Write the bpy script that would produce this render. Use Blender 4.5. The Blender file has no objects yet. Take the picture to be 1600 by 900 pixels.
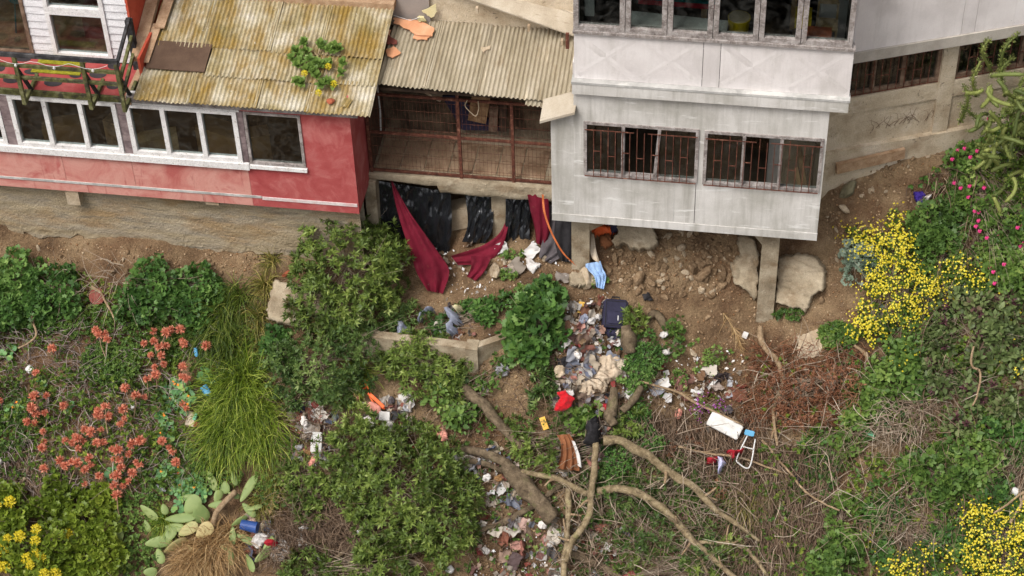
import bpy, math, random
import numpy as np
rng = np.random.default_rng(7); random.seed(7)
SC = bpy.context.scene; COL = SC.collection
# ---------------------------------------------------------------- camera, sky, sun, exposure
TH = math.radians(43); ROLL = math.radians(-2.0); F = 3111.0; DIST = 32.7; YAW = math.radians(9.8)
def _rz(v):
    c, s = math.cos(YAW), math.sin(YAW); return np.array([c*v[0]-s*v[1], s*v[0]+c*v[1], v[2]])
FWD = _rz((0, math.cos(TH), -math.sin(TH))); _up = _rz((0, math.sin(TH), math.cos(TH))); _rt = _rz((1., 0, 0))
RT = math.cos(ROLL)*_rt+math.sin(ROLL)*_up; UP = -math.sin(ROLL)*_rt+math.cos(ROLL)*_up
CAM = -FWD*DIST
from mathutils import Matrix, Vector
cd = bpy.data.cameras.new('camera'); cam = bpy.data.objects.new('camera', cd); COL.objects.link(cam)
cd.sensor_width = 36; cd.lens = F/1600*36; cd.clip_start = .5; cd.clip_end = 500
cam.matrix_world = Matrix(((RT[0], UP[0], -FWD[0], CAM[0]), (RT[1], UP[1], -FWD[1], CAM[1]), (RT[2], UP[2], -FWD[2], CAM[2]), (0, 0, 0, 1)))
SC.camera = cam
SUN_EL, SUN_AZ = math.radians(58), math.radians(215)      # azimuth clockwise from +Y: light comes from the front left
w = bpy.data.worlds.new('World'); SC.world = w; w.use_nodes = True
nt = w.node_tree; bg = nt.nodes['Background']; sky = nt.nodes.new('ShaderNodeTexSky'); sky.sky_type = 'NISHITA'; sky.sun_disc = False
sky.sun_elevation = SUN_EL; sky.sun_rotation = SUN_AZ; sky.air_density = 1.0; sky.dust_density = 6.0; sky.ozone_density = 1.0
hs = nt.nodes.new('ShaderNodeHueSaturation'); hs.inputs['Saturation'].default_value = .25      # overcast: a grey sky
nt.links.new(sky.outputs[0], hs.inputs['Color']); nt.links.new(hs.outputs[0], bg.inputs['Color']); bg.inputs['Strength'].default_value = .13
sl = bpy.data.lights.new('sun', 'SUN'); so = bpy.data.objects.new('sun', sl); COL.objects.link(so)
sl.energy = 1.5; sl.angle = math.radians(22); sl.color = (1, .965, .91)
_sd = Vector((math.sin(SUN_AZ)*math.cos(SUN_EL), math.cos(SUN_AZ)*math.cos(SUN_EL), math.sin(SUN_EL)))
so.rotation_euler = _sd.to_track_quat('Z', 'Y').to_euler()
SC.view_settings.view_transform = 'Standard'; SC.view_settings.look = 'None'; SC.view_settings.exposure = 0.46; SC.view_settings.gamma = 1
SC.view_settings.use_curve_mapping = False
SC.render.engine = 'CYCLES'; SC.cycles.max_bounces = 6; SC.cycles.transparent_max_bounces = 12
# ---------------------------------------------------------------- pixel helpers (photo pixels -> points on real planes)
def ray(px, py): return FWD+RT*(px-800)/F+UP*(450-py)/F
def on_y(px, py, y): d = ray(px, py); return CAM+d*((y-CAM[1])/d[1])
def on_z(px, py, z): d = ray(px, py); return CAM+d*((z-CAM[2])/d[2])
def on_x(px, py, x): d = ray(px, py); return CAM+d*((x-CAM[0])/d[0])
class Frame:
    def __init__(s, o, ang): s.o = np.array(o, float); s.x = np.array([math.cos(ang), math.sin(ang), 0]); s.y = np.array([-math.sin(ang), math.cos(ang), 0]); s.z = np.array([0, 0, 1.])
    def w(s, P): P = np.asarray(P, float); return s.o+P[..., 0:1]*s.x+P[..., 1:2]*s.y+P[..., 2:3]*s.z
    def px(s, px, py, yl):
        d = ray(px, py); p0 = s.o+s.y*yl; t = ((p0-CAM)@s.y)/(d@s.y); q = CAM+d*t-s.o; return np.array([q@s.x, yl, q[2]])
WORLD = Frame((0, 0, 0), 0)
# ---------------------------------------------------------------- noise
def _hash(i, j, k, seed):
    h = (i.astype(np.int64)*374761393+j.astype(np.int64)*668265263+k.astype(np.int64)*2147483647+seed*1274126177) & 0xFFFFFFFF
    h = ((h ^ (h >> 13))*1274126177) & 0xFFFFFFFF
    return ((h ^ (h >> 16)) & 0xFFFF)/65535.0
def vnoise(P, seed=0):
    P = np.asarray(P, float); I = np.floor(P).astype(np.int64); f = P-I; f = f*f*(3-2*f); r = 0
    for a in (0, 1):
        for b in (0, 1):
            for c_ in (0, 1):
                wgt = (f[..., 0] if a else 1-f[..., 0])*(f[..., 1] if b else 1-f[..., 1])*(f[..., 2] if c_ else 1-f[..., 2])
                r = r+wgt*_hash(I[..., 0]+a, I[..., 1]+b, I[..., 2]+c_, seed)
    return r
def fbm(P, oct=4, seed=0):
    P = np.asarray(P, float); r = 0; a = .5
    for o in range(oct): r = r+a*(vnoise(P*2**o, seed+o)-.5)*2; a *= .5
    return r
# ---------------------------------------------------------------- materials
def c(r, g, b, k=1.0):
    f = lambda v: (v/255/12.92 if v <= 10 else ((v/255+.055)/1.055)**2.4)
    return tuple(min(.9, f(v)*k) for v in (r, g, b))+(1,)
MATS = {}
def _nn(nt, t, **kw):
    n = nt.nodes.new(t)
    for k, v in kw.items():
        if k in n.inputs: n.inputs[k].default_value = v
        else: setattr(n, k, v)
    return n
def pmat(name, ramp, scale=3, detail=7, rough=.85, bump=.25, bscale=45, stretch=(1, 1, 1), metallic=0, spec=.25, layers=(), fine=.25, fscale=60, distort=0, bdist=.01, trans=0, alpha=None, sheen=0):
    m = bpy.data.materials.new(name); m.use_nodes = True; nt = m.node_tree; L = nt.links.new
    b = nt.nodes['Principled BSDF']; out = nt.nodes['Material Output']
    tc = _nn(nt, 'ShaderNodeTexCoord'); oi = _nn(nt, 'ShaderNodeObjectInfo')
    off = _nn(nt, 'ShaderNodeVectorMath', operation='SCALE'); off.inputs[0].default_value = (37, 17, 53); L(oi.outputs['Random'], off.inputs['Scale'])
    add = _nn(nt, 'ShaderNodeVectorMath', operation='ADD'); L(tc.outputs['Object'], add.inputs[0]); L(off.outputs[0], add.inputs[1])
    def noise(sc, st, det=detail, dist=0):
        mp = _nn(nt, 'ShaderNodeMapping'); mp.inputs['Scale'].default_value = st; L(add.outputs[0], mp.inputs['Vector'])
        n = _nn(nt, 'ShaderNodeTexNoise', Scale=sc, Detail=min(det, 5), Roughness=.62, Distortion=dist); L(mp.outputs[0], n.inputs['Vector']); return n
    n1 = noise(scale, stretch, dist=distort)
    cr = _nn(nt, 'ShaderNodeValToRGB'); L(n1.outputs[0], cr.inputs[0]); E = cr.color_ramp.elements
    lo, hi = .32, .68
    while len(E) < len(ramp): E.new(.5)
    for i, q in enumerate(ramp): E[i].position = lo+(hi-lo)*i/max(1, len(ramp)-1); E[i].color = q
    if len(ramp) == 1: E[1].color = ramp[0]; E[0].color = ramp[0]
    col = cr.outputs[0]
    for ly in layers:
        nl = noise(ly.get('scale', 5), ly.get('stretch', (1, 1, 1)), ly.get('detail', 8), ly.get('distort', 0))
        mr = _nn(nt, 'ShaderNodeMapRange'); L(nl.outputs[0], mr.inputs[0])
        mr.inputs[1].default_value = ly.get('lo', .5); mr.inputs[2].default_value = ly.get('hi', .65); mr.inputs[3].default_value = 0; mr.inputs[4].default_value = ly.get('fac', .8)
        mx = _nn(nt, 'ShaderNodeMix', data_type='RGBA'); L(mr.outputs[0], mx.inputs[0]); L(col, mx.inputs[6]); mx.inputs[7].default_value = ly['col']; col = mx.outputs[2]
    if fine:
        nf = noise(fscale, (1, 1, 1), 4); mr = _nn(nt, 'ShaderNodeMapRange'); L(nf.outputs[0], mr.inputs[0])
        mr.inputs[1].default_value = .25; mr.inputs[2].default_value = .75; mr.inputs[3].default_value = 1-fine; mr.inputs[4].default_value = 1+fine
        vm = _nn(nt, 'ShaderNodeVectorMath', operation='SCALE'); L(col, vm.inputs[0]); L(mr.outputs[0], vm.inputs['Scale']); col = vm.outputs[0]
    L(col, b.inputs['Base Color'])
    b.inputs['Roughness'].default_value = rough; b.inputs['Metallic'].default_value = metallic; b.inputs['Specular IOR Level'].default_value = spec
    if sheen: b.inputs['Sheen Weight'].default_value = sheen
    if bump:
        nb = noise(bscale, (1, 1, 1), 6); bp = _nn(nt, 'ShaderNodeBump', Strength=bump, Distance=bdist); L(nb.outputs[0], bp.inputs['Height']); L(bp.outputs[0], b.inputs['Normal'])
    if trans:
        tr = _nn(nt, 'ShaderNodeBsdfTranslucent'); L(col, tr.inputs[0]); mx = _nn(nt, 'ShaderNodeMixShader', Fac=trans); L(b.outputs[0], mx.inputs[1]); L(tr.outputs[0], mx.inputs[2]); L(mx.outputs[0], out.inputs[0])
    MATS[name] = m; return m
def leafmat(name, cols, rough=.5, trans=.3, spec=.35):
    m = bpy.data.materials.new(name); m.use_nodes = True; nt = m.node_tree; L = nt.links.new
    b = nt.nodes['Principled BSDF']; out = nt.nodes['Material Output']
    at = _nn(nt, 'ShaderNodeAttribute', attribute_name='tint'); cr = _nn(nt, 'ShaderNodeValToRGB'); L(at.outputs['Fac'], cr.inputs[0]); E = cr.color_ramp.elements
    while len(E) < len(cols): E.new(.5)
    for i, q in enumerate(cols): E[i].position = i/max(1, len(cols)-1); E[i].color = q
    L(cr.outputs[0], b.inputs['Base Color']); b.inputs['Roughness'].default_value = rough; b.inputs['Specular IOR Level'].default_value = spec
    tr = _nn(nt, 'ShaderNodeBsdfTranslucent'); L(cr.outputs[0], tr.inputs[0]); mx = _nn(nt, 'ShaderNodeMixShader', Fac=trans)
    L(b.outputs[0], mx.inputs[1]); L(tr.outputs[0], mx.inputs[2]); L(mx.outputs[0], out.inputs[0])
    MATS[name] = m; return m
def glassmat(name, tint=(.75, .8, .8, 1), refl=.9):
    m = bpy.data.materials.new(name); m.use_nodes = True; nt = m.node_tree; L = nt.links.new; out = nt.nodes['Material Output']; nt.nodes.remove(nt.nodes['Principled BSDF'])
    t = _nn(nt, 'ShaderNodeBsdfTransparent'); t.inputs[0].default_value = tint; g = _nn(nt, 'ShaderNodeBsdfGlossy', Roughness=.03); g.inputs[0].default_value = (refl, refl, refl, 1)
    mx = _nn(nt, 'ShaderNodeMixShader', Fac=.045); L(t.outputs[0], mx.inputs[1]); L(g.outputs[0], mx.inputs[2])
    d = _nn(nt, 'ShaderNodeBsdfDiffuse'); d.inputs[0].default_value = (.45, .43, .4, 1); tc = _nn(nt, 'ShaderNodeTexCoord'); n = _nn(nt, 'ShaderNodeTexNoise', Scale=5, Detail=8, Roughness=.7, Distortion=1.2); L(tc.outputs['Object'], n.inputs['Vector'])
    mr = _nn(nt, 'ShaderNodeMapRange'); L(n.outputs[0], mr.inputs[0]); mr.inputs[1].default_value = .45; mr.inputs[2].default_value = .8; mr.inputs[3].default_value = .0; mr.inputs[4].default_value = .07
    m2 = _nn(nt, 'ShaderNodeMixShader'); L(mr.outputs[0], m2.inputs[0]); L(mx.outputs[0], m2.inputs[1]); L(d.outputs[0], m2.inputs[2]); L(m2.outputs[0], out.inputs[0])
    MATS[name] = m; return m
def wood(name, a, b_, d, **k): return pmat(name, [a, b_, d], scale=7, stretch=k.pop('stretch', (1, 1, 1)), bscale=60, bump=.35, **k)
dark = c(60, 54, 46)
pmat('dirt', [c(84, 66, 50), c(114, 92, 70), c(134, 112, 86), c(148, 126, 100)], scale=1.3, rough=.97, spec=.05, bump=1, bscale=22, bdist=.06, fine=.45, fscale=60,
     layers=[dict(col=c(98, 72, 54), scale=.8, lo=.48, hi=.62, fac=.7), dict(col=c(164, 140, 114), scale=9, lo=.58, hi=.72, fac=.5), dict(col=c(66, 50, 40), scale=4.5, lo=.55, hi=.7, fac=.5)])
pmat('red_faded', [c(174, 94, 88), c(192, 124, 114), c(202, 146, 134), c(180, 102, 96)], scale=1.6, distort=.8, rough=.9, bump=.25, fine=.08,
     layers=[dict(col=c(204, 152, 138), scale=2.2, stretch=(1.6, 1, .35), lo=.5, hi=.75, fac=.6, distort=1), dict(col=c(152, 66, 62), scale=3, stretch=(2.2, 1, .3), lo=.6, hi=.68, fac=.6)])
pmat('red_fresh', [c(158, 68, 68), c(170, 82, 80), c(184, 110, 106)], scale=2.2, distort=.6, rough=.85, bump=.3, fine=.08,
     layers=[dict(col=c(202, 128, 122), scale=2.6, stretch=(1, 1, .7), lo=.56, hi=.75, fac=.6, distort=1)])
pmat('red_orange', [c(170, 66, 46), c(186, 80, 58), c(196, 92, 70)], scale=2, rough=.9, bump=.3, fine=.1)
pmat('white_wall', [c(204, 197, 194), c(219, 212, 209), c(227, 221, 218)], scale=1.3, rough=.9, bump=.3, bscale=30, fine=.06, fscale=90,
     layers=[dict(col=c(180, 174, 167), scale=2.6, stretch=(5, 1, .16), lo=.52, hi=.75, fac=.28), dict(col=c(172, 166, 158), scale=1.6, stretch=(1.4, 1, .35), lo=.52, hi=.75, fac=.6, distort=.6), dict(col=c(120, 112, 104), scale=34, lo=.68, hi=.74, fac=.5)])
pmat('white_stained', [c(176, 172, 164), c(198, 194, 188), c(212, 208, 203)], scale=1.4, rough=.9, bump=.3, bscale=30, fine=.08,
     layers=[dict(col=c(146, 141, 132), scale=2.6, stretch=(5, 1, .16), lo=.5, hi=.72, fac=.36), dict(col=c(152, 148, 138), scale=2, stretch=(2.2, 1, .25), lo=.48, hi=.7, fac=.7, distort=.4), dict(col=c(228, 226, 222), scale=3.5, stretch=(.5, 1, 3), lo=.6, hi=.7, fac=.7), dict(col=c(110, 104, 96), scale=40, lo=.68, hi=.75, fac=.5)])
pmat('grey_band', [c(150, 148, 144), c(172, 170, 166), c(188, 186, 182)], scale=3, rough=.9, bump=.3, fine=.1, layers=[dict(col=c(206, 203, 198), scale=2, stretch=(1, 1, .4), lo=.5, hi=.6, fac=.7)])
pmat('wing_band', [c(158, 150, 140), c(176, 168, 158), c(190, 182, 172)], scale=2, rough=.9, bump=.3, fine=.1)
pmat('concrete', [c(128, 114, 94), c(158, 144, 122), c(176, 162, 140)], scale=2.2, rough=.95, spec=.1, bump=.8, bscale=32, bdist=.02, fine=.2,
     layers=[dict(col=c(112, 88, 62), scale=2.4, stretch=(1, 1, 1.6), lo=.5, hi=.68, fac=.6), dict(col=c(198, 184, 162), scale=4, lo=.58, hi=.7, fac=.5), dict(col=c(70, 60, 50), scale=26, lo=.64, hi=.72, fac=.6)])
pmat('plinth', [c(136, 122, 98), c(164, 148, 122), c(152, 140, 122), c(176, 162, 138)], scale=1.3, stretch=(.5, 1, 2.6), rough=.95, spec=.1, bump=1, bscale=22, bdist=.025, fine=.25,
     layers=[dict(col=c(150, 116, 72), scale=1.4, stretch=(.7, 1, 1.6), lo=.5, hi=.66, fac=.5), dict(col=c(104, 98, 88), scale=3, stretch=(.35, 1, 4), lo=.56, hi=.64, fac=.55), dict(col=c(84, 74, 60), scale=30, lo=.62, hi=.7, fac=.7)])
pmat('stucco_tan', [c(172, 154, 130), c(196, 180, 156), c(210, 196, 176)], scale=1.8, rough=.95, spec=.1, bump=.9, bscale=28, bdist=.02, fine=.2,
     layers=[dict(col=c(152, 130, 104), scale=2.6, lo=.52, hi=.7, fac=.6), dict(col=c(58, 50, 44), scale=7, distort=2.5, lo=.64, hi=.67, fac=.6)])
pmat('lichen_roof', [c(132, 118, 80), c(154, 140, 106), c(176, 165, 140), c(196, 189, 175)], scale=1.7, rough=.95, spec=.1, bump=.5, bscale=50, fine=.3, fscale=35,
     layers=[dict(col=c(140, 110, 40), scale=1.5, stretch=(1.6, .8, 1), lo=.45, hi=.62, fac=.75), dict(col=c(104, 88, 66), scale=4.5, stretch=(2, .4, 1), lo=.56, hi=.7, fac=.55), dict(col=c(178, 168, 148), scale=3.0, stretch=(2.5, .5, 1), lo=.56, hi=.72, fac=.55), dict(col=c(108, 98, 84), scale=3, stretch=(3, .5, 1), lo=.6, hi=.72, fac=.5), dict(col=c(226, 220, 204), scale=16, lo=.66, hi=.7, fac=.7)])
pmat('tan_roof', [c(140, 129, 108), c(158, 147, 126), c(174, 164, 146)], scale=1.6, stretch=(1.6, .6, 1), rough=.9, spec=.15, bump=.3, fine=.15,
     layers=[dict(col=c(128, 108, 78), scale=3, stretch=(3, .5, 1), lo=.55, hi=.7, fac=.5), dict(col=c(206, 192, 168), scale=4, stretch=(4, .25, 1), lo=.58, hi=.68, fac=.6), dict(col=c(84, 66, 48), scale=18, lo=.68, hi=.72, fac=.8)])
pmat('grey_roof', [c(150, 138, 120), c(172, 160, 142), c(186, 176, 160)], scale=2, stretch=(1, .4, 1), rough=.9, bump=.3, fine=.15, layers=[dict(col=c(110, 94, 76), scale=8, stretch=(.4, 3, 1), lo=.6, hi=.7, fac=.5)])
wood('wood_grey', c(104, 94, 90), c(142, 133, 128), c(174, 166, 162), layers=[dict(col=c(186, 180, 176), scale=26, lo=.5, hi=.66, fac=.6), dict(col=c(58, 48, 44), scale=30, stretch=(1, 1, .3), lo=.6, hi=.68, fac=.6)])
wood('wood_white', c(206, 202, 198), c(222, 218, 216), c(228, 226, 222), layers=[dict(col=c(140, 126, 110), scale=20, lo=.6, hi=.68, fac=.6)])
wood('siding_white', c(202, 200, 201), c(218, 216, 217), c(226, 224, 225), stretch=(.6, 1, 3), layers=[dict(col=c(170, 164, 166), scale=5, stretch=(.5, 1, 4), lo=.55, hi=.68, fac=.5), dict(col=c(120, 104, 100), scale=24, stretch=(.5, 1, 1), lo=.66, hi=.72, fac=.6)])
wood('wood_brown', c(112, 84, 58), c(146, 114, 82), c(172, 140, 106))
wood('wood_tan', c(168, 134, 92), c(190, 158, 114), c(206, 178, 138))
wood('wood_dark', c(44, 34, 28), c(66, 52, 42), c(88, 70, 56))
wood('flash_brown', c(140, 110, 82), c(164, 134, 106), c(180, 152, 124))
wood('wood_frame_brown', c(84, 64, 52), c(112, 90, 74), c(140, 118, 100))
wood('mossy_wood', c(58, 54, 36), c(92, 92, 54), c(128, 124, 92), layers=[dict(col=c(50, 46, 42), scale=6, lo=.52, hi=.62, fac=.8)])
wood('black_wood', c(34, 33, 34), c(52, 51, 52), c(88, 86, 86))
pmat('pier_brick', [c(98, 84, 84), c(128, 112, 112), c(150, 134, 132)], scale=6, rough=.9, fine=.2)
pmat('rust', [c(66, 38, 30), c(92, 54, 42), c(120, 76, 60)], scale=14, rough=.9, bump=.4, fine=.2, layers=[dict(col=c(150, 108, 88), scale=9, lo=.58, hi=.66, fac=.6)])
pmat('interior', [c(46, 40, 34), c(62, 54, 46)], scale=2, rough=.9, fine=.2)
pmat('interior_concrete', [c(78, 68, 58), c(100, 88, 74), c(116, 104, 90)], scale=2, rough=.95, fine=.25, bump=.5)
pmat('cardboard', [c(132, 98, 62), c(152, 116, 78)], scale=3, rough=.9, fine=.1)
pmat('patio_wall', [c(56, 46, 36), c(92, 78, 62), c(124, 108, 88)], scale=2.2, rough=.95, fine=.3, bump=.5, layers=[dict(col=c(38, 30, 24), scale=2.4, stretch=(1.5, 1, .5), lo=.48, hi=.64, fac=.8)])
pmat('tile', [c(122, 98, 76), c(150, 124, 100), c(164, 140, 116)], scale=3, rough=.85, fine=.2, layers=[dict(col=c(80, 56, 40), scale=3.5, lo=.54, hi=.68, fac=.7)])
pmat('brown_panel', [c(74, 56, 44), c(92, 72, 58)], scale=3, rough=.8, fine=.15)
pmat('grey_panel', [c(140, 130, 124), c(156, 146, 138)], scale=2, rough=.7, fine=.08)
pmat('balcony_red', [c(140, 54, 54), c(156, 68, 66), c(168, 88, 84)], scale=3, rough=.8, fine=.15, layers=[dict(col=c(120, 80, 70), scale=9, lo=.6, hi=.7, fac=.5)])
pmat('paint_black', [c(44, 40, 42), c(66, 60, 62)], scale=5, rough=.8, fine=.2)
pmat('moss_mat', [c(112, 108, 20), c(140, 134, 34), c(156, 150, 52)], scale=20, rough=1, bump=1, bscale=120, fine=.4, fscale=120)
pmat('pink_stripe', [c(214, 160, 154), c(206, 190, 188), c(224, 216, 212)], scale=5, stretch=(1, 1, 1), rough=.85, fine=.1)
pmat('black_plastic', [c(26, 27, 30), c(36, 37, 40)], scale=4, rough=.2, spec=.7, bump=.25, bscale=6, bdist=.05, fine=.1)
pmat('black_cloth', [c(34, 32, 34), c(48, 46, 48)], scale=6, rough=.95, fine=.2)
pmat('grey_cloth', [c(70, 64, 66), c(92, 86, 88)], scale=6, rough=.95, fine=.15)
pmat('maroon', [c(84, 12, 28), c(104, 18, 38), c(116, 24, 44)], scale=2.5, rough=.9, bump=.15, bscale=200, fine=.2, fscale=150, trans=.08, layers=[dict(col=c(126, 44, 58), scale=5, stretch=(2, 2, .6), lo=.5, hi=.7, fac=.5), dict(col=c(112, 78, 62), scale=9, lo=.62, hi=.72, fac=.4)])
pmat('red_cloth', [c(166, 10, 22), c(190, 18, 30)], scale=4, rough=.85, fine=.12, sheen=.2)
pmat('light_blue_cloth', [c(128, 156, 196), c(150, 178, 214), c(168, 192, 220)], scale=6, rough=.9, fine=.12)
pmat('grey_blue_cloth', [c(112, 116, 132), c(136, 140, 156), c(152, 156, 168)], scale=6, rough=.9, fine=.15)
pmat('lavender_cloth', [c(180, 180, 214), c(196, 196, 224)], scale=6, rough=.9, fine=.12)
pmat('navy', [c(36, 34, 52), c(50, 48, 70)], scale=6, rough=.75, fine=.2)
pmat('purple_cloth', [c(40, 24, 96), c(54, 36, 120)], scale=6, rough=.8, fine=.2)
pmat('beige_cloth', [c(164, 146, 124), c(186, 168, 146), c(200, 186, 166)], scale=3, rough=.9, bump=.3, fine=.15, layers=[dict(col=c(140, 118, 92), scale=4, lo=.56, hi=.7, fac=.5)])
pmat('brown_cloth', [c(110, 68, 42), c(136, 88, 58)], scale=4, rough=.9, fine=.15)
pmat('orange_strap', [c(176, 92, 48), c(196, 112, 64)], scale=6, rough=.7, fine=.08)
pmat('orange_plastic', [c(226, 92, 40), c(236, 116, 66)], scale=6, rough=.6, fine=.05)
pmat('orange_sheet', [c(190, 134, 98), c(204, 148, 112), c(212, 168, 136)], scale=3, rough=.8, fine=.08, layers=[dict(col=c(176, 104, 66), scale=6, lo=.58, hi=.68, fac=.5)])
pmat('brown_sheet', [c(98, 52, 44), c(124, 70, 60)], scale=8, rough=.8, fine=.1)
pmat('cream_sheet', [c(200, 188, 140), c(216, 206, 166)], scale=4, rough=.8, fine=.1)
pmat('paper', [c(178, 172, 166), c(208, 204, 200)], scale=6, rough=.8, fine=.05)
pmat('foam', [c(186, 182, 176), c(212, 210, 206)], scale=8, rough=.75, fine=.04, bump=.3, bscale=150, layers=[dict(col=c(190, 186, 178), scale=5, lo=.58, hi=.7, fac=.5)])
pmat('plaster', [c(206, 198, 192), c(224, 218, 212)], scale=6, rough=.8, fine=.08, layers=[dict(col=c(120, 104, 92), scale=9, lo=.56, hi=.66, fac=.7)])
pmat('green_plastic', [c(96, 170, 130), c(124, 190, 150)], scale=6, rough=.5, fine=.05)
pmat('teal_cloth', [c(26, 82, 84), c(40, 104, 104)], scale=6, rough=.8, fine=.15)
pmat('blue_plastic', [c(36, 62, 116), c(52, 80, 138)], scale=6, rough=.45, fine=.05)
pmat('sky_plastic', [c(70, 136, 172), c(92, 154, 188)], scale=6, rough=.45, fine=.05)
pmat('yellow_plastic', [c(186, 156, 20), c(206, 176, 40)], scale=5, rough=.5, fine=.1)
pmat('yellow_board', [c(214, 168, 70), c(226, 184, 96)], scale=5, rough=.8, fine=.1)
pmat('terracotta', [c(140, 74, 52), c(164, 92, 66)], scale=8, rough=.9, fine=.15)
pmat('pot_red', [c(112, 56, 48), c(136, 76, 66)], scale=6, rough=.8, fine=.1)
pmat('white_metal', [c(188, 186, 182), c(208, 206, 203)], scale=6, rough=.4, fine=.05)
pmat('bag_clear', [c(166, 164, 168), c(190, 188, 192)], scale=9, rough=.3, spec=.5, fine=.1, trans=.4)
pmat('crimson', [c(150, 26, 36), c(172, 44, 56)], scale=6, rough=.8, fine=.15)
pmat('pink_sheet', [c(196, 128, 112), c(210, 146, 130)], scale=6, rough=.8, fine=.15)
pmat('bark', [c(74, 62, 48), c(100, 86, 68), c(124, 108, 88)], scale=9, rough=.95, bump=.9, bscale=34, bdist=.015, fine=.25, stretch=(1, 1, 1), layers=[dict(col=c(92, 94, 56), scale=5, lo=.56, hi=.7, fac=.5), dict(col=c(52, 42, 34), scale=13, lo=.54, hi=.68, fac=.6)])
pmat('bark_mid', [c(98, 84, 62), c(128, 112, 86), c(152, 136, 108)], scale=9, rough=.95, bump=.9, bscale=34, bdist=.015, fine=.25, layers=[dict(col=c(112, 112, 66), scale=5, lo=.56, hi=.7, fac=.5), dict(col=c(66, 54, 42), scale=13, lo=.55, hi=.68, fac=.6)])
pmat('bark_pale', [c(112, 92, 70), c(138, 116, 90), c(160, 138, 112)], scale=14, rough=.95, bump=.6, fine=.2)
pmat('stone', [c(104, 84, 64), c(130, 108, 84), c(152, 130, 104)], scale=3, rough=.95, spec=.1, bump=.6, bscale=20, bdist=.02, fine=.25, layers=[dict(col=c(96, 68, 46), scale=4, lo=.5, hi=.66, fac=.5)])
pmat('stone_pale', [c(150, 130, 106), c(174, 156, 132), c(190, 174, 152)], scale=3, rough=.95, spec=.1, bump=.6, bscale=20, bdist=.02, fine=.2)
pmat('stone_red', [c(120, 76, 64), c(146, 98, 84)], scale=3, rough=.95, spec=.1, bump=.6, bscale=20, bdist=.02, fine=.2)
pmat('stone_green', [c(104, 100, 78), c(130, 122, 98)], scale=4, rough=.95, bump=.6, fine=.2)
glassmat('glass', (.72, .76, .75, 1))
# ---------------------------------------------------------------- objects
ORG = {}
def _base(name, data, loc, parent):
    o = bpy.data.objects.new(name, data); COL.objects.link(o)
    if parent is None: o.location = loc; ORG[o.name] = np.array(loc, float)
    else: o.parent = parent; ORG[o.name] = ORG[parent.name]
    return o
def tag(o, label=None, cat=None, group=None, kind=None):
    if label: o['label'] = label
    if cat: o['category'] = cat
    if group: o['group'] = group
    if kind: o['kind'] = kind
    return o
def thing(name, label, cat, loc, group=None): return tag(_base(name, None, loc, None), label, cat, group)
def mesh_from(name, V, tris=None, polys=None, smooth=False, tint=None, mat=None):
    me = bpy.data.meshes.new(name); V = np.asarray(V, np.float32)
    if tris is not None:
        T = np.asarray(tris, np.int32); n = len(T)
        me.vertices.add(len(V)); me.vertices.foreach_set('co', V.ravel()); me.loops.add(n*3); me.loops.foreach_set('vertex_index', T.ravel())
        me.polygons.add(n); me.polygons.foreach_set('loop_start', np.arange(0, n*3, 3, dtype=np.int32))
        me.update(calc_edges=True)
    else:
        me.from_pydata([tuple(map(float, v)) for v in V], [], [tuple(int(i) for i in p) for p in polys]); me.update()
    if smooth: me.polygons.foreach_set('use_smooth', np.ones(len(me.polygons), bool))
    if tint is not None: me.attributes.new('tint', 'FLOAT', 'POINT').data.foreach_set('value', np.asarray(tint, np.float32))
    if mat: me.materials.append(MATS[mat])
    return me
def put(name, V, mat, parent=None, label=None, cat=None, group=None, kind=None, tris=None, polys=None, smooth=False, tint=None):
    V = np.asarray(V, float)
    if parent is None:
        loc = np.array([(V[:, 0].min()+V[:, 0].max())/2, (V[:, 1].min()+V[:, 1].max())/2, V[:, 2].min()])
    else: loc = ORG[parent.name]
    me = mesh_from(name, V-loc, tris, polys, smooth, tint, mat); o = _base(name, me, loc, parent)
    return tag(o, label, cat, group, kind)
def dup(o, loc=None, rot=None, scale=None, parent=None, label=None):
    n = o.copy(); COL.objects.link(n); n.parent = parent
    if loc is not None: n.location = loc
    if rot is not None: n.rotation_euler = rot
    if scale is not None: n.scale = scale
    if label: n['label'] = label
    ORG[n.name] = np.array(n.location)
    for ch in o.children:
        k = ch.copy(); COL.objects.link(k); k.parent = n
    return n
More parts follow.
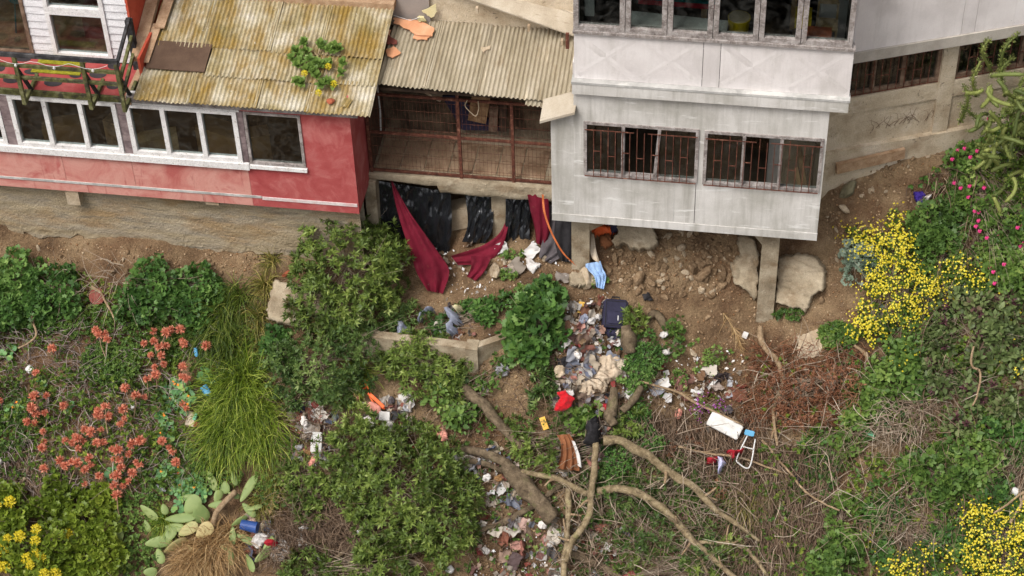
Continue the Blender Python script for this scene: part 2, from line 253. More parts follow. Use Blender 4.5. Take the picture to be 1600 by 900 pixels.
class MB:
    def __init__(s, fr=WORLD): s.v = []; s.f = []; s.fr = fr; s.n = 0
    def add(s, P, faces):
        P = s.fr.w(np.asarray(P, float)); s.v.append(P); s.f += [tuple(i+s.n for i in q) for q in faces]; s.n += len(P)
    def box(s, x0, x1, y0, y1, z0, z1):
        s.add([(x0, y0, z0), (x1, y0, z0), (x1, y1, z0), (x0, y1, z0), (x0, y0, z1), (x1, y0, z1), (x1, y1, z1), (x0, y1, z1)],
              [(0, 3, 2, 1), (4, 5, 6, 7), (0, 1, 5, 4), (1, 2, 6, 5), (2, 3, 7, 6), (3, 0, 4, 7)]); return s
    def hexa(s, P): s.add(P, [(0, 3, 2, 1), (4, 5, 6, 7), (0, 1, 5, 4), (1, 2, 6, 5), (2, 3, 7, 6), (3, 0, 4, 7)]); return s
    def bar(s, a, b, wd, ht, upv=(0, 0, 1)):
        a = np.array(a, float); b = np.array(b, float); d = b-a; d /= np.linalg.norm(d); x = np.cross(d, upv); x /= np.linalg.norm(x)+1e-9; z = np.cross(x, d)
        x *= wd/2; z *= ht/2
        return s.hexa([a-x-z, a+x-z, b+x-z, b-x-z, a-x+z, a+x+z, b+x+z, b-x+z])
    def prism(s, poly, ext):
        n = len(poly); P = [np.array(p, float) for p in poly]; Q = [p+np.array(ext, float) for p in P]
        s.add(P+Q, [tuple(range(n))[::-1], tuple(range(n, 2*n))]+[(i, (i+1) % n, n+(i+1) % n, n+i) for i in range(n)]); return s
    def grid(s, G):
        G = np.asarray(G, float); n, m = G.shape[:2]
        s.add(G.reshape(-1, 3), [(i*m+j, i*m+j+1, (i+1)*m+j+1, (i+1)*m+j) for i in range(n-1) for j in range(m-1)]); return s
    def tube(s, pts, rad, sides=8, caps=True):
        V, Fc = tube_geo(pts, rad, sides, caps); s.add(V, Fc); return s
    def build(s, name, mat, parent=None, smooth=False, **kw):
        return put(name, np.concatenate(s.v), mat, parent, polys=s.f, smooth=smooth, **kw)
def tube_geo(pts, rad, sides=8, caps=True, knob=0, seed=0):
    P = np.asarray(pts, float); n = len(P); rad = np.broadcast_to(np.asarray(rad, float), (n,)); T = np.gradient(P, axis=0); T /= np.linalg.norm(T, axis=1)[:, None]+1e-9
    u = np.cross(T[0], (0.13, .27, 1)); u /= np.linalg.norm(u); V = []
    for i in range(n):
        u = u-T[i]*(u@T[i]); u /= np.linalg.norm(u)+1e-9; v = np.cross(T[i], u)
        for k in range(sides):
            a = 2*math.pi*k/sides; rr = rad[i]
            if knob: rr *= 1+knob*float(fbm(np.array([P[i, 0]*7+math.cos(a), P[i, 1]*7+math.sin(a), P[i, 2]*7+seed]), 2))
            V.append(P[i]+(u*math.cos(a)+v*math.sin(a))*rr)
    Fc = [(i*sides+k, i*sides+(k+1) % sides, (i+1)*sides+(k+1) % sides, (i+1)*sides+k) for i in range(n-1) for k in range(sides)]
    if caps: Fc += [tuple(range(sides))[::-1], tuple(range((n-1)*sides, n*sides))]
    return np.array(V), Fc
def smooth_path(P, k=6):
    P = np.asarray(P, float)
    if len(P) < 3: return np.array([P[0]+(P[-1]-P[0])*t for t in np.linspace(0, 1, k+1)])
    Q = np.vstack([2*P[0]-P[1], P, 2*P[-1]-P[-2]]); out = []
    for i in range(1, len(Q)-2):
        for t in np.linspace(0, 1, k, endpoint=False):
            a, b, cc, d = Q[i-1], Q[i], Q[i+1], Q[i+2]
            out.append(.5*(2*b+(cc-a)*t+(2*a-5*b+4*cc-d)*t*t+(3*b-a-3*cc+d)*t**3))
    out.append(P[-1]); return np.array(out)
# ---------------------------------------------------------------- terrain: thin-plate surface through known contact points
CP = np.array([(-11, .2, .2), (-9, .2, .2), (-8, .2, .02), (-7, .2, .22), (-5.5, .2, .1), (-4.3, .2, .08), (-3.5, .25, .1), (-2.7, .6, .0), (-2.3, .95, .0), (-1.25, .95, -.08), (-.36, 1, .21), (.5, .95, .35), (1.07, .35, .15),
    (0, 0, -.05), (-1.8, 0, -.5), (-3, -.6, -.55), (-4.5, -.4, -.4), (-6, -.4, -.35), (-8, -.4, -.42), (-10, -.4, -.4), (-11, 3, 1.6), (-7, 3, 1.6), (-3, 3, 1.4), (0, 3, 1.5), (2.5, 3, 1.9), (4, 3, 2.1),
    (1.8, 1.5, .85), (2.6, 1.35, .9), (3.6, 1.3, .8), (2.0, .35, -.1), (2.6, .3, -.35), (3.4, .3, -.55), (4.18, .35, -.7), (4.8, .6, 0), (5.1, 1.5, 1.55), (6.2, 2.0, 1.8), (7.0, 2.35, 1.95), (8.6, 3.0, 2.3), (11, 4, 2.8), (6, 4, 2.4),
    (5, -.3, -.85), (6.2, .6, .35), (7.5, .6, .55), (9, .8, .7), (11, 1, .9),
    (-10, -2, -1.5), (-8, -2, -1.55), (-4, -2, -1.65), (0, -2, -1.75), (2, -1.2, -1.2), (4, -2, -2.15), (6, -2, -1.9), (9, -2, -1.4),
    (-10, -5, -3.75), (-4, -5, -3.9), (0, -5, -4.0), (4, -5, -4.3), (9, -5, -3.8), (-10, -9, -6.8), (0, -9, -7), (10, -9, -6.9), (-6, -3.4, -2.6), (3, -3.4, -3.1)])
def _tps(r2): return np.where(r2 > 1e-12, r2*np.log(r2+1e-12), 0)
_n = len(CP); _K = _tps(((CP[:, None, :2]-CP[None, :, :2])**2).sum(2))+np.eye(_n)*.02; _Pm = np.c_[np.ones(_n), CP[:, :2]]
_A = np.block([[_K, _Pm], [_Pm.T, np.zeros((3, 3))]]); _W = np.linalg.solve(_A, np.r_[CP[:, 2], 0, 0, 0])
GX = np.arange(-12.0, 12.01, .055); GY = np.arange(-9.0, 5.01, .055)
_gx, _gy = np.meshgrid(GX, GY); _q = np.c_[_gx.ravel(), _gy.ravel()]
GZ = np.concatenate([_tps(((q[:, None, :]-CP[None, :, :2])**2).sum(2))@_W[:_n] for q in np.array_split(_q, 40)])+_W[_n]+_q@_W[_n+1:]
_p3 = np.c_[_q, np.zeros(len(_q))]
GZ = GZ+.13*fbm(_p3*1.1, 3, 3)+.09*fbm(_p3*4.2, 3, 9)+.06*np.abs(fbm(_p3*9, 2, 21))
GZ = GZ.reshape(_gx.shape)
def gz(x, y):
    x = np.clip((np.asarray(x)-GX[0])/.055, 0, len(GX)-1.001); y = np.clip((np.asarray(y)-GY[0])/.055, 0, len(GY)-1.001); i = x.astype(int); j = y.astype(int); fx = x-i; fy = y-j
    return (GZ[j, i]*(1-fx)+GZ[j, i+1]*fx)*(1-fy)+(GZ[j+1, i]*(1-fx)+GZ[j+1, i+1]*fx)*fy
def ghit(px, py):
    px = np.atleast_1d(np.asarray(px, float)); py = np.atleast_1d(np.asarray(py, float)); out = np.zeros((len(px), 3))
    for s in range(0, len(px), 6000):
        D = FWD+RT*((px[s:s+6000]-800)/F)[:, None]+UP*((450-py[s:s+6000])/F)[:, None]
        ts = np.linspace(27, 41, 120); prev = None; res = np.full(len(D), 40.0); done = np.zeros(len(D), bool); pd = None
        for t in ts:
            P = CAM+D*t; dz = P[:, 2]-gz(P[:, 0], P[:, 1]); hit = (dz <= 0) & ~done
            if pd is not None and hit.any(): res[hit] = prev+(t-prev)*pd[hit]/(pd[hit]-dz[hit]+1e-9)
            done |= hit; prev = t; pd = dz
        P = CAM+D*res[:, None]; P[:, 2] = gz(P[:, 0], P[:, 1]); out[s:s+6000] = P
    return out
def g(px, py, h=0.0): p = ghit(px, py)[0]; return p+GN*h
GN = np.array([0.02, -.6, .8])
def gnorm(P, e=.12):
    P = np.atleast_2d(P); dx = (gz(P[:, 0]+e, P[:, 1])-gz(P[:, 0]-e, P[:, 1]))/(2*e); dy = (gz(P[:, 0], P[:, 1]+e)-gz(P[:, 0], P[:, 1]-e))/(2*e)
    N = np.c_[-dx, -dy, np.ones(len(P))]; return N/np.linalg.norm(N, axis=1)[:, None]
def m_px(p): return float((np.asarray(p)-CAM)@FWD)/F        # metres per photo pixel at p
def build_ground():
    xs = np.r_[-160, -80, -40, -22, -15, GX, 15, 22, 40, 80, 160]; ys = np.r_[-150, -80, -40, -22, -13, GY, 8, 15, 30, 60, 120]
    X, Y = np.meshgrid(xs, ys); Z = gz(X, Y); Z = Z+np.where(Y < GY[0], (Y-GY[0])*.7, 0)+np.where(Y > GY[-1], (Y-GY[-1])*.45, 0)
    n, m = X.shape; idx = np.arange(n*m).reshape(n, m); a, b, cc, d = idx[:-1, :-1].ravel(), idx[:-1, 1:].ravel(), idx[1:, 1:].ravel(), idx[1:, :-1].ravel()
    T = np.concatenate([np.c_[a, b, cc], np.c_[a, cc, d]])
    me = mesh_from('hillside_ground', np.c_[X.ravel(), Y.ravel(), Z.ravel()], T, smooth=True, mat='dirt'); o = _base('hillside_ground', me, (0, 0, 0), None)
    return tag(o, 'bare brown earth slope below the houses', None, None, 'structure')
GROUND = build_ground()
# ---------------------------------------------------------------- building helpers
def wall_holes(m, x0, x1, z0, z1, y, th, holes):
    xs = sorted({x0, x1, *[h[0] for h in holes], *[h[1] for h in holes]}); zs = sorted({z0, z1, *[h[2] for h in holes], *[h[3] for h in holes]})
    xs = [v for v in xs if x0 <= v <= x1]; zs = [v for v in zs if z0 <= v <= z1]
    def inh(a, b): return any(h[0] < a < h[1] and h[2] < b < h[3] for h in holes)
    def q(*P): m.add(P, [(0, 1, 2, 3)])
    for i in range(len(xs)-1):
        for j in range(len(zs)-1):
            a, b, e, f = xs[i], xs[i+1], zs[j], zs[j+1]
            if inh((a+b)/2, (e+f)/2): continue
            q((a, y, e), (b, y, e), (b, y, f), (a, y, f)); q((b, y+th, e), (a, y+th, e), (a, y+th, f), (b, y+th, f))
    for (a, b, e, f) in holes+[(x1, x0, z0, z1)]:
        s = 1 if a < b else -1
        a, b = max(min(a, b), x0), min(max(a, b), x1); e, f = max(e, z0), min(f, z1)
        q((a, y, e), (a, y+th, e), (b, y+th, e), (b, y, e)); q((a, y, f), (b, y, f), (b, y+th, f), (a, y+th, f)); q((a, y, e), (a, y, f), (a, y+th, f), (a, y+th, e)); q((b, y, e), (b, y+th, e), (b, y+th, f), (b, y, f))
def window(house, x0, x1, z0, z1, y, mulls=(), fw=.06, mat='wood_white', fr=WORLD, glass='glass', bars=0, barmat='rust', missing=(), sill=None, tilt=None, proud=.02, name='window'):
    m = MB(fr); p = .004
    m.box(x0, x1, y-proud, y+.07, z0, z0+fw); m.box(x0, x1, y-proud, y+.07, z1-fw, z1); m.box(x0, x0+fw, y-proud-.003, y+.068, z0+fw*.5, z1-fw*.5); m.box(x1-fw, x1, y-proud-.003, y+.068, z0+fw*.5, z1-fw*.5)
    o = m.build('window', mat, house)
    es = [x0+fw]+[q for mm in mulls for q in (mm-fw*.5, mm+fw*.5)]+[x1-fw]
    for i, mm in enumerate(mulls):
        k = MB(fr); d = (tilt or {}).get(i, 0); h = fw*.5; a0, a1 = z0+fw-.01, z1-fw+.01
        k.hexa([(mm-h+d, y-proud-.006, a0), (mm+h+d, y-proud-.006, a0), (mm+h+d, y+.06, a0), (mm-h+d, y+.06, a0), (mm-h, y-proud-.006, a1), (mm+h, y-proud-.006, a1), (mm+h, y+.06, a1), (mm-h, y+.06, a1)])
        k.build('mullion', mat, o)
    for i in range(len(mulls)+1):
        if i in missing: continue
        a, b = es[2*i], es[2*i+1]; k = MB(fr)
        k.box(a-.01, b+.01, y+.025, y+.031, z0+fw-.01, z1-fw+.01); k.build('pane', glass, o)
    if bars:
        n = bars; xs = np.linspace(x0+fw, x1-fw, n+2)[1:-1]; yb = y-proud-.035; zt = z1-fw-.07
        for i, xx in enumerate(xs):
            k = MB(fr); k.box(xx-.006, xx+.006, yb-.006, yb+.006, z0+.01, zt+(.07 if i % 4 == 2 else 0)); k.build('bar', barmat, o)
        for (a, b, zz) in [(x0+.02, x0+(x1-x0)*.44, zt), (x0+(x1-x0)*.56, x1-.02, zt), (x0+.02, x1-.02, z0+.02)]:
            k = MB(fr); k.box(a, b, yb-.008, yb+.004, zz-.006, zz+.006); k.build('bar', barmat, o)
        for i in range(0, n-1, 2):
            zz = z0+(z1-z0)*(.42 if (i//2) % 2 else .5); k = MB(fr); k.box(xs[i], xs[i+1], yb-.008, yb+.004, zz-.005, zz+.005); k.build('bar', barmat, o)
    return o
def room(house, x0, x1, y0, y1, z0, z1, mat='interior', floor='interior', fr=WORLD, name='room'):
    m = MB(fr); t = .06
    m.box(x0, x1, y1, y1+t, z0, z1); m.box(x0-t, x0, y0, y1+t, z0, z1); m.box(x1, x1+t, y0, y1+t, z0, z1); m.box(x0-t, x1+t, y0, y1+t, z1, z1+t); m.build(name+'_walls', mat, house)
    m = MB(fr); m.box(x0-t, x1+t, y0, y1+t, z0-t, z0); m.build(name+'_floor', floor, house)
def sheet(parent, P00, P10, P01, P11, mat, wave=.07, amp=.015, rows=5, name='roof_sheet', wav=0, th=.006, ragged=0, seed=0):
    """corrugated sheet: P00-P10 front edge, P01-P11 back edge, ridges run front to back"""
    P00, P10, P01, P11 = [np.array(p, float) for p in (P00, P10, P01, P11)]
    W = np.linalg.norm(P10-P00); n = max(8, int(W/wave)*8); u = np.linspace(0, 1, n+1)[None, :, None]; v = np.linspace(0, 1, rows)[:, None, None]
    if ragged: v = np.broadcast_to(v, (rows, n+1, 1)).copy(); v[0] = v[0]-ragged*np.abs(fbm(np.c_[u[0, :, 0]*9, u[0, :, 0]*0+seed, u[0, :, 0]*0], 3))[:, None]
    G = (P00*(1-u)+P10*u)*(1-v)+(P01*(1-u)+P11*u)*v
    nr = np.cross(P10-P00, P01-P00); nr /= np.linalg.norm(nr)
    G = G+nr*(amp*np.sin(u*W/wave*2*math.pi)+.006*np.sin(u*5+v*7+seed))
    m = MB(); m.grid(G); g2 = G-nr*th; m.grid(g2[::-1]); m.grid(np.stack([G[0], g2[0]])[::-1]); m.grid(np.stack([G[-1], g2[-1]])); m.grid(np.stack([G[:, 0], g2[:, 0]])); m.grid(np.stack([G[:, -1], g2[:, -1]])[::-1])
    return m.build(name, mat, parent)
def X(px, py, y): return float(on_y(px, py, y)[0])
def Z(px, py, y): return float(on_y(px, py, y)[2])
def ragged_wall(x0, x1, y0, th, ztop, zbot_fn, step=.05, rough=.012, seed=0):
    xs = np.arange(x0, x1+step, step); nz = 26; m = MB(); zb = zbot_fn(xs); v = np.linspace(0, 1, nz)[:, None]
    Zg = ztop*(1-v)+zb[None, :]*v; Xg = np.broadcast_to(xs, Zg.shape); P = np.stack([Xg, np.zeros_like(Xg), Zg], -1)
    Yg = y0+rough*fbm(P*np.array([3, 1, 7.]), 4, seed)+.05*v**6*np.abs(fbm(P*4, 3, seed+5))
    G = np.stack([Xg, Yg, Zg], -1); m.grid(G[::-1]); B = G.copy(); B[..., 1] = y0+th; m.grid(B); m.grid(np.stack([B[-1], G[-1]])); m.grid(np.stack([G[0], B[0]])); return m
# ---------------------------------------------------------------- red house
RH = thing('red_house', 'weathered red stuccoed house with white window row and lichen covered corrugated roof', 'house', (-5, .2, .2))
ragged_wall(-12, -2.5, .2, .3, 1.45, lambda x: gz(x, x*0+.2)+.13*np.sign(fbm(np.c_[x*1.7, x*0, x*0+3], 2))*np.abs(fbm(np.c_[x*2.3, x*0, x*0], 4))**.5-.02, rough=.016).build('foundation_wall', 'plinth', RH, label='raw concrete foundation with ragged broken lower edge')
for px in (-110, 112, 329): 
    x = X(px, 302, .03); MB().box(x-.11, x+.11, .03, .24, Z(px, 320, .03), 1.42).build('joist_end', 'stone_pale', RH)
zs0, zs1 = 2.17, 2.275
wA0, wA1, wB0, wB1, wC0, wC1 = X(21, 190, 0), X(189, 205, 0), X(203, 205, 0), X(375, 215, 0), X(386, 220, 0), X(474, 225, 0)
xq = X(390, 280, 0); w00, w01 = -9.6, X(4, 185, 0)
zt = 3.3; holes = [(w00, w01, zs1, zt), (wA0, wA1, zs1, zt), (wB0, wB1, zs1, zt), (wC0, wC1, zs1-.02, zt)]
zst = 1.56
jx = [-12, X(-90, 230, 0), X(97, 250, 0), X(207, 262, 0), xq]
for a, b in zip(jx[:-1], jx[1:]): MB().box(a+.003, b-.003, 0, .06, zst+.015, zs0-.002).build('wall_panel', 'red_faded', RH)
jl = [-12, X(-60, 270, 0), X(137, 292, 0), X(318, 312, 0), xq]
for a, b in zip(jl[:-1], jl[1:]): MB().box(a+.003, b-.003, .002, .06, 1.36, zst-.015).build('wall_panel', 'red_faded', RH)
MB().box(-12, xq+.16, -.012, .05, zst-.022, zst+.022).build('trim_strip', 'grey_band', RH)
m = MB(); wall_holes(m, -12, xq, zs0, 3.333, .006, .06, holes[:3]+[(wC0, xq+.1, zs1-.02, zt)]); m.build('upper_wall', 'wood_white', RH)
m = MB(); wall_holes(m, xq+.001, -2.45, 1.36, 3.5, 0, .12, [(wC0-.5, wC1, zs1-.03, zt)]); m.build('wall', 'red_fresh', RH, label='brighter red stucco end of the front wall')
MB().box(-2.52, -2.45, .121, 1.0, 1.36, 3.62).build('side_wall', 'red_fresh', RH)
MB().box(xq+.17, -2.47, -.012, .02, zst-.05, zst+.01).build('trim_strip', 'pink_stripe', RH)
for a, b in ((X(4, 185, 0), wA0), (wA1, wB0), (wB1, wC0)):
    for k in range(8): MB().box(a+.01, b-.01, -.012-.004*(k % 2), .05, zs1+.128*k+.004, zs1+.128*(k+1)-.002).build('pier_block', 'pier_brick', RH)
MB().box(-12, wC0-.01, -.06, .05, zs0-.02, zs1-.004).build('sill', 'wood_white', RH)
MB().box(wC0-.008, wC1+.02, -.05, .05, zs0+.01, zs1-.03).build('sill', 'wood_white', RH)
MB().box(-12, wB1+.05, -.03, .03, zt-.004, 3.33).build('lintel', 'wood_white', RH)
third = lambda a, b: (a+(b-a)/3, a+(b-a)*2/3)
window(RH, w00, w01, zs1, zt, 0, mulls=third(w00, w01), fw=.07)
window(RH, wA0, wA1, zs1, zt, 0, mulls=third(wA0, wA1), fw=.075, proud=.03)
window(RH, wB0, wB1, zs1, zt, 0, mulls=third(wB0, wB1), fw=.075, proud=.03)
window(RH, wC0, wC1, zs1-.02, zt, 0, fw=.045, mat='wood_grey')
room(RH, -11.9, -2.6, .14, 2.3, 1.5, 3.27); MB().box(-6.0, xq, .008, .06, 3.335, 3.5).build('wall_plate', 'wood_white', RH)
for i, (px, py, y, sx, sy, sz, mt, lb) in enumerate([(108, 205, .45, .42, .3, .35, 'cardboard', 'brown carton behind the second pane of the white window row'), (185, 205, .4, .3, .4, .4, 'wood_brown', 'pale board box leaning behind the pane left of the grey pier'), (255, 225, .45, .4, .3, .3, 'wood_tan', 'light wooden crate behind the pane right of the grey pier'),
        (345, 220, .45, .5, .35, .4, 'cardboard', 'brown carton behind the last white framed pane'), (408, 225, .5, .25, .3, .5, 'cardboard', 'upright carton inside the grey framed single window')]):
    p = on_y(px, py, y); MB(Frame((p[0], y, 0), .35*(-1)**i)).box(-sx, sx*.6, 0, sy, 1.5, p[2]+sz*.3).build('storage_box', mt, None, label=lb, cat='box')
# corrugated roof of the red house: sheets laid in four rows
xr0, xr1 = -5.78, -2.09; yb = 1.88; zf, zb = 3.54, 4.08
rowt = [0, .27, .52, 1.0, 1.0]; zat = lambda t: zf+(zb-zf)*t; yat = lambda t: -.16+(yb+.16)*t
k = 0
for r in range(3):
    cols = np.linspace(xr0, xr1, 5)+np.array([0, .1, -.06, .05, 0])*(1 if r % 2 else -1)*np.array([0, 1, 1, 1, 0])
    for q in range(4):
        k += 1
        if r == 1 and q == 0:
            cut = cols[1]-.05
            MB().prism([(xr0+.02, yat(rowt[r])-.02, zat(rowt[r])+.03), (cut, yat(rowt[r])-.02, zat(rowt[r])+.03), (cut, yat(rowt[r+1])+.02, zat(rowt[r+1])+.03), (xr0+.02, yat(rowt[r+1])+.02, zat(rowt[r+1])+.03)], (0, 0, .012)).build('roof_panel', 'brown_panel', RH, label='smooth grey brown patch panel'); continue
        t0, t1 = rowt[r]-.02, rowt[r+1]+.02; d = .008*((q+r) % 2)+.014*(r/3); jf = .02*random.uniform(-1, 1)
        sheet(RH, (cols[q]-.04, yat(t0)+jf, zat(t0)+d+.014), (cols[q+1]+.02, yat(t0)+jf+random.uniform(-.015, .015), zat(t0)+d+.014), (cols[q]-.04, yat(t1), zat(t1)+d-.012), (cols[q+1]+.02, yat(t1), zat(t1)+d-.012), 'lichen_roof', ragged=.03, seed=k)
MB().box(X(196, 150, -.1), -2.3, -.1, -.02, 3.4, 3.5).build('fascia_board', 'wood_grey', RH)
# back sill and rear wall with dark red window frame
MB().box(-4.75, -2.06, 1.86, 2.05, 4.06, 4.17).build('back_sill', 'flash_brown', RH)
MB().box(-5.9, -2.12, 2.2, 2.3, 3.6, 5.6).build('rear_wall', 'interior', RH)
window(RH, -4.6, -2.1, 4.175, 5.2, 2.0, mulls=(-3.95, -3.3, -2.68), fw=.06, mat='rust')
for (a, b, y0, y1, zz) in ((-5.86, -5.72, .45, 1.2, .06), (-5.78, -5.62, 1.1, 1.95, .09)): MB().prism([(a, y0, zat((y0+.16)/2.04)+zz), (b, y0, zat((y0+.16)/2.04)+zz), (b+.03, y1, zat((y1+.16)/2.04)+zz), (a+.03, y1, zat((y1+.16)/2.04)+zz)], (0, 0, .02)).build('flashing', 'flash_brown', RH)
xc = X(213, 95, .85); MB().prism([(xc+.05, .55, 3.7), (-5.84, .55, 3.7), (-5.84, 2.6, 4.4), (xc+.05, 2.6, 4.4)], (0, 0, .1)).build('verge_board', 'flash_brown', RH)
MB().box(-5.84, -5.8, .3, 1.0, 3.6, 3.95).build('verge_wall', 'red_orange', RH)
# ---------------------------------------------------------------- clapboard house with balcony
xc = X(213, 95, .85)
CH = thing('clapboard_house', 'white painted clapboard upper house with orange red side wall behind a balcony', 'house', (-8, .5, 3.42))
wy = .85; a1, a2, b1, b2 = X(78, 50, wy), X(170, 50, wy), -9.3, X(47, 50, wy)
zl = Z(95, 86, wy); zm = Z(90, 18, wy)
openings = [(a1, a2, zl, 5.4), (b1, b2, zl-.02, 5.4)]
m = MB(); wall_holes(m, -12, xc, 3.42, 5.6, wy+.02, .08, openings); m.build('wall', 'wood_white', CH)
zz = 3.44; row = 0
while zz < 5.5:
    hgt = .138; segs = [(-12, b1), (b2, a1), (a2, xc+.01)] if zz+hgt > zl else [(-12, -9), (-9, -7), (-7, xc+.01)]
    for a, b in segs:
        o = random.uniform(0, .006); m = MB(); m.hexa([(a+.002, wy-.02-o, zz), (b-.002, wy-.02-o, zz), (b-.002, wy+.02, zz), (a+.002, wy+.02, zz), (a+.002, wy-.004, zz+hgt), (b-.002, wy-.004, zz+hgt), (b-.002, wy+.02, zz+hgt), (a+.002, wy+.02, zz+hgt)]); m.build('board', 'siding_white', CH)
    zz += hgt+.003
window(CH, a1, a2, zl, zm+.03, wy, fw=.07, mat='wood_white', proud=.04); window(CH, a1, a2, zm+.035, 5.39, wy, fw=.07, mat='wood_white', proud=.04)
window(CH, b1, b2, zl-.02, 5.39, wy, mulls=(-8.45,), fw=.06, mat='wood_frame_brown', proud=.035)
MB().box(xc, xc+.04, wy-.02, 3.2, 3.4, 5.6).build('side_wall', 'red_orange', CH)
room(CH, -11.9, xc-.12, wy+.1, 3.2, 3.45, 5.6, 'interior', 'wood_brown')
p = on_y(118, 60, .95); MB().box(-7.1, -6.5, 1.4, 2.0, 3.45, 4.0).build('cabinet', 'pot_red', None, label='dark red cabinet inside the clapboard house behind the small window', cat='cabinet')
p = on_y(22, 40, 1.0)
st = thing('stool', 'dark teal stool inside the clapboard house behind the brown framed window', 'stool', (-8.1, 1.5, 3.45))
m = MB(); m.tube([(-8.1, 1.5, 4.1), (-8.1, 1.5, 4.16)], .2, 14); m.build('seat', 'teal_cloth', st)
for q in range(4):
    a = q*math.pi/2+.5; MB().tube([(-8.1+.1*math.cos(a), 1.5+.1*math.sin(a), 4.1), (-8.1+.2*math.cos(a), 1.5+.2*math.sin(a), 3.45)], .015, 6).build('leg', 'teal_cloth', st)
# balcony (fixed to the clapboard house)
bx1 = -6.03; bf = MB().box(-12, bx1, -.0, wy-.02, 3.34, 3.42).build('balcony_floor', 'balcony_red', CH)
for (px, py, rx, ry) in ((35, 92, .14, .07), (50, 112, .13, .07), (18, 124, .14, .1), (83, 129, .15, .1), (153, 116, .14, .1), (178, 102, .1, .1), (-30, 108, .14, .1), (2, 107, .06, .08), (118, 118, .1, .06), (177, 134, .11, .09)):
    p = on_z(px, py, 3.424); n = 18; MB().prism([(p[0]+rx*math.cos(2*math.pi*i/n), p[1]*1+ry*math.sin(2*math.pi*i/n), 3.4215) for i in range(n)], (0, 0, .003)).build('painted_spot', 'paint_black', bf)
for (px0, px1, py) in ((60, 134, 95), (50, 128, 109)):
    p, q = on_z(px0, py, 3.43), on_z(px1, py+2, 3.43); MB().box(p[0], q[0], p[1]-.06, p[1]+.07, 3.426, 3.44).build('moss_strip', 'moss_mat', bf)
yr = -.34; tz = Z(0, 84, yr); BZ = Z(31, 160, yr)
def rail(za, mat, hh=.05, y=yr): 
    MB().box(-12, X(184, 100, yr), y-.025, y+.025, za-hh/2, za+hh/2).build('rail', mat, bf)
rail(tz, 'black_wood', .07); rail(Z(0, 101, yr+.04), 'mossy_wood', y=yr+.05); rail(Z(0, 119, yr+.04), 'mossy_wood', y=yr+.05)
MB().box(-12, bx1-.02, -.05, -.002, 3.33, 3.43).build('edge_beam', 'mossy_wood', bf)
for px in (-110, 29, 133, 185):
    x = X(px, 120, yr); m = MB(); m.box(x-.03, x+.03, yr-.03, yr+.024, BZ-.02, tz-.036); m.build('post', 'mossy_wood', bf)
    MB().bar((x, yr-.02, BZ), (x, .3, BZ+.06), .05, .07).build('bracket_arm', 'mossy_wood', bf); MB().bar((x+.005, yr+.02, tz-.3), (x+.005, .02, 3.36), .04, .05, (1, 0, 0)).build('brace', 'black_wood', bf)
xe = X(184, 100, yr)
MB().box(bx1-.06, bx1+.04, wy-.16, wy-.06, 3.36, Z(205, 30, wy-.1)).build('corner_post', 'black_wood', bf)
for za, mt in ((tz, 'black_wood'), (tz-.3, 'mossy_wood'), (tz-.58, 'mossy_wood')): MB().bar((xe, yr, za), (bx1, wy-.1, za+.02), .045, .06).build('rail', mt, bf)
MB().box(bx1, bx1+.1, -.05, wy, 3.3, 3.44).build('edge_board', 'flash_brown', bf)
SLg = thing('string_lights', 'thin string of small bulbs along the balcony rail', 'string lights', (-7, yr, 4.2)); pts = []
for i in range(25): t = i/24; pts.append((-9+2.95*t, yr-.045, tz-.05-.09*abs(math.sin(t*5*math.pi))))
MB().tube(pts, .004, 5).build('wire', 'white_metal', SLg)
for i in (2, 7, 12, 17, 22): MB().tube([np.array(pts[i])+(0, 0, -.0), np.array(pts[i])+(0, 0, -.03), np.array(pts[i])+(0, 0, -.06)], [.012, .024, .008], 8).build('bulb', 'white_metal', SLg)
# ---------------------------------------------------------------- patio between the houses
PT = thing('patio', 'caged concrete patio with rusty mesh fence under a tan corrugated roof', 'patio', (-.9, .9, 1.2))
def rough_block(x0, x1, y0, y1, zb_fn, zt, nx=60, seed=0, r=.02):
    xs = np.linspace(x0, x1, nx); nz = 8; m = MB(); v = np.linspace(0, 1, nz)[:, None]; zb = zb_fn(xs)
    Zg = zt*(1-v)+zb[None]*v; Xg = np.broadcast_to(xs, Zg.shape); P = np.stack([Xg, 0*Xg, Zg], -1); Yg = y0+r*fbm(P*6, 4, seed)+.03*np.abs(2*v-1)**4
    G = np.stack([Xg, Yg, Zg], -1); B = G.copy(); B[..., 1] = y1; m.grid(G[::-1]); m.grid(B); m.grid(np.stack([G[0], B[0]])); m.grid(np.stack([B[-1], G[-1]])); m.grid(np.stack([G[:, 0], B[:, 0]])); m.grid(np.stack([B[:, -1], G[:, -1]])); return m
xk = X(684, 300, .8)
sl_ = rough_block(-2.5, .67, .8, 3.0, lambda x: np.where(x < xk, 1.4-.05*(x+2.4)/1.3, 1.22)+.025*fbm(np.c_[x*6, x*0, x*0], 3), 1.545, 90, 4).build('slab', 'concrete', PT)
for i in range(8):
    for j in range(3):
        x = -2.36+.4*i+.13*j*0; y = .98+.36*j
        if x+.38 > .66: continue
        MB().box(x+.01, x+.39, y+.01, y+.35, 1.54, 1.562+.004*random.random()).build('tile', 'tile', PT)
rough_block(X(769, 340, 1.0), X(791, 340, 1.0), .98, 1.2, lambda x: x*0-.1, 1.26, 14, 8, .015).build('column', 'concrete', PT)
rough_block(-2.52, X(592, 320, .85), .72, 1.1, lambda x: x*0-.3, 1.41, 16, 9, .02).build('column', 'concrete', PT)
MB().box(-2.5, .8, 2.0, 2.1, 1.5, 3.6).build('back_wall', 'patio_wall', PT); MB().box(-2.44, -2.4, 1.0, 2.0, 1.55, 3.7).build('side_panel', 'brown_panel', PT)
MB().box(X(720, 215, 1.85), .66, 1.75, 2.0, 1.55, 1.72).build('step', 'concrete', PT)
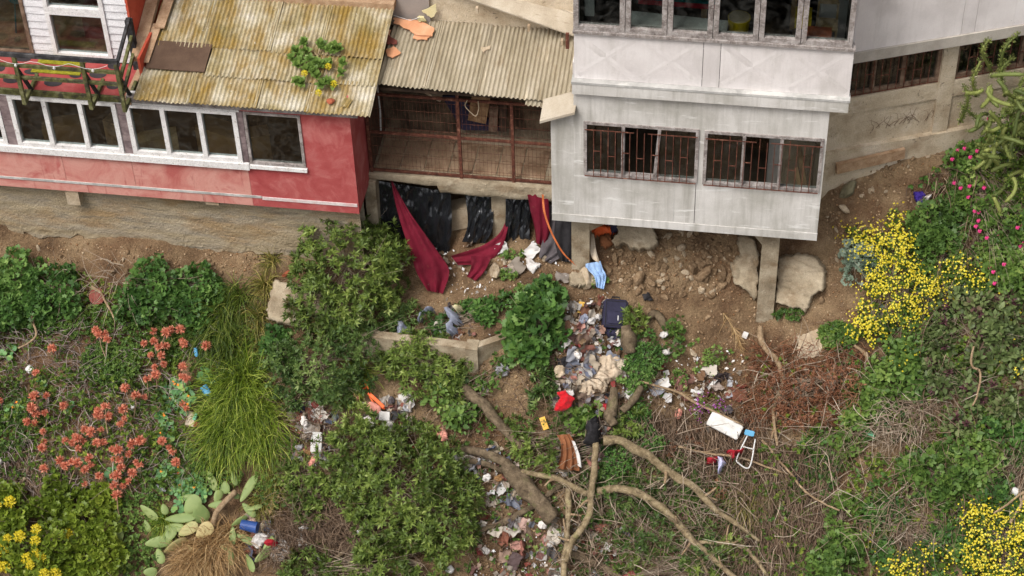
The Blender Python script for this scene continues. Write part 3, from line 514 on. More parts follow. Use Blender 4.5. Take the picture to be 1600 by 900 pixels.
fy = .87; ft, fm, fb = 3.14, 2.37, 1.585
fx = [X(576, 210, fy), X(718, 218, fy), X(801, 218, fy), .62]
for i, x in enumerate(fx): MB().box(x-.025, x+.025, fy-.025, fy+.025, 1.54, ft+(.03 if i != 1 else .3)).build('fence_post', 'rust', PT)
for a, b in zip(fx[:-1], fx[1:]):
    for zz in (ft, fm, fb): MB().box(a+.026, b-.026, fy-.018, fy+.018, zz-.02, zz+.02).build('fence_rail', 'rust', PT)
    m = MB()
    for x in np.arange(a+.06, b-.03, .063): m.box(x-.002, x+.002, fy-.002, fy+.002, fb, ft)
    for zz in np.arange(fb+.12, ft, .19): m.box(a, b, fy+.0031, fy+.008, zz-.002, zz+.002)
    m.build('mesh_panel', 'rust', PT, kind='stuff')
# patio roof
pf0, pf1, pb0, pb1 = np.array((-2.12, .55, 3.6)), np.array((.97, .5, 3.5)), np.array((-2.1, 2.11, 3.74)), np.array((.95, 2.11, 3.7))
for i in range(4):
    t0, t1 = i/4-.012*(i > 0), (i+1)/4+.012; dz = np.array((0, 0, .012*(i % 2)))
    sheet(PT, pf0+(pf1-pf0)*t0+dz, pf0+(pf1-pf0)*t1+dz, pb0+(pb1-pb0)*t0+dz, pb0+(pb1-pb0)*t1+dz, 'tan_roof', ragged=.02, seed=40+i)
dz = np.array((0, -.09, -.045)); sheet(PT, pf0+(pf1-pf0)*.76+dz, pf1+dz, pf0+(pf1-pf0)*.76+(0, .2, -.03), pf1+(0, .2, -.03), 'tan_roof', ragged=.04, seed=51)
MB().box(-2.1, .9, .62, .68, 3.42, 3.47).build('roof_beam', 'wood_dark', PT)
MB().tube([on_y(589, 131, 1.2), on_y(594, 172, 1.2), on_y(595, 205, 1.2)], .014, 8).build('pipe', 'white_metal', PT)
# things stored in the patio
MB().prism([on_y(690, 150, 1.8), on_y(712, 150, 1.8), on_y(790, 205, 1.7), on_y(722, 203, 1.7)], (0, .03, 0)).build('dark_sheet', 'navy', None, label='dark blue sheet leaning inside the patio behind the mesh', cat='sheet')
MB().bar(on_y(655, 132, 1.75), on_y(690, 152, 1.75), .04, .22, (0, 1, 0)).build('scrap_board', 'stone_pale', None, label='pale board under the patio roof at the left', cat='board')
for i, (a, b, wd, mt, lb) in enumerate([((752, 150), (745, 190), .3, 'wood_brown', 'wide tan plank standing in the patio behind the fence'), ((772, 165), (770, 205), .14, 'wood_frame_brown', 'narrow plank beside the wide tan plank in the patio'), ((786, 160), (786, 205), .12, 'wood_dark', 'dark plank nearest the fence post in the patio')]):
    MB().bar(on_y(*a, 1.55+.03*i), on_y(*b, 1.5+.03*i), wd, .03, (0, 1, 0)).build('standing_plank', mt, None, label=lb, cat='plank')
m = MB(); m.tube(smooth_path([on_y(*q, .84) for q in ((730, 157), (727, 166), (738, 178), (744, 181), (748, 170), (747, 158))]), .008, 6).build('wire_loop', 'stone_pale', None, label='pale loop of wire hung on the patio fence rail', cat='wire')
# walls and scraps behind and on the patio roof
BW = thing('rear_house', 'stained grey brown rear wall with sloping board roof above the patio', 'house', (-.5, 2.1, 3.5))
MB().box(-2.2, 1.02, 2.12, 2.3, 3.3, 6.0).build('wall', 'stucco_tan', BW)
p, q = on_y(614, 28, 2.06), on_y(672, 28, 2.06); MB().box(p[0], q[0], 2.06, 2.11, p[2]-.1, 5.0).build('panel', 'grey_panel', BW)
A, B = on_y(728, -2, 1.95), on_y(896, 57, 1.75); dv = (B-A)
for i in range(3):
    o1 = np.array((.02*i, .34*i, .15*i)); o2 = np.array((.02*(i+1), .34*(i+1)+.02, .15*(i+1)-.012)); MB().prism([A-dv*.5+o1, B+o1, B+o2, A-dv*.5+o2], (0, 0, .025)).build('roof_board', 'grey_roof', BW)
for px, py in ((745, 12), (826, 40), (878, 62)): p = on_y(px, py, 1.75); MB().box(p[0]-.02, p[0]+.02, p[1]-.02, p[1]+.05, p[2]-.1, p[2]).build('roof_clip', 'stone_pale', BW)
def roofpt(px, py, lift=.0):
    n = np.cross(pf1-pf0, pb0-pf0); n /= np.linalg.norm(n); d = ray(px, py); t = ((pf0-CAM)@n)/(d@n); return CAM+d*t+n*(.02+lift)
def shard(name, poly, mat, label, cat, lift=.01, fn=roofpt, jag=1.5):
    P = []; 
    for i in range(len(poly)):
        a, b = np.array(poly[i], float), np.array(poly[(i+1) % len(poly)], float)
        for t in (0, .33, .66): q = a+(b-a)*t+(np.random.default_rng(i*7+int(t*3)+len(label)).normal(0, jag, 2) if t else 0); P.append(fn(q[0], q[1], lift))
    MB().prism(P, (0, .012, 0) if fn is not roofpt else (0, 0, .012)).build(name, mat, None, label=label, cat=cat)
shard('broken_sheet', [(617, 33), (655, 38), (679, 50), (676, 62), (650, 60), (640, 52), (615, 42)], 'orange_sheet', 'large broken orange sheet on the patio roof', 'sheet', .05)
shard('broken_sheet', [(645, 62), (650, 52), (660, 48), (662, 56), (674, 60), (668, 66), (652, 66)], 'orange_sheet', 'cracked orange piece lapping under the large orange sheet', 'sheet', .02)
shard('broken_sheet', [(601, 62), (608, 59), (621, 68), (616, 75), (603, 72)], 'brown_sheet', 'small dark red brown shard on the patio roof edge', 'sheet', .03)
shard('broken_sheet', [(604, 80), (615, 76), (627, 86), (614, 94), (605, 90)], 'orange_sheet', 'small orange shard lowest on the patio roof', 'sheet', .02)
shard('broken_sheet', [(599, 53), (611, 50), (610, 59), (600, 62)], 'orange_sheet', 'pale orange scrap at the left edge of the patio roof', 'sheet', .015)
shard('broken_sheet', [(659, 17), (681, 6), (683, 18), (678, 26), (668, 25)], 'cream_sheet', 'cream torn sheet against the rear wall', 'sheet', .0, lambda x, y, l: on_y(x, y, 2.02)+0*l)
shard('broken_sheet', [(652, 36), (662, 32), (667, 42), (655, 42)], 'cream_sheet', 'small cream scrap beside the orange sheet', 'sheet', .09)
shard('broken_sheet', [(751, 78), (764, 75), (766, 80), (755, 88)], 'stone_pale', 'lone pale flake in the middle of the patio roof', 'sheet', .02)
m = MB()
for a, b in (((615, 24), (641, 32)), ((641, 32), (656, 27)), ((641, 32), (648, 38)), ((641, 32), (620, 32))): m.tube([on_y(*a, 1.98), on_y(*b, 1.98)], .006, 5)
m.build('cord', 'white_metal', None, label='knotted white cord hanging against the grey panel', cat='cord')
MB().box(X(884, 62, 1.3), X(884, 62, 1.3)+.05, 1.28, 1.33, Z(880, 75, 1.3), Z(880, 52, 1.3)).build('pipe_stub', 'rust', None, label='short rusty pipe stub at the right end of the patio roof', cat='pipe')
# ---------------------------------------------------------------- white house on pillars
WH = thing('white_house', 'two storey off white concrete house standing on pillars over the slope', 'house', (2.8, .1, 1.4)); Y0 = .1
h1 = (X(912, 232, Y0), X(1091, 245, Y0), 2.46, 3.51); h2 = (X(1099, 250, Y0), X(1284, 260, Y0), 2.45, 3.50)
m = MB(); wall_holes(m, 1.021, 4.84, 1.62, 4.07, Y0, .14, [h1, h2]); m.build('lower_wall', 'white_stained', WH); MB().box(.67, 1.02, Y0, Y0+.14, 1.62, 3.6).build('lower_wall', 'white_stained', WH)
MB().box(.67, 4.845, Y0-.012, Y0+.2, 1.47, 1.617).build('base_lip', 'white_stained', WH)
for px, a, b in ((1086, 288, 338), (1053, 285, 338)): x = X(px, 315, Y0); MB().box(x-.004, x+.004, Y0-.0025, Y0+.01, 1.63, 2.45).build('joint', 'dark_joint' if 'dark_joint' in MATS else 'paint_black' if px == 1086 else 'grey_band', WH)
MB().box(.67, .75, Y0+.141, .5, 1.5, 3.58).build('side_wall', 'white_wall', WH); MB().box(4.76, 4.84, Y0+.141, 2.8, 1.5, 4.06).build('side_wall', 'white_wall', WH)
MB().box(.68, 4.83, Y0+.21, 3.0, 1.45, 1.56).build('floor_slab', 'concrete', WH)
MB().box(.67, 1.02, Y0+.141, .5, 3.5, 3.59).build('corner_cap', 'white_stained', WH); MB().box(.96, 1.03, .5, 2.8, 1.5, 4.3).build('side_wall', 'white_wall', WH)
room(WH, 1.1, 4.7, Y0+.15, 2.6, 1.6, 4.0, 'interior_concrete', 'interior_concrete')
MB().box(1.01, 5.1, Y0-.09, Y0+.2, 4.08, 4.27).build('floor_band', 'white_stained', WH)
MB().box(1.0, 5.115, Y0-.1, Y0+.1, 4.273, 4.31).build('ledge', 'grey_band', WH)
seams = [1.03, X(1098, 100, Y0), X(1125, 102, Y0), 5.1]
for a, b in zip(seams[:-1], seams[1:]): MB().box(a+.004, b-.004, Y0, Y0+.14, 4.313, 5.15).build('upper_wall', 'white_wall', WH)
MB().box(1.03, 5.1, Y0+.02, Y0+.13, 4.314, 5.14).build('wall_core', 'paint_black', WH)
def diamond(x0, x1):        # faint raised X pattern moulded in the render
    m = MB(); xc = (x0+x1)/2
    for s in (-1, 1):
        for e in (-1, 1): m.bar((xc+e*.05, Y0-.001, 4.36), (xc+e*(x1-x0)*.45, Y0-.001, 5.1), .012, .06, (0, 1, 0)); break
for (a, b) in ((1.03, seams[1]), (seams[2], 5.1)):
    n = 1 if b-a < 1.2 else 2; W_ = (b-a)/n
    for i in range(n):
        xa, xb = a+W_*i+.06, a+W_*(i+1)-.06
        for (p0, p1) in (((xa, 5.08), (xb, 4.38)), ((xa, 4.38), (xb, 5.08))):
            m = MB(); d = np.array((p1[0]-p0[0], 0, p1[1]-p0[1])); d /= np.linalg.norm(d); nn = np.array((-d[2], 0, d[0]))*.1; A_ = np.array((p0[0], Y0+.002, p0[1])); B_ = np.array((p1[0], Y0+.002, p1[1])); up_ = np.array((0, -.0042, 0))
            m.add([A_-nn, A_+up_, A_+nn, B_-nn, B_+up_, B_+nn], [(0, 3, 4, 1), (1, 4, 5, 2)]); m.build('relief_rib', 'white_wall', WH)
MB().box(5.02, 5.1, Y0+.141, 3, 4.3, 6.4).build('side_wall', 'white_wall', WH); MB().box(1.03, 1.1, Y0+.141, 3, 4.3, 6.4).build('side_wall', 'white_wall', WH)
room(WH, 1.15, 4.98, Y0+.15, 3.0, 4.3, 6.35, 'interior', 'interior'); MB().box(.9, 5.25, -.1, 3.2, 6.45, 6.6).build('unseen_roof_slab', 'grey_roof', WH)  # roof box is out of view, added to keep the upper room dark
pw = [X(q, 30, Y0) for q in (903, 977, 1043, 1115, 1187, 1254, 1330)]
MB().box(1.02, 5.11, Y0-.05, Y0+.12, 5.152, 5.2).build('window_sill', 'wood_grey', WH)
for i in range(6):
    a, b = pw[i]-(.07 if i == 0 else 0), pw[i+1]+(.06 if i == 5 else 0)
    window(WH, a+.005, b-.005, 5.204, 6.4, Y0+.02, fw=.075, mat='wood_grey', proud=.04)
tL = lambda f: h1[0]+(h1[1]-h1[0])*f; tR = lambda f: h2[0]+(h2[1]-h2[0])*f
window(WH, *h1, Y0, mulls=(tL(.345), tL(.66)), fw=.05, mat='wood_grey', bars=14, tilt={1: -.06}, missing=(1,))
window(WH, *h2, Y0, mulls=(tR(.335), tR(.65)), fw=.05, mat='wood_grey', bars=14, missing=(1,))
p = on_y(1213, 235, 1.2); MB().box(p[0]-.12, p[0]+.12, 1.2, 1.42, 1.6, 4.0).build('inner_column', 'white_stained', WH)
for (a, b, lb) in (((1248, 228), (1258, 292), 'leaning timber behind the right barred window'), ((1244, 262), (1250, 292), 'short pale timber behind the right barred window')):
    MB().bar(on_y(*a, .7), on_y(*b, .45), .07, .04, (0, 1, 0)).build('loose_timber', 'wood_brown', None, label=lb, cat='timber')
MB().prism([(.52, -.03, 3.5), (1.06, -.05, 3.74), (1.06, .42, 3.8), (.52, .42, 3.58)], (0, 0, .045)).build('flashing_slab', 'grey_roof', WH)
# pillars
def pillar(px0, px1, pyt, pyb, y, haunch, zt=1.47):
    x0, x1 = X(px0, (pyt+pyb)/2, y), X(px1, (pyt+pyb)/2, y); zb = Z((px0+px1)/2, pyb, y)-.25
    rough_block(x0, x1, y, y+(x1-x0)*.95, lambda x: x*0+zb, zt, 14, int(px0), .012).build('pillar', 'concrete', WH)
    xa, xb = (x1-.01, x1+.55) if haunch > 0 else (x0+.01, x0-.3)
    MB().prism([(xa, y+.015, 1.46), (xb, y+.015, 1.46), (xa, y+.015, 1.46-.42)], (0, .25, 0)).build('haunch', 'concrete', WH)
pillar(893, 921, 345, 425, .35, 1); pillar(1186, 1213, 368, 508, .35, -1)
# things inside the upper room
bk = thing('bucket', 'yellow plastic bucket on the floor behind the upper white house windows', 'bucket', tuple(on_y(1153, 45, .62)*[1, 1, 0]+[0, 0, 4.9]))
p = on_y(1153, 58, .62); MB().tube([p, p+(0, 0, .05), p+(0, 0, .36)], [.13, .135, .17], 16).build('pail', 'yellow_plastic', bk); MB().tube([p+(0, 0, .361), p+(0, 0, .37)], [.16, .15], 16).build('filling', 'stone_pale', bk)
MB().box(1.2, 4.2, .5, 1.6, 4.31, p[2]).build('work_bench', 'wood_dark', None, label='long dark bench inside the upper room carrying boards and bucket', cat='bench')
p2 = on_y(1056, 44, .45); MB().bar((p2[0]-.75, .5, p2[2]+.06), (p2[0]+.75, .42, p2[2]+.05), .4, .05).build('stacked_sheets', 'paper', None, label='white panels lying behind the middle upper windows', cat='panel')
MB().bar((p2[0]-.6, .95, p2[2]+.14), (p2[0]+.6, .95, p2[2]+.12), .12, .12).build('coloured_box', 'crimson', None, label='long red and green strip lying behind the white panels', cat='strip')
MB().bar((p2[0]-.7, .9, p2[2]+.21), (p2[0]+.62, .9, p2[2]+.2), .1, .04).build('tool_case', 'teal_cloth', None, label='flat teal case on top of the red strip', cat='case')
ch = thing('chair', 'small wooden chair inside the upper room by the right corner window', 'chair', (4.62, .8, 4.75)); q = on_y(1292, 40, .8)
MB().box(q[0]-.16, q[0]+.16, .7, 1.0, q[2]-.04, q[2]).build('seat', 'wood_tan', ch); MB().box(q[0]-.14, q[0]+.14, .99, 1.02, q[2]+.25, q[2]+.36).build('backrest', 'wood_tan', ch)
for dx in (-.14, .14):
    for dy in (.72, .98): MB().box(q[0]+dx-.015, q[0]+dx+.015, dy-.015, dy+.015, 4.31, q[2]-.04 if dy < .9 else q[2]+.3).build('leg', 'wood_tan', ch)
q = on_y(1277, 58, .45); MB().bar(q-(.22, 0, 0), q+(.2, 0, 0), .3, .16).build('crate', 'terracotta', None, label='low orange brown crate on the sill side of the corner window', cat='crate')
q = on_y(1255, 30, .7); MB().box(q[0]-.12, q[0]+.12, .6, .9, q[2]-.1, q[2]+.08).build('tub', 'yellow_plastic', None, label='bright yellow tub beside the wooden chair', cat='tub')
q = on_y(912, 20, .5); MB().box(q[0]-.02, q[0]+.16, .45, .5, 5.2, 6.2).build('curtain_strip', 'paper', None, label='pale vertical strip behind the leftmost upper window', cat='curtain')
for px, x_ in ((1240, 0), (1100, 0)): q = on_y(px, 20, .9); MB().box(q[0]-.04, q[0]+.04, .9, .98, 4.31, 6.3).build('room_post', 'wood_brown', WH)
# ---------------------------------------------------------------- right wing
WF = Frame((5.14, 1.3, 0), math.radians(21.8))
WG = thing('white_wing', 'white wing with rough tan lower wall and barred windows stepping back to the right', 'house', (7, 2, 1.6))
wx = lambda px, py, yl: float(WF.px(px, py, yl)[0]); wz = lambda px, py, yl: float(WF.px(px, py, yl)[2])
s1, s2 = wx(1506, 20, 0), wx(1527, 20, 0)
for a, b in ((-.6, s1), (s1, s2), (s2, 8)): MB(WF).box(a+.003, b-.003, 0, .14, 4.245, 6.4).build('upper_wall', 'white_wall', WG)
MB(WF).box(-.6, 8, -.03, .3, 4.05, 4.24).build('floor_band', 'wing_band', WG)
yl = .22; zl0 = wz(1400, 138, yl); zl1 = 4.05
cA, cB = wx(1470, 100, yl), wx(1493, 100, yl); e1 = wx(1700, 60, yl)
m = MB(WF); wall_holes(m, -.9, 8, .9, 4.049, yl, .15, [(-.4, cA, zl0, 4.0), (cB, e1, zl0, 4.0)]); m.build('lower_wall', 'stucco_tan', WG)
room(WG, -.5, 7.5, yl+.16, 2.6, 1.8, 4.04, fr=WF)
window(WG, -.4, cA, zl0, 4.0, yl+.03, mulls=(wx(1365, 120, yl), wx(1412, 108, yl)), fw=.06, mat='wood_frame_brown', fr=WF, bars=13)
window(WG, cB, e1, zl0, 4.0, yl+.03, mulls=(wx(1537, 85, yl), wx(1600, 70, yl)), fw=.06, mat='wood_frame_brown', fr=WF, bars=14)
MB(WF).box(cA, cB, yl-.05, yl-.001, .9, 4.048).build('column', 'stucco_tan', WG); MB(WF).box(-.9, cA, yl-.04, yl-.001, zl0-.32, zl0-.01).build('sill_band', 'stucco_tan', WG); MB(WF).box(cB, 8, yl-.04, yl-.001, zl0-.32, zl0-.01).build('sill_band', 'stucco_tan', WG)
MB(WF).box(-.9, 8, yl-.09, yl-.002, .9, wz(1400, 215, yl)).build('base_band', 'stucco_tan', WG)
MB(WF).box(-.9, wx(1338, 170, yl), yl-.03, yl-.0015, 1.9, zl0-.32).build('column', 'stucco_tan', WG)
a, b = WF.px(1306, 262, yl-.12), WF.px(1412, 240, yl-.12); MB(WF).bar((a[0], yl-.14, a[2]), (b[0], yl-.14, b[2]+.03), .06, .2).build('timber_beam', 'flash_brown', None, label='thick brown timber along the foot of the right wing wall', cat='timber')

r = np.random.default_rng(12); m = MB(WF)
for k in range(16):
    a = WF.px(1362+6.2*k+r.normal(0, 2), 203-1.2*k+r.normal(0, 2), yl-.012); pts = [a]; d = np.array([r.normal(0, .5), 0, 1.])
    for q in range(5): d = d+np.array([r.normal(0, .45), 0, r.normal(0, .25)]); d /= np.linalg.norm(d); pts.append(pts[-1]+d*.055)
    m.tube(pts, np.linspace(.004, .002, 6), 5)
m.build('dead_vine', 'wood_frame_brown', None, label='thin dead vine stems clinging to the tan wall panel of the right wing', cat='vine')
# ---------------------------------------------------------------- foliage library
def L_(base, *more): return (base,)+more
leafmat('leaf_oleander', [c(84, 72, 42), c(70, 88, 38), c(102, 122, 54), c(130, 146, 68), c(172, 184, 110)])
leafmat('leaf_dark', [c(46, 62, 30), c(72, 96, 46), c(102, 124, 62), c(150, 164, 98)])
leafmat('leaf_mallow', [c(46, 74, 34), c(70, 104, 48), c(98, 132, 62), c(140, 166, 92)])
leafmat('leaf_geranium', [c(54, 78, 36), c(82, 110, 50), c(112, 138, 64), c(152, 168, 92)])
leafmat('leaf_yellowgreen', [c(72, 86, 28), c(102, 122, 38), c(130, 146, 50), c(166, 174, 76)])
leafmat('leaf_cover', [c(44, 60, 24), c(76, 100, 36), c(110, 132, 48), c(156, 160, 70)])
leafmat('leaf_round', [c(68, 112, 66), c(92, 138, 82), c(118, 160, 94), c(158, 178, 86)])
leafmat('leaf_glaucous', [c(92, 112, 92), c(124, 142, 122), c(152, 166, 148), c(172, 182, 166)])
leafmat('leaf_purplegreen', [c(58, 66, 40), c(88, 104, 58), c(122, 136, 84), c(112, 88, 78)])
leafmat('leaf_dry', [c(86, 66, 46), c(118, 94, 66), c(146, 120, 88), c(168, 142, 106)], trans=.15)
leafmat('leaf_rust', [c(90, 56, 38), c(122, 78, 54), c(146, 100, 72), c(170, 128, 96)], trans=.15)
leafmat('grass_green', [c(52, 72, 20), c(98, 122, 34), c(142, 160, 54), c(196, 200, 100)])
leafmat('grass_deep', [c(36, 54, 18), c(66, 88, 28), c(98, 116, 40), c(146, 154, 72)])
leafmat('grass_mixed', [c(70, 78, 32), c(112, 112, 48), c(148, 138, 70), c(190, 170, 108)])
leafmat('grass_dry', [c(122, 92, 56), c(150, 118, 78), c(176, 144, 100), c(196, 170, 126)], trans=.15)
leafmat('twig', [c(98, 82, 68), c(132, 114, 96), c(162, 144, 124), c(196, 182, 164)], trans=0)
leafmat('twig_grey', [c(98, 84, 78), c(130, 115, 108), c(158, 143, 135), c(190, 177, 168)], trans=0)
leafmat('twig_brown', [c(70, 54, 42), c(98, 78, 62), c(124, 102, 82), c(160, 138, 116)], trans=0)
leafmat('petal_yellow', [c(196, 176, 30), c(218, 200, 48), c(228, 214, 84)], trans=.2)
leafmat('petal_pink', [c(206, 30, 104), c(222, 56, 130), c(232, 92, 156)], trans=.2)
leafmat('petal_coral', [c(184, 98, 74), c(212, 130, 102), c(224, 160, 132)], trans=.2)
leafmat('petal_orange', [c(224, 120, 10), c(236, 150, 24)], trans=.2)
leafmat('petal_violet', [c(140, 50, 140), c(176, 84, 176), c(204, 124, 202)], trans=.2)
leafmat('seedhead_purple', [c(64, 38, 44), c(88, 54, 60), c(112, 76, 78)], trans=.1)
leafmat('pad_green', [c(84, 104, 58), c(108, 126, 72), c(132, 144, 88), c(168, 152, 106)], trans=0, rough=.6)
leafmat('cane_green', [c(78, 90, 44), c(106, 116, 58), c(136, 142, 76)], trans=0, rough=.6)
leafmat('litter', [c(150, 120, 96), c(196, 184, 172), c(222, 220, 218), c(232, 232, 232)], trans=.1)
leafmat('pebble', [c(112, 82, 58), c(140, 108, 78), c(166, 138, 108), c(194, 172, 144)], trans=0, rough=.95, spec=.1)
def T(V, Fs): return np.array(V, float), np.array(Fs, int)
LANCE = T([(0, 0, 0), (-.15, .45, .05), (.15, .45, .05), (0, .45, 0), (0, 1, -.1)], [(0, 2, 3), (0, 3, 1), (3, 2, 4), (3, 4, 1)])
OVATE = T([(0, 0, 0), (-.3, .35, .06), (.3, .35, .06), (0, .4, 0), (-.22, .72, .03), (.22, .72, .03), (0, 1, -.1)], [(0, 2, 3), (0, 3, 1), (3, 2, 5), (3, 5, 6), (3, 6, 4), (3, 4, 1)])
def _palm(lobes=5, notch=.62, span=300):
    V = [(0, .5, -.04)]; n = lobes*2+1; o = (360-span)/2
    for i in range(n):
        a = math.radians(-90+o+span*i/(n-1)); r = .52 if i % 2 else .52*notch
        if i in (0, n-1): r = .3
        V.append((r*math.cos(a), .5+r*math.sin(a), .05 if i % 2 else .0))
    F_ = [(0, i, i+1) for i in range(1, n)]; return T(V, F_)
PALM = _palm(5, .66); PALM7 = _palm(7, .7)
ROUND = T([(0, .5, -.06)]+[(.5*math.cos(2*math.pi*i/8), .5+.5*math.sin(2*math.pi*i/8), .02) for i in range(8)], [(0, i+1, (i+1) % 8+1) for i in range(8)])
SMALL = T([(0, 0, 0), (-.3, .5, .04), (.3, .5, .04), (0, 1, 0)], [(0, 2, 1), (1, 2, 3)])
FLOW = T([(0, 0, .0)]+[(.5*math.cos(2*math.pi*i/8)*(1 if i % 2 else .45), .5*math.sin(2*math.pi*i/8)*(1 if i % 2 else .45), .12) for i in range(8)], [(0, i+1, (i+1) % 8+1) for i in range(8)])
OCTA = T([(1, 0, 0), (0, 1, 0), (-1, 0, 0), (0, -1, 0), (0, 0, .8), (0, 0, -.8)], [(0, 1, 4), (1, 2, 4), (2, 3, 4), (3, 0, 4), (1, 0, 5), (2, 1, 5), (3, 2, 5), (0, 3, 5)])
def unit(A): return A/(np.linalg.norm(A, axis=-1, keepdims=True)+1e-9)
def rdir(n, r=rng): return unit(r.normal(size=(n, 3)))
class Cloud:
    def __init__(s): s.V = []; s.T = []; s.t = []; s.n = 0
    def leaf(s, tpl, pos, dirs, nrm, size, tint):
        V, Fs = tpl; N = len(pos)
        if not N: return
        size = np.broadcast_to(np.asarray(size, float), (N,)); tint = np.broadcast_to(np.asarray(tint, float), (N,))
        y = unit(dirs); x = unit(np.cross(y, nrm)); z = np.cross(x, y)
        P = pos[:, None, :]+size[:, None, None]*(V[None, :, 0:1]*x[:, None]+V[None, :, 1:2]*y[:, None]+V[None, :, 2:3]*z[:, None])
        k = len(V); s.V.append(P.reshape(-1, 3)); s.T.append((Fs[None]+(np.arange(N)*k)[:, None, None]).reshape(-1, 3)+s.n); s.t.append(np.repeat(tint, k)); s.n += N*k
    def rosettes(s, tpl, pos, axis, size, k, tint, spread=(35, 95), r=rng, petiole=0):
        N = len(pos); A = unit(np.asarray(axis, float)); u = unit(np.cross(A, r.normal(size=(N, 3)))); v = np.cross(A, u)
        for i in range(k):
            ph = i*2.39996+r.uniform(0, .5, N); el = np.radians(r.uniform(spread[0], spread[1], N)*(.55+.45*(i+1)/k))
            rad = u*np.cos(ph)[:, None]+v*np.sin(ph)[:, None]; d = A*np.cos(el)[:, None]+rad*np.sin(el)[:, None]; nn = A*np.sin(el)[:, None]-rad*np.cos(el)[:, None]+.25*r.normal(size=(N, 3))
            s.leaf(tpl, pos+d*(petiole*np.broadcast_to(size, (N,)))[:, None], d, nn, size*r.uniform(.65, 1.15, N), np.clip(tint+r.normal(0, .1, N), 0, 1))
    def blades(s, pos, d0, length, width, tint, droop=1.0, seg=4, r=rng):
        N = len(pos); length = np.broadcast_to(length, (N,)); P = pos.copy(); d = unit(d0.copy()); side = unit(np.cross(d, r.normal(size=(N, 3)))); rows = []
        for i in range(seg+1):
            wd = (width*(1-(i/seg)**1.5)+.0012)*np.ones(N); rows.append((P-side*wd[:, None]/2, P+side*wd[:, None]/2))
            P = P+d*(length/seg)[:, None]; d = unit(d+np.array([0, 0, -1.])*(droop/seg)*(.4+1.2*i/seg))
        V = np.stack([q for rw in rows for q in rw], 1); k = 2*(seg+1); Fs = []
        for i in range(seg): Fs += [(2*i, 2*i+1, 2*i+3), (2*i, 2*i+3, 2*i+2)]
        Fs = np.array(Fs); s.V.append(V.reshape(-1, 3)); s.T.append((Fs[None]+(np.arange(N)*k)[:, None, None]).reshape(-1, 3)+s.n); s.t.append(np.repeat(np.broadcast_to(tint, (N,)), k)); s.n += N*k
    def sticks(s, pos, d0, length, rad, tint, curl=.6, seg=5, r=rng, grav=0, follow=None):
        """thin three-sided twigs; follow=height keeps them near the ground"""
        N = len(pos); length = np.broadcast_to(length, (N,)); P = pos.copy(); d = unit(d0.copy()); rad = np.broadcast_to(rad, (N,)); rows = []; bend = r.normal(size=(N, 3))*curl
        for i in range(seg+1):
            u = unit(np.cross(d, [.3, .5, .8])); v = np.cross(d, u); rr = (rad*(1-.75*i/seg))[:, None]
            rows += [P+u*rr, P+(-.5*u+.866*v)*rr, P+(-.5*u-.866*v)*rr]
            P = P+d*(length/seg)[:, None]
            if follow is not None:
                h = P[:, 2]-gz(P[:, 0], P[:, 1]); P[:, 2] += np.where(h < .01, .015-h, 0)-np.where(h > follow, (h-follow)*.6, 0)
            d = unit(d+bend/seg+r.normal(size=(N, 3))*curl*.35/seg*2+np.array([0, 0, -grav/seg]))
        V = np.stack(rows, 1); k = 3*(seg+1); Fs = []
        for i in range(seg):
            for j in range(3): a, b = 3*i+j, 3*i+(j+1) % 3; Fs += [(a, b, b+3), (a, b+3, a+3)]
        Fs = np.array(Fs); s.V.append(V.reshape(-1, 3)); s.T.append((Fs[None]+(np.arange(N)*k)[:, None, None]).reshape(-1, 3)+s.n); s.t.append(np.repeat(np.broadcast_to(tint, (N,)), k)); s.n += N*k
    def build(s, name, mat, parent=None, smooth=False, **kw):
        return put(name, np.concatenate(s.V), mat, parent, tris=np.concatenate(s.T), tint=np.clip(np.concatenate(s.t), 0, 1), smooth=smooth, **kw)
def in_poly(poly, n, r=rng):
    P = np.array(poly, float); lo, hi = P.min(0), P.max(0); out = []
    while len(out) < n:
        q = r.uniform(lo, hi, (n*2, 2)); ins = np.zeros(len(q), bool); j = len(P)-1
        for i in range(len(P)):
            with np.errstate(divide='ignore', invalid='ignore'):
                cnd = ((P[i, 1] > q[:, 1]) != (P[j, 1] > q[:, 1])) & (q[:, 0] < (P[j, 0]-P[i, 0])*(q[:, 1]-P[i, 1])/(P[j, 1]-P[i, 1])+P[i, 0])
            ins ^= cnd; j = i
        out += list(q[ins])
    return np.array(out[:n])
def in_ell(cx, cy, rx, ry, n, r=rng):
    a = r.uniform(0, 2*math.pi, n); q = np.sqrt(r.uniform(0, 1, n)); return np.c_[cx+rx*q*np.cos(a), cy+ry*q*np.sin(a)]
def patchy(Q, scale, thr, seed): return Q[fbm(np.c_[Q/scale, np.zeros(len(Q))], 3, seed) > thr]
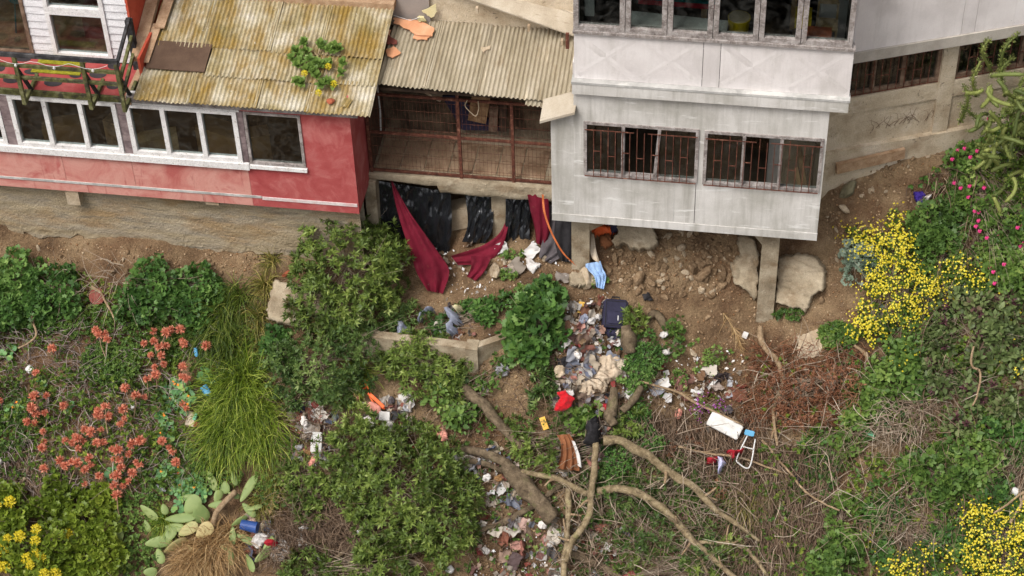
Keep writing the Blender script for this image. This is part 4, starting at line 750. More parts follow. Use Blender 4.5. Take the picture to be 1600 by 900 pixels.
STY = {  # template, leaf size, leaves per rosette, rosette spacing, spread, material
    'oleander': (LANCE, .105, 10, .075, (25, 100), 'leaf_oleander'), 'dark': (LANCE, .085, 9, .068, (25, 100), 'leaf_dark'), 'mallow': (PALM7, .15, 4, .085, (50, 100), 'leaf_mallow'), 'geranium': (PALM, .095, 5, .07, (40, 95), 'leaf_geranium'),
    'geranium_dark': (PALM, .095, 5, .07, (40, 95), 'leaf_mallow'), 'ivy': (SMALL, .045, 6, .038, (30, 100), 'leaf_mallow'), 'ovate': (OVATE, .11, 4, .07, (45, 100), 'leaf_geranium'), 'ovate_dark': (OVATE, .09, 5, .065, (40, 100), 'leaf_mallow'), 'lush': (PALM, .085, 6, .062, (30, 90), 'leaf_yellowgreen'),
    'mustard': (OVATE, .06, 4, .06, (30, 100), 'leaf_cover'), 'glaucous': (PALM, .1, 4, .07, (30, 90), 'leaf_glaucous'), 'purple': (OVATE, .11, 6, .085, (30, 105), 'leaf_purplegreen'), 'rust': (LANCE, .05, 5, .055, (20, 120), 'leaf_rust'), 'round': (ROUND, .07, 3, .06, (40, 90), 'leaf_round'), 'rosy': (OVATE, .05, 5, .05, (30, 95), 'leaf_geranium')}
def lobes3(lobes, split=False):
    out = []
    for lb in lobes:
        px, py, r = lb[:3]; h = lb[3] if len(lb) > 3 else .45; p = ghit(px, py)[0]; mp = m_px(p); R_ = r*mp; n = gnorm(p, .4)[0]; v = unit(CAM-p); cen = p+unit(n*.5+v*.5)*R_*h
        out.append((cen, R_*(.88 if split else 1), p, n))
        if split:
            rr_ = np.random.default_rng(int(px*13+py*7)); t1 = unit(np.cross(n, [1, .2, .1])); t2 = np.cross(n, t1); a0 = rr_.uniform(0, 6.28)
            for k in range(4): a = a0+k*1.57+rr_.normal(0, .3); out.append((cen+(t1*math.cos(a)+t2*math.sin(a))*R_*rr_.uniform(.6, .9)+n*R_*rr_.uniform(-.1, .45), R_*rr_.uniform(.34, .52), p, n))
    return out
def bush(name, label, cat, lobes, style, group=None, seed=0, dens=.95, stem='bark', extra=None, stems=3, size=1.0, flat=.85, lump=.35):
    r = np.random.default_rng(seed+len(label)*13); tpl, ls, k, sp, spread, mat = STY[style]; ls = ls*size
    L3 = lobes3(lobes, max(q[2] for q in lobes) > 19); base = L3[0][2]; root = thing(name, label, cat, tuple(base-np.array([0, 0, .05])), group); cl = Cloud(); PP = []; AA = []
    for (cen, R_, p, n) in L3:
        for shell, dn in ((1.0, 1.0), (.7, .3)):
            N = int(dn*dens*2.6*math.pi*(R_*shell)**2/sp**2); d = rdir(N, r); d = d[(d@n > -.25)]
            lum = (1+lump*1.3*fbm(d*2.6+cen*3, 4, seed))*np.where(r.uniform(0, 1, len(d)) < .07, r.uniform(1.05, 1.3, len(d)), 1); P = cen+d*(R_*shell*lum*r.uniform(.8, 1.08, len(d)))[:, None]*np.array([1, 1, flat])
            keep = np.ones(len(P), bool)
            for (c2, R2, _, _) in L3:
                if c2 is not cen: keep &= np.linalg.norm((P-c2)/np.array([1, 1, flat]), axis=1) > R2*.72
            keep &= fbm(P*4.5, 3, seed+3) > -.2
            keep &= P[:, 2] > gz(P[:, 0], P[:, 1])+.01
            P = P[keep]; d = d[keep]; PP.append(P); AA.append(unit(d+np.array([0, 0, .55])+.3*r.normal(size=d.shape)))
    P = np.concatenate(PP); A = np.concatenate(AA)
    tint = np.clip(.45+.45*fbm(P*2.3, 3, seed+8)+r.normal(0, .12, len(P)), 0, 1)
    cl.rosettes(tpl, P, A, ls*r.uniform(.8, 1.2, len(P)), k, tint, spread, r, petiole=.3 if style not in ('oleander', 'dark', 'ivy', 'rust') else 0)
    cl.build('crown', mat, root)
    nst = 0
    for (cen, R_, p, n) in [q for q in L3 if q[1] > .1][:stems*5:5 if len(L3) > 5*len(lobes)-1 else 1]:
        b0 = base+(p-base)*.35-np.array([0, 0, .06]); mid = (b0+cen)/2+r.normal(0, .05, 3)*R_; V, Fc = tube_geo(smooth_path([b0, mid, cen], 4), np.linspace(.035, .012, 9)*max(.5, R_*1.6), 7); put('trunk' if nst == 0 else 'limb', V, stem, root, polys=Fc, smooth=True); nst += 1
        tw = Cloud(); q = r.integers(0, len(P), 40); tw.sticks(np.repeat(cen[None], 40, 0), P[q]-cen, np.linalg.norm(P[q]-cen, axis=1)*np.where(np.arange(40) < 9, 1.25, .95), .007, r.uniform(.1, .8, 40), .35, 4, r); tw.build('twigs', 'twig', root, kind='stuff')
    return root, P, A, L3
def flowers_on(root, P, A, n, mat, size, r, tpl=FLOW, name='flowers', lift=.03, stuff=True, up=None):
    q = r.integers(0, len(P), n); cl = Cloud(); P = P+r.normal(0, .03, P.shape); d = unit(A[q]+.3*r.normal(size=(len(q), 3))); x = unit(np.cross(d, r.normal(size=d.shape)))
    cl.leaf(tpl, P[q]+r.normal(0, .03, (len(q), 3))+d*(lift*r.uniform(.5, 1.5, len(q)))[:, None], x, d, size*r.uniform(.7, 1.2, len(q)), r.uniform(0, 1, len(q))); return cl.build(name, mat, root, kind='stuff' if stuff else None)
def ground_pts(Q, h=0.0, r=rng):
    P = ghit(Q[:, 0], Q[:, 1]); N = gnorm(P); return P+N*(r.uniform(0, 1, len(P))*h)[:, None], N
def cover(name, label, cat, Q, tpl, size, k, mat, h=.12, spread=(30, 95), seed=1):
    r = np.random.default_rng(seed); P, N = ground_pts(Q, h, r); cl = Cloud(); A = unit(N+np.array([0, -.1, .4])+.35*r.normal(size=P.shape))
    tint = np.clip(.45+.5*fbm(P*1.6, 3, seed)+r.normal(0, .13, len(P)), 0, 1); cl.rosettes(tpl, P+A*.02, A, size*r.uniform(.7, 1.25, len(P)), k, tint, spread, r)
    return cl.build(name, mat, None, label=label, cat=cat, kind='stuff')
def tangle(name, label, cat, Q, length, rad, mat, flow=None, curl=.9, h=.25, seed=1, up=.5, flowf=1.0):
    r = np.random.default_rng(seed); P, N = ground_pts(Q, h*.7, r); cl = Cloud(); d = r.normal(size=P.shape)*np.array([1, .8, .6])+N*up*.6
    if flow is not None: d = d*.55+np.array(flow)*flowf
    cl.sticks(P, d, r.uniform(length*.4, length*1.2, len(P)), r.uniform(rad*.5, rad*1.3, len(P)), np.clip(.5+.4*fbm(P*2, 2, seed)+r.normal(0, .18, len(P)), 0, 1), curl, 4, r, follow=h)
    return cl.build(name, mat, None, label=label, cat=cat, kind='stuff')
DOWN = ghit(800, 800)[0]-ghit(800, 600)[0]; DOWN /= np.linalg.norm(DOWN)      # straight down the slope
# ---------------------------------------------------------------- low cover on both sides of the slope
left_poly = [(-160, 395), (40, 392), (120, 425), (190, 450), (330, 500), (410, 520), (430, 620), (330, 660), (290, 780), (-160, 800)]
Qa = in_poly(left_poly, 11000); r_ = np.random.default_rng(5)
dens = np.clip(1.15-((Qa[:, 1]-450)/260), .22, 1)*np.where((Qa[:, 0] > 120) & (Qa[:, 0] < 330) & (Qa[:, 1] < 610), 1.4, 1)
Qa = Qa[r_.uniform(0, 1, len(Qa)) < dens]; cover('ground_cover', 'low small leaved green cover on the left part of the slope', 'ground cover', patchy(Qa, 45, -.22, 4), SMALL, .045, 6, 'leaf_cover', .16, seed=11)
cover('ground_cover', 'sparse green leaves under the coral flowers', 'ground cover', in_poly([(-60, 560), (290, 600), (290, 760), (-60, 740)], 1300), SMALL, .06, 6, 'leaf_cover', .3, seed=27)
cover('ground_cover', 'brighter mounded green cover below the left geraniums', 'ground cover', np.r_[in_ell(175, 570, 45, 35, 900), in_ell(250, 530, 60, 35, 700), in_ell(20, 660, 45, 45, 700), in_ell(340, 740, 40, 30, 300), in_ell(110, 500, 90, 25, 700)], SMALL, .04, 7, 'leaf_geranium', .2, seed=12)
tangle('dry_scrub', 'grey mauve tangle of dead stems on the left slope', 'scrub', np.r_[in_poly([(-160, 520), (120, 520), (290, 590), (300, 760), (-160, 780)], 1700), in_poly([(-160, 400), (330, 480), (330, 560), (-160, 540)], 400)], .45, .0085, 'twig_grey', h=.3, seed=13)
tangle('dry_scrub', 'brown dead stems at the left edge above the yellow flowered bush', 'scrub', in_poly([(-120, 690), (100, 690), (140, 780), (-120, 800)], 1000), .5, .0085, 'twig_brown', flow=DOWN, curl=.6, h=.2, seed=14)
right_poly = [(1300, 500), (1340, 560), (1430, 540), (1400, 300), (1480, 250), (1560, 200), (1760, 120), (1760, 1040), (1180, 1040), (1150, 930), (1200, 800), (1240, 700), (1330, 660)]
cover('ground_cover', 'mixed dark green cover over the right part of the slope', 'ground cover', patchy(in_poly(right_poly, 9500), 50, -.12, 6), SMALL, .055, 6, 'leaf_cover', .2, seed=15)
cover('ground_cover', 'broader leaved cover between the right hand bushes', 'ground cover', patchy(in_poly(right_poly, 4600), 40, .02, 9), OVATE, .075, 5, 'leaf_mallow', .2, seed=16)
tangle('dry_scrub', 'brown dry grass and stems lying between the right hand bushes', 'scrub', patchy(in_poly(right_poly, 7000), 55, -.02, 23), .55, .0085, 'twig_brown', flow=DOWN, flowf=.6, curl=.8, h=.4, seed=17)
tangle('dry_scrub', 'dense brown brush hanging down the slope right of the fallen branches', 'scrub', np.r_[in_poly([(1170, 720), (1240, 690), (1300, 760), (1280, 930), (1170, 930), (1140, 830)], 2300), in_poly([(990, 640), (1190, 640), (1240, 720), (1180, 780), (1010, 700)], 1100)], .6, .0085, 'twig_brown', flow=DOWN, flowf=1.3, curl=.8, h=.35, seed=18)
tangle('dry_scrub', 'pale bleached branches sprawling at the lower right', 'scrub', np.r_[in_poly([(1370, 770), (1450, 740), (1480, 840), (1380, 850)], 120), in_poly([(1540, 640), (1680, 560), (1680, 800), (1560, 780)], 130), in_poly([(1370, 640), (1460, 620), (1460, 690), (1370, 700)], 300)], .6, .008, 'twig', curl=1.1, h=.4, seed=19)
tangle('dry_scrub', 'wiry brown dead shrub at the lower middle left', 'scrub', np.r_[in_ell(520, 830, 55, 40, 1100), in_ell(450, 850, 40, 50, 400), in_ell(560, 850, 40, 45, 300)], .45, .0085, 'twig_brown', curl=1.3, h=.35, seed=20)
tangle('dry_scrub', 'scattered dead twigs and stalks over the rubbish slope in the middle', 'scrub', np.r_[in_poly([(620, 600), (900, 560), (1180, 600), (1180, 900), (760, 960), (620, 700)], 1300), in_poly([(880, 820), (1150, 800), (1180, 960), (860, 960)], 800), in_poly([(440, 620), (560, 640), (520, 900), (430, 900)], 900)], .42, .008, 'twig_brown', curl=.8, h=.3, seed=21)
tangle('dry_scrub', 'few bleached twigs at the foot of the red house foundation', 'scrub', np.r_[in_ell(215, 445, 40, 25, 26), in_ell(140, 450, 60, 30, 40), in_ell(190, 425, 25, 20, 16)], .7, .008, 'twig', curl=.5, h=.5, up=1.2, seed=22)
cover('ground_cover', 'sparse weeds on the bare earth below the patio and pillars', 'ground cover', np.r_[in_ell(800, 400, 20, 8, 30), in_ell(795, 435, 14, 8, 30), in_ell(845, 455, 40, 12, 60), in_ell(1235, 490, 30, 10, 50), in_ell(1310, 525, 30, 22, 260), in_ell(930, 442, 22, 8, 40), in_poly([(880, 540), (1000, 480), (1180, 560), (1000, 640)], 80), in_poly([(700, 620), (1180, 720), (1100, 900), (700, 900)], 900), in_poly([(900, 680), (1240, 740), (1260, 920), (900, 920)], 1900)], SMALL, .06, 6, 'leaf_geranium', .1, seed=24)
def litterleaves(label, Q, mat, seed):
    r = np.random.default_rng(seed); P, N = ground_pts(Q, .03, r); cl = Cloud(); cl.leaf(OVATE, P+N*.012, rdir(len(P), r)-N*.3, N+.5*r.normal(size=P.shape), r.uniform(.025, .075, len(P)), r.uniform(0, 1, len(P))); cl.build('leaf_litter', mat, None, label=label, cat='leaf litter', kind='stuff')
litterleaves('brown dead leaves strewn over the lower slope', np.r_[patchy(in_poly([(430, 600), (700, 560), (1180, 560), (1380, 560), (1380, 960), (380, 960)], 7000), 40, -.15, 31), patchy(in_poly([(-160, 420), (420, 470), (320, 780), (-160, 800)], 2500), 40, -.1, 33), patchy(in_poly(right_poly, 3500), 40, -.1, 35)], 'leaf_dry', 32)
cover('ground_cover', 'low green weeds around and above the prickly pear', 'ground cover', np.r_[in_poly([(180, 770), (260, 760), (250, 900), (190, 900)], 420), in_poly([(210, 700), (330, 690), (340, 760), (230, 790)], 380), in_poly([(400, 690), (470, 680), (460, 800), (400, 790)], 300)], SMALL, .055, 6, 'leaf_geranium', .18, seed=26)
# ---------------------------------------------------------------- shrubs
OLG = 'glossy narrow leaved shrubs in the middle'
bush('round_shrub', 'large rounded glossy shrub in front of the red house corner', 'shrub', [(540, 425, 78, .6), (500, 470, 52), (592, 445, 40), (520, 390, 52, .8), (575, 390, 42, .8), (545, 480, 55)], 'oleander', OLG, 1, lump=.3)
bush('round_shrub', 'dark spreading shrub below the concrete block left of the planter wall', 'shrub', [(500, 570, 62), (545, 530, 48), (455, 595, 38), (540, 600, 35), (600, 500, 35), (640, 495, 25)], 'dark', OLG, 2)
bush('round_shrub', 'glossy shrub leaning over the planter wall', 'shrub', [(660, 570, 45), (705, 588, 36), (620, 560, 32), (690, 560, 30)], 'oleander', OLG, 3)
bush('round_shrub', 'largest glossy shrub at the bottom beside the fallen trunks', 'shrub', [(625, 765, 82), (565, 700, 55), (690, 805, 66), (570, 755, 50), (690, 745, 45), (650, 690, 35), (630, 820, 40)], 'oleander', OLG, 4, lump=.4)
bush('round_shrub', 'small glossy shrub at the bottom edge below the dead brown shrub', 'shrub', [(600, 890, 50), (480, 890, 38), (660, 880, 40), (540, 915, 40)], 'oleander', OLG, 5)
bush('round_shrub', 'small glossy shrub left of the largest shrub by the white polystyrene', 'shrub', [(455, 745, 24), (490, 770, 32), (470, 720, 18), (485, 800, 22)], 'oleander', OLG, 6)
bush('round_shrub', 'tuft of glossy leaves around the stump below the suitcase', 'shrub', [(985, 500, 20, .8), (970, 515, 12)], 'oleander', OLG, 7)
bush('round_shrub', 'glossy sprouts along the trunks right of the red cloth', 'shrub', [(985, 660, 26), (960, 690, 18), (820, 690, 24), (850, 715, 30), (810, 670, 20)], 'oleander', OLG, 8, dens=.7)
bush('round_shrub', 'glossy sprouts under the long arched branches', 'shrub', [(1010, 830, 45, .2), (1060, 750, 35, .2), (950, 770, 40, .2), (1090, 860, 35, .2), (1000, 780, 30, .2)], 'dark', OLG, 9, dens=.5)
bush('round_shrub', 'glossy sprouts at the bottom right of the arched branches', 'shrub', [(1130, 860, 28), (1090, 895, 30), (990, 900, 25)], 'oleander', OLG, 10, dens=.6)
bush('mallow', 'tall bright mallow with big lobed leaves beside the planter wall', 'shrub', [(842, 490, 32, .8), (850, 466, 24, .9), (828, 545, 28), (818, 512, 26), (860, 520, 20)], 'mallow', None, 21, lump=.25)
MG = 'leafy mallows and geraniums'
bush('mallow', 'low mallow with pale round leaves below the red cloth', 'shrub', [(898, 664, 19), (880, 674, 14), (915, 648, 11)], 'geranium', MG, 22, size=1.5)
bush('leafy_plant', 'broad leaved plants filling the planter', 'plant', [(765, 488, 20), (735, 485, 14), (795, 475, 14), (700, 505, 14), (680, 520, 14)], 'ovate_dark', None, 23)
bush('leafy_plant', 'broad leaved plants on bare soil right of the planter wall', 'plant', [(690, 620, 26), (720, 650, 22), (710, 600, 18), (780, 570, 12), (765, 600, 16), (735, 640, 18)], 'ovate', None, 24, dens=.8)
bush('leafy_plant', 'narrow leaved clump below the tall mallow', 'plant', [(850, 600, 20), (845, 625, 18)], 'dark', None, 25, size=1.3)
bush('ivy_mound', 'dense dark mound of small leaves right of the beige tarp', 'shrub', [(1005, 560, 28), (1008, 535, 20), (985, 595, 22), (995, 580, 26)], 'ivy', None, 26)
bush('ivy_mound', 'dark small leaved growth under the crossing branches', 'shrub', [(960, 720, 26), (950, 745, 22), (1010, 690, 24), (990, 640, 22)], 'ivy', None, 27, dens=.8)
for i, (x, y, s, lb) in enumerate([(1112, 556, 14, 'small green clump alone on the bare earth'), (1052, 507, 14, 'small mallow highest on the bare earth path'), (1055, 540, 12, 'small mallow in the middle of the bare earth path'), (1060, 590, 12, 'small weed lowest on the bare earth path'), (1245, 490, 10, 'small weed at the foot of the broken concrete block')]):
    bush('weed_clump', lb, 'plant', [(x, y, s)], 'rosy' if i in (0, 3, 4) else 'geranium', 'weeds on the bare earth', 30+i, stems=1)
GL = 'geranium bushes on the left'
bush('geranium', 'deep green geranium bush under the red house foundation', 'shrub', [(250, 455, 42), (310, 445, 28), (215, 480, 28), (295, 480, 32), (330, 455, 18)], 'geranium_dark', GL, 41)
bush('geranium', 'geranium mass at the left edge under the foundation', 'shrub', [(30, 440, 42), (95, 455, 38), (0, 480, 40), (60, 480, 35), (-40, 450, 45), (15, 410, 22)], 'geranium_dark', GL, 42)
bush('geranium', 'thin geranium left of the big dark shrub', 'shrub', [(435, 540, 18), (445, 560, 16), (432, 525, 12)], 'geranium_dark', GL, 43, size=1.2)
rt, P, A, _ = bush('lush_bush', 'lush yellow green bush with yellow pompom flowers at the lower left corner', 'shrub', [(60, 845, 62), (135, 820, 48), (150, 875, 45), (20, 800, 42), (100, 780, 30), (90, 900, 55), (160, 785, 26), (-40, 850, 45)], 'lush', None, 51, lump=.3)
V0, T0 = [], []; r = np.random.default_rng(3); cl = Cloud(); d = rdir(70, r); cl.leaf(SMALL, d*.028, d, rdir(70, r), .024, r.uniform(0, 1, 70)); d = rdir(50, r); cl.leaf(FLOW, d*.03, np.cross(d, [.2, .5, .7]), d, .022, r.uniform(0, 1, 50))
PV, PT_, Pt = np.concatenate(cl.V), np.concatenate(cl.T), np.concatenate(cl.t)
def pompom(px, py, s, root):
    p = ghit(px, py)[0]; b = np.argmin(np.linalg.norm(np.c_[(P-CAM)@RT, (P-CAM)@UP]/((P-CAM)@FWD)[:, None]*F-np.array([px-800, 450-py]), axis=1)-.0*P[:, 2]); q = P[b]+np.array([0, -.1, .13])
    put('flower_head', PV*s*1.9+q, 'petal_yellow', root, tris=PT_, tint=Pt)
for i, (x, y) in enumerate([(45, 827), (57, 825), (36, 843), (18, 842), (60, 841), (109, 835), (9, 852), (14, 864), (45, 872), (71, 870), (2, 870), (10, 890), (55, 884), (77, 896), (89, 896), (2, 790), (8, 603+282), (22, 785), (62, 866), (-30, 850), (-20, 880)]): pompom(x, y, .85+.3*(i % 3)/2, rt)
# right side
GR = 'geranium bushes on the right'
bush('geranium', 'full bright geranium beside the purple bag', 'shrub', [(1452, 345, 30), (1475, 365, 30), (1450, 375, 26), (1495, 345, 18)], 'geranium', GR, 61)
bush('geranium', 'bright geranium just below the one beside the purple bag', 'shrub', [(1468, 392, 24), (1480, 405, 20), (1465, 410, 18)], 'geranium', GR, 62)
rt, P, A, _ = bush('pink_geranium', 'trailing geranium with many pink flowers at the right edge', 'shrub', [(1515, 250, 26), (1505, 300, 22), (1530, 310, 24), (1580, 360, 34), (1545, 355, 26), (1570, 410, 34), (1600, 430, 40), (1540, 395, 22), (1650, 370, 50), (1510, 265, 18)], 'geranium', None, 63, dens=.75)
r = np.random.default_rng(8); fl = Cloud(); d = rdir(26, r); d[:, 2] = np.abs(d[:, 2]); fl.leaf(FLOW, d*.025, np.cross(d, [.2, .5, .7]), d, .03, r.uniform(0, 1, 26)); fV, fT, ft_ = np.concatenate(fl.V), np.concatenate(fl.T), np.concatenate(fl.t)
for (x, y) in [(1497, 235), (1507, 232), (1527, 236), (1488, 249), (1516, 246), (1501, 294), (1515, 291), (1538, 294), (1491, 286), (1513, 308), (1529, 332), (1529, 345), (1554, 337), (1525, 354), (1531, 361), (1542, 372), (1557, 369), (1598, 352), (1590, 356), (1569, 413), (1552, 425), (1547, 417), (1490, 328), (1594, 385), (1545, 187), (1554, 443), (1535, 292), (1523, 330), (1599, 380), (1452, 320)]:
    b = np.argmin(np.linalg.norm(np.c_[(P-CAM)@RT, (P-CAM)@UP]/((P-CAM)@FWD)[:, None]*F-np.array([x-800, 450-y]), axis=1)); q = P[b]-unit(P[b]-CAM)*.1; q = q+RT*((x-800)-((q-CAM)@RT)/((q-CAM)@FWD)*F)*.0105+UP*((450-y)-((q-CAM)@UP)/((q-CAM)@FWD)*F)*.0105
    put('flower_head', fV*1.15+q, 'petal_pink', rt, tris=fT, tint=ft_)
def mustard(label, lobes, n, seed, gl=None):
    rt, P, A, _ = bush('mustard_bush', label, 'shrub', lobes, 'mustard', 'yellow flowering bushes', seed, dens=.8)
    r = np.random.default_rng(seed); keep = A[:, 2] > .1; vv = unit(CAM-P); keep &= (A*vv).sum(1) > .35; flowers_on(rt, P[keep], A[keep]+[0, -.3, .3], n, 'petal_yellow', .044, r, lift=.16)
    st = Cloud(); q = r.choice(len(P), 160); st.sticks(P[q]-A[q]*.1, A[q]+.3*r.normal(size=(160, 3))+[0, 0, .4], .22, .004, .5, .3, 3, r); st.build('flower_stalks', 'leaf_cover', rt, kind='stuff')
mustard('tall yellow flowering bush beside the broken concrete', [(1400, 430, 34), (1390, 470, 38), (1365, 500, 30), (1395, 380, 26, .8), (1425, 450, 30), (1350, 385, 18), (1340, 365, 14), (1400, 345, 14), (1450, 465, 24)], 1900, 71)
mustard('yellow flowering bush in the lower right corner', [(1560, 840, 42), (1585, 880, 52), (1535, 810, 24), (1620, 850, 50), (1545, 890, 30)], 1700, 72)
mustard('thin yellow flowering plants at the bottom edge of the right slope', [(1430, 885, 22), (1480, 870, 18), (1400, 890, 18), (1355, 845, 8)], 300, 73)
mustard('thin yellow flowering plants among the geraniums on the right', [(1505, 420, 22), (1530, 450, 20), (1410, 560, 18), (1580, 490, 16), (1585, 570, 16), (1480, 430, 16)], 420, 74)
bush('grey_leaved_plant', 'pale grey leaved plant left of the tall yellow flowers', 'plant', [(1342, 395, 20), (1340, 425, 22), (1352, 410, 18)], 'glaucous', 'grey leaved plants', 75)
bush('grey_leaved_plant', 'pale grey leaved plant between yellow flowers and purple shrub', 'plant', [(1500, 455, 14), (1380, 500, 14), (1430, 440, 10)], 'glaucous', 'grey leaved plants', 76)
def purple(label, lobes, seed):
    rt, P, A, _ = bush('purple_shrub', label, 'shrub', lobes, 'purple', 'dusky shrubs with purple seed heads', seed); r = np.random.default_rng(seed); q = r.choice(len(P), 26, replace=False)
    cl = Cloud(); base = np.repeat(P[q], 40, 0); d = rdir(len(base), r); cl.leaf(LANCE, base+np.repeat(A[q], 40, 0)*.04, d, rdir(len(base), r), .1*r.uniform(.5, 1.2, len(base)), r.uniform(0, 1, len(base))); cl.build('seed_heads', 'seedhead_purple', rt, kind='stuff')
purple('dusky green shrub with purple seed heads at the right edge', [(1500, 490, 34), (1562, 500, 36), (1540, 545, 28), (1605, 560, 36), (1470, 530, 24)], 81)
purple('lower dusky shrub with purple seed heads behind the leaning bare branch', [(1470, 590, 26), (1525, 605, 28), (1575, 635, 26), (1500, 660, 22)], 82)
bush('leafy_plant', 'large plant with rounded glossy leaves below the tall yellow flowers', 'plant', [(1392, 590, 32), (1420, 560, 30), (1360, 602, 22), (1430, 590, 28), (1400, 525, 20), (1420, 500, 20)], 'ovate', None, 83)
bush('leafy_plant', 'round leaved plant below the rust coloured brush', 'plant', [(1345, 640, 20), (1365, 635, 18), (1335, 655, 14)], 'ovate', None, 84)
bush('leafy_plant', 'broad leaved clump beside the big lower right geranium', 'plant', [(1515, 700, 24), (1535, 710, 26), (1540, 735, 24), (1420, 725, 14), (1525, 760, 20)], 'ovate', None, 85)
bush('geranium', 'big bright geranium in the middle of the lower right slope', 'shrub', [(1465, 745, 34), (1440, 735, 24), (1490, 755, 26), (1475, 775, 24), (1470, 715, 20)], 'geranium', GR, 86, size=1.1)
bush('geranium', 'bright geranium at the bottom edge right of the dense brown brush', 'shrub', [(1305, 875, 32), (1325, 855, 24), (1290, 890, 24), (1300, 910, 40)], 'geranium', GR, 87)
bush('geranium', 'geranium just above the bottom one beside the brown brush', 'shrub', [(1315, 815, 22), (1325, 795, 18), (1310, 790, 14)], 'geranium', GR, 88)
bush('geranium', 'small geraniums between the brown brush and the green plastic scrap', 'shrub', [(1285, 720, 14), (1310, 690, 18), (1330, 695, 14), (1270, 745, 12), (1295, 745, 12), (1275, 690, 14), (1320, 715, 12)], 'geranium', GR, 89, dens=.8)
bush('leafy_plant', 'broad leaved plants at the foot of the lower right geranium slope', 'plant', [(1370, 800, 22), (1400, 800, 20), (1365, 825, 16), (1480, 840, 24), (1500, 850, 20), (1440, 860, 22), (1390, 870, 24)], 'ovate_dark', None, 90)
bush('leafy_plant', 'dark leafy growth along the right edge above the yellow corner bush', 'plant', [(1560, 770, 24), (1600, 790, 26), (1590, 700, 22), (1620, 680, 26), (1550, 670, 20)], 'geranium_dark', None, 91)
# rust-coloured dead brush
rt, P, A, _ = bush('dead_brush', 'heap of rust brown dead leafy brush below the second pillar', 'shrub', [(1260, 600, 38, .7), (1310, 590, 36, .7), (1220, 620, 34, .7), (1330, 570, 26, .3), (1250, 640, 30, .7), (1200, 580, 26, .2), (1290, 640, 28, .3), (1190, 650, 26, .2)], 'rust', None, 92, dens=1.0)
tangle('dry_scrub', 'reddish brown twigs spilling from the dead brush heap', 'scrub', np.r_[in_poly([(1170, 540), (1360, 540), (1350, 640), (1230, 680), (1160, 640)], 900)], .42, .008, 'leaf_rust', curl=1.0, h=.4, seed=93)
bush('dead_brush', 'low rust brown dead leaves around the crossing branches', 'shrub', [(1080, 690, 24, .2), (1040, 700, 20, .2), (1130, 760, 22, .2)], 'rust', None, 94, dens=.5)
tangle('dry_scrub', 'grey branching dead twigs standing over the rust brown brush and right of it', 'scrub', np.r_[in_poly([(1170, 560), (1370, 540), (1340, 680), (1190, 720)], 160), in_poly([(1240, 690), (1420, 660), (1440, 880), (1260, 860)], 110)], .7, .01, 'twig', curl=.8, h=.6, seed=95)
cover('ground_cover', 'green sprigs poking through the dead brush', 'ground cover', np.r_[in_poly([(1180, 560), (1360, 560), (1300, 680), (1200, 680)], 90), in_poly([(1180, 700), (1270, 700), (1260, 900), (1160, 880)], 200)], SMALL, .06, 6, 'leaf_cover', .35, seed=96)
# ---------------------------------------------------------------- grass tussocks
def tussock(label, lobes, n, mat, ln, seed, group='grass tussocks', droop=2.6, wd=.013):
    r = np.random.default_rng(seed); L3 = lobes3(lobes); root = thing('grass_tussock', label, 'grass', tuple(L3[0][2]), group)
    for i, (cen, R_, p, nn) in enumerate(L3):
        k = int(n*R_**2/sum(q[1]**2 for q in L3)); off = rdir(k, r)*np.array([1, 1, .3])*R_*.62*np.sqrt(r.uniform(0, 1, (k, 1))); P = p+off; P[:, 2] = gz(P[:, 0], P[:, 1])+r.uniform(0, .25, k)*R_
        d = unit(off/(R_*.62)*1.0+np.array([0, -.5, .75])+.5*r.normal(size=(k, 3))); cl = Cloud(); cl.blades(P, d, ln*r.uniform(.55, 1.15, k), wd, np.clip(.45+.3*fbm(P*3, 2, seed)+r.normal(0, .27, k), 0, 1), droop, 6, r); cl.build('blades', mat, root, kind='stuff')
tussock('great shaggy grass tussock in the lower left', [(375, 640, 85), (350, 690, 65), (410, 680, 60), (370, 600, 55)], 3600, 'grass_green', .6, 101)
tussock('long weeping grass right of the left geranium bush', [(350, 500, 50), (330, 530, 40), (365, 545, 35), (375, 470, 30)], 1300, 'grass_deep', .6, 102)
tussock('yellowing grass strip left of the concrete block', [(415, 450, 22), (405, 500, 22), (425, 410, 16), (400, 535, 18)], 650, 'grass_mixed', .4, 103)
tussock('fine grass hanging below the dark spreading shrub', [(560, 590, 26), (540, 620, 20)], 500, 'grass_green', .5, 104)
tussock('grass tuft between the prickly pear pads', [(255, 815, 18), (265, 830, 16)], 420, 'grass_green', .4, 105)
tussock('dry straw coloured grass skirt under the prickly pear', [(330, 870, 45), (300, 890, 40), (360, 850, 30)], 2200, 'grass_dry', .6, 106)
tussock('tuft of thin grass right of the green plastic scrap', [(1170, 790, 26), (1190, 760, 20)], 420, 'grass_mixed', .5, 107)
tussock('grass at the left of the small glossy shrub by the polystyrene', [(425, 720, 20), (430, 760, 20), (410, 790, 22)], 700, 'grass_mixed', .4, 108)
for i, (pts, lb) in enumerate([([(1130, 490), (1150, 520), (1158, 550)], 'dry palm frond lying on the bare earth path'), ([(1000, 602), (1060, 615), (1110, 625)], 'dry palm frond beside the ivy mound'), ([(735, 525), (742, 540), (738, 548)], 'small dry straw bunch at the planter corner')]):
    cl = Cloud(); r = np.random.default_rng(i); C3 = smooth_path([g(*q, .05) for q in pts], 8); idx = r.integers(0, len(C3)-1, 90); dd = C3[np.minimum(idx+1, len(C3)-1)]-C3[idx]
    cl.blades(C3[idx], unit(dd)+.35*r.normal(size=dd.shape)+[0, 0, .25], r.uniform(.15, .35, 90), .008, r.uniform(.3, 1, 90), .6, 4, r); cl.build('palm_frond', 'grass_dry', None, label=lb, cat='frond', kind=None)
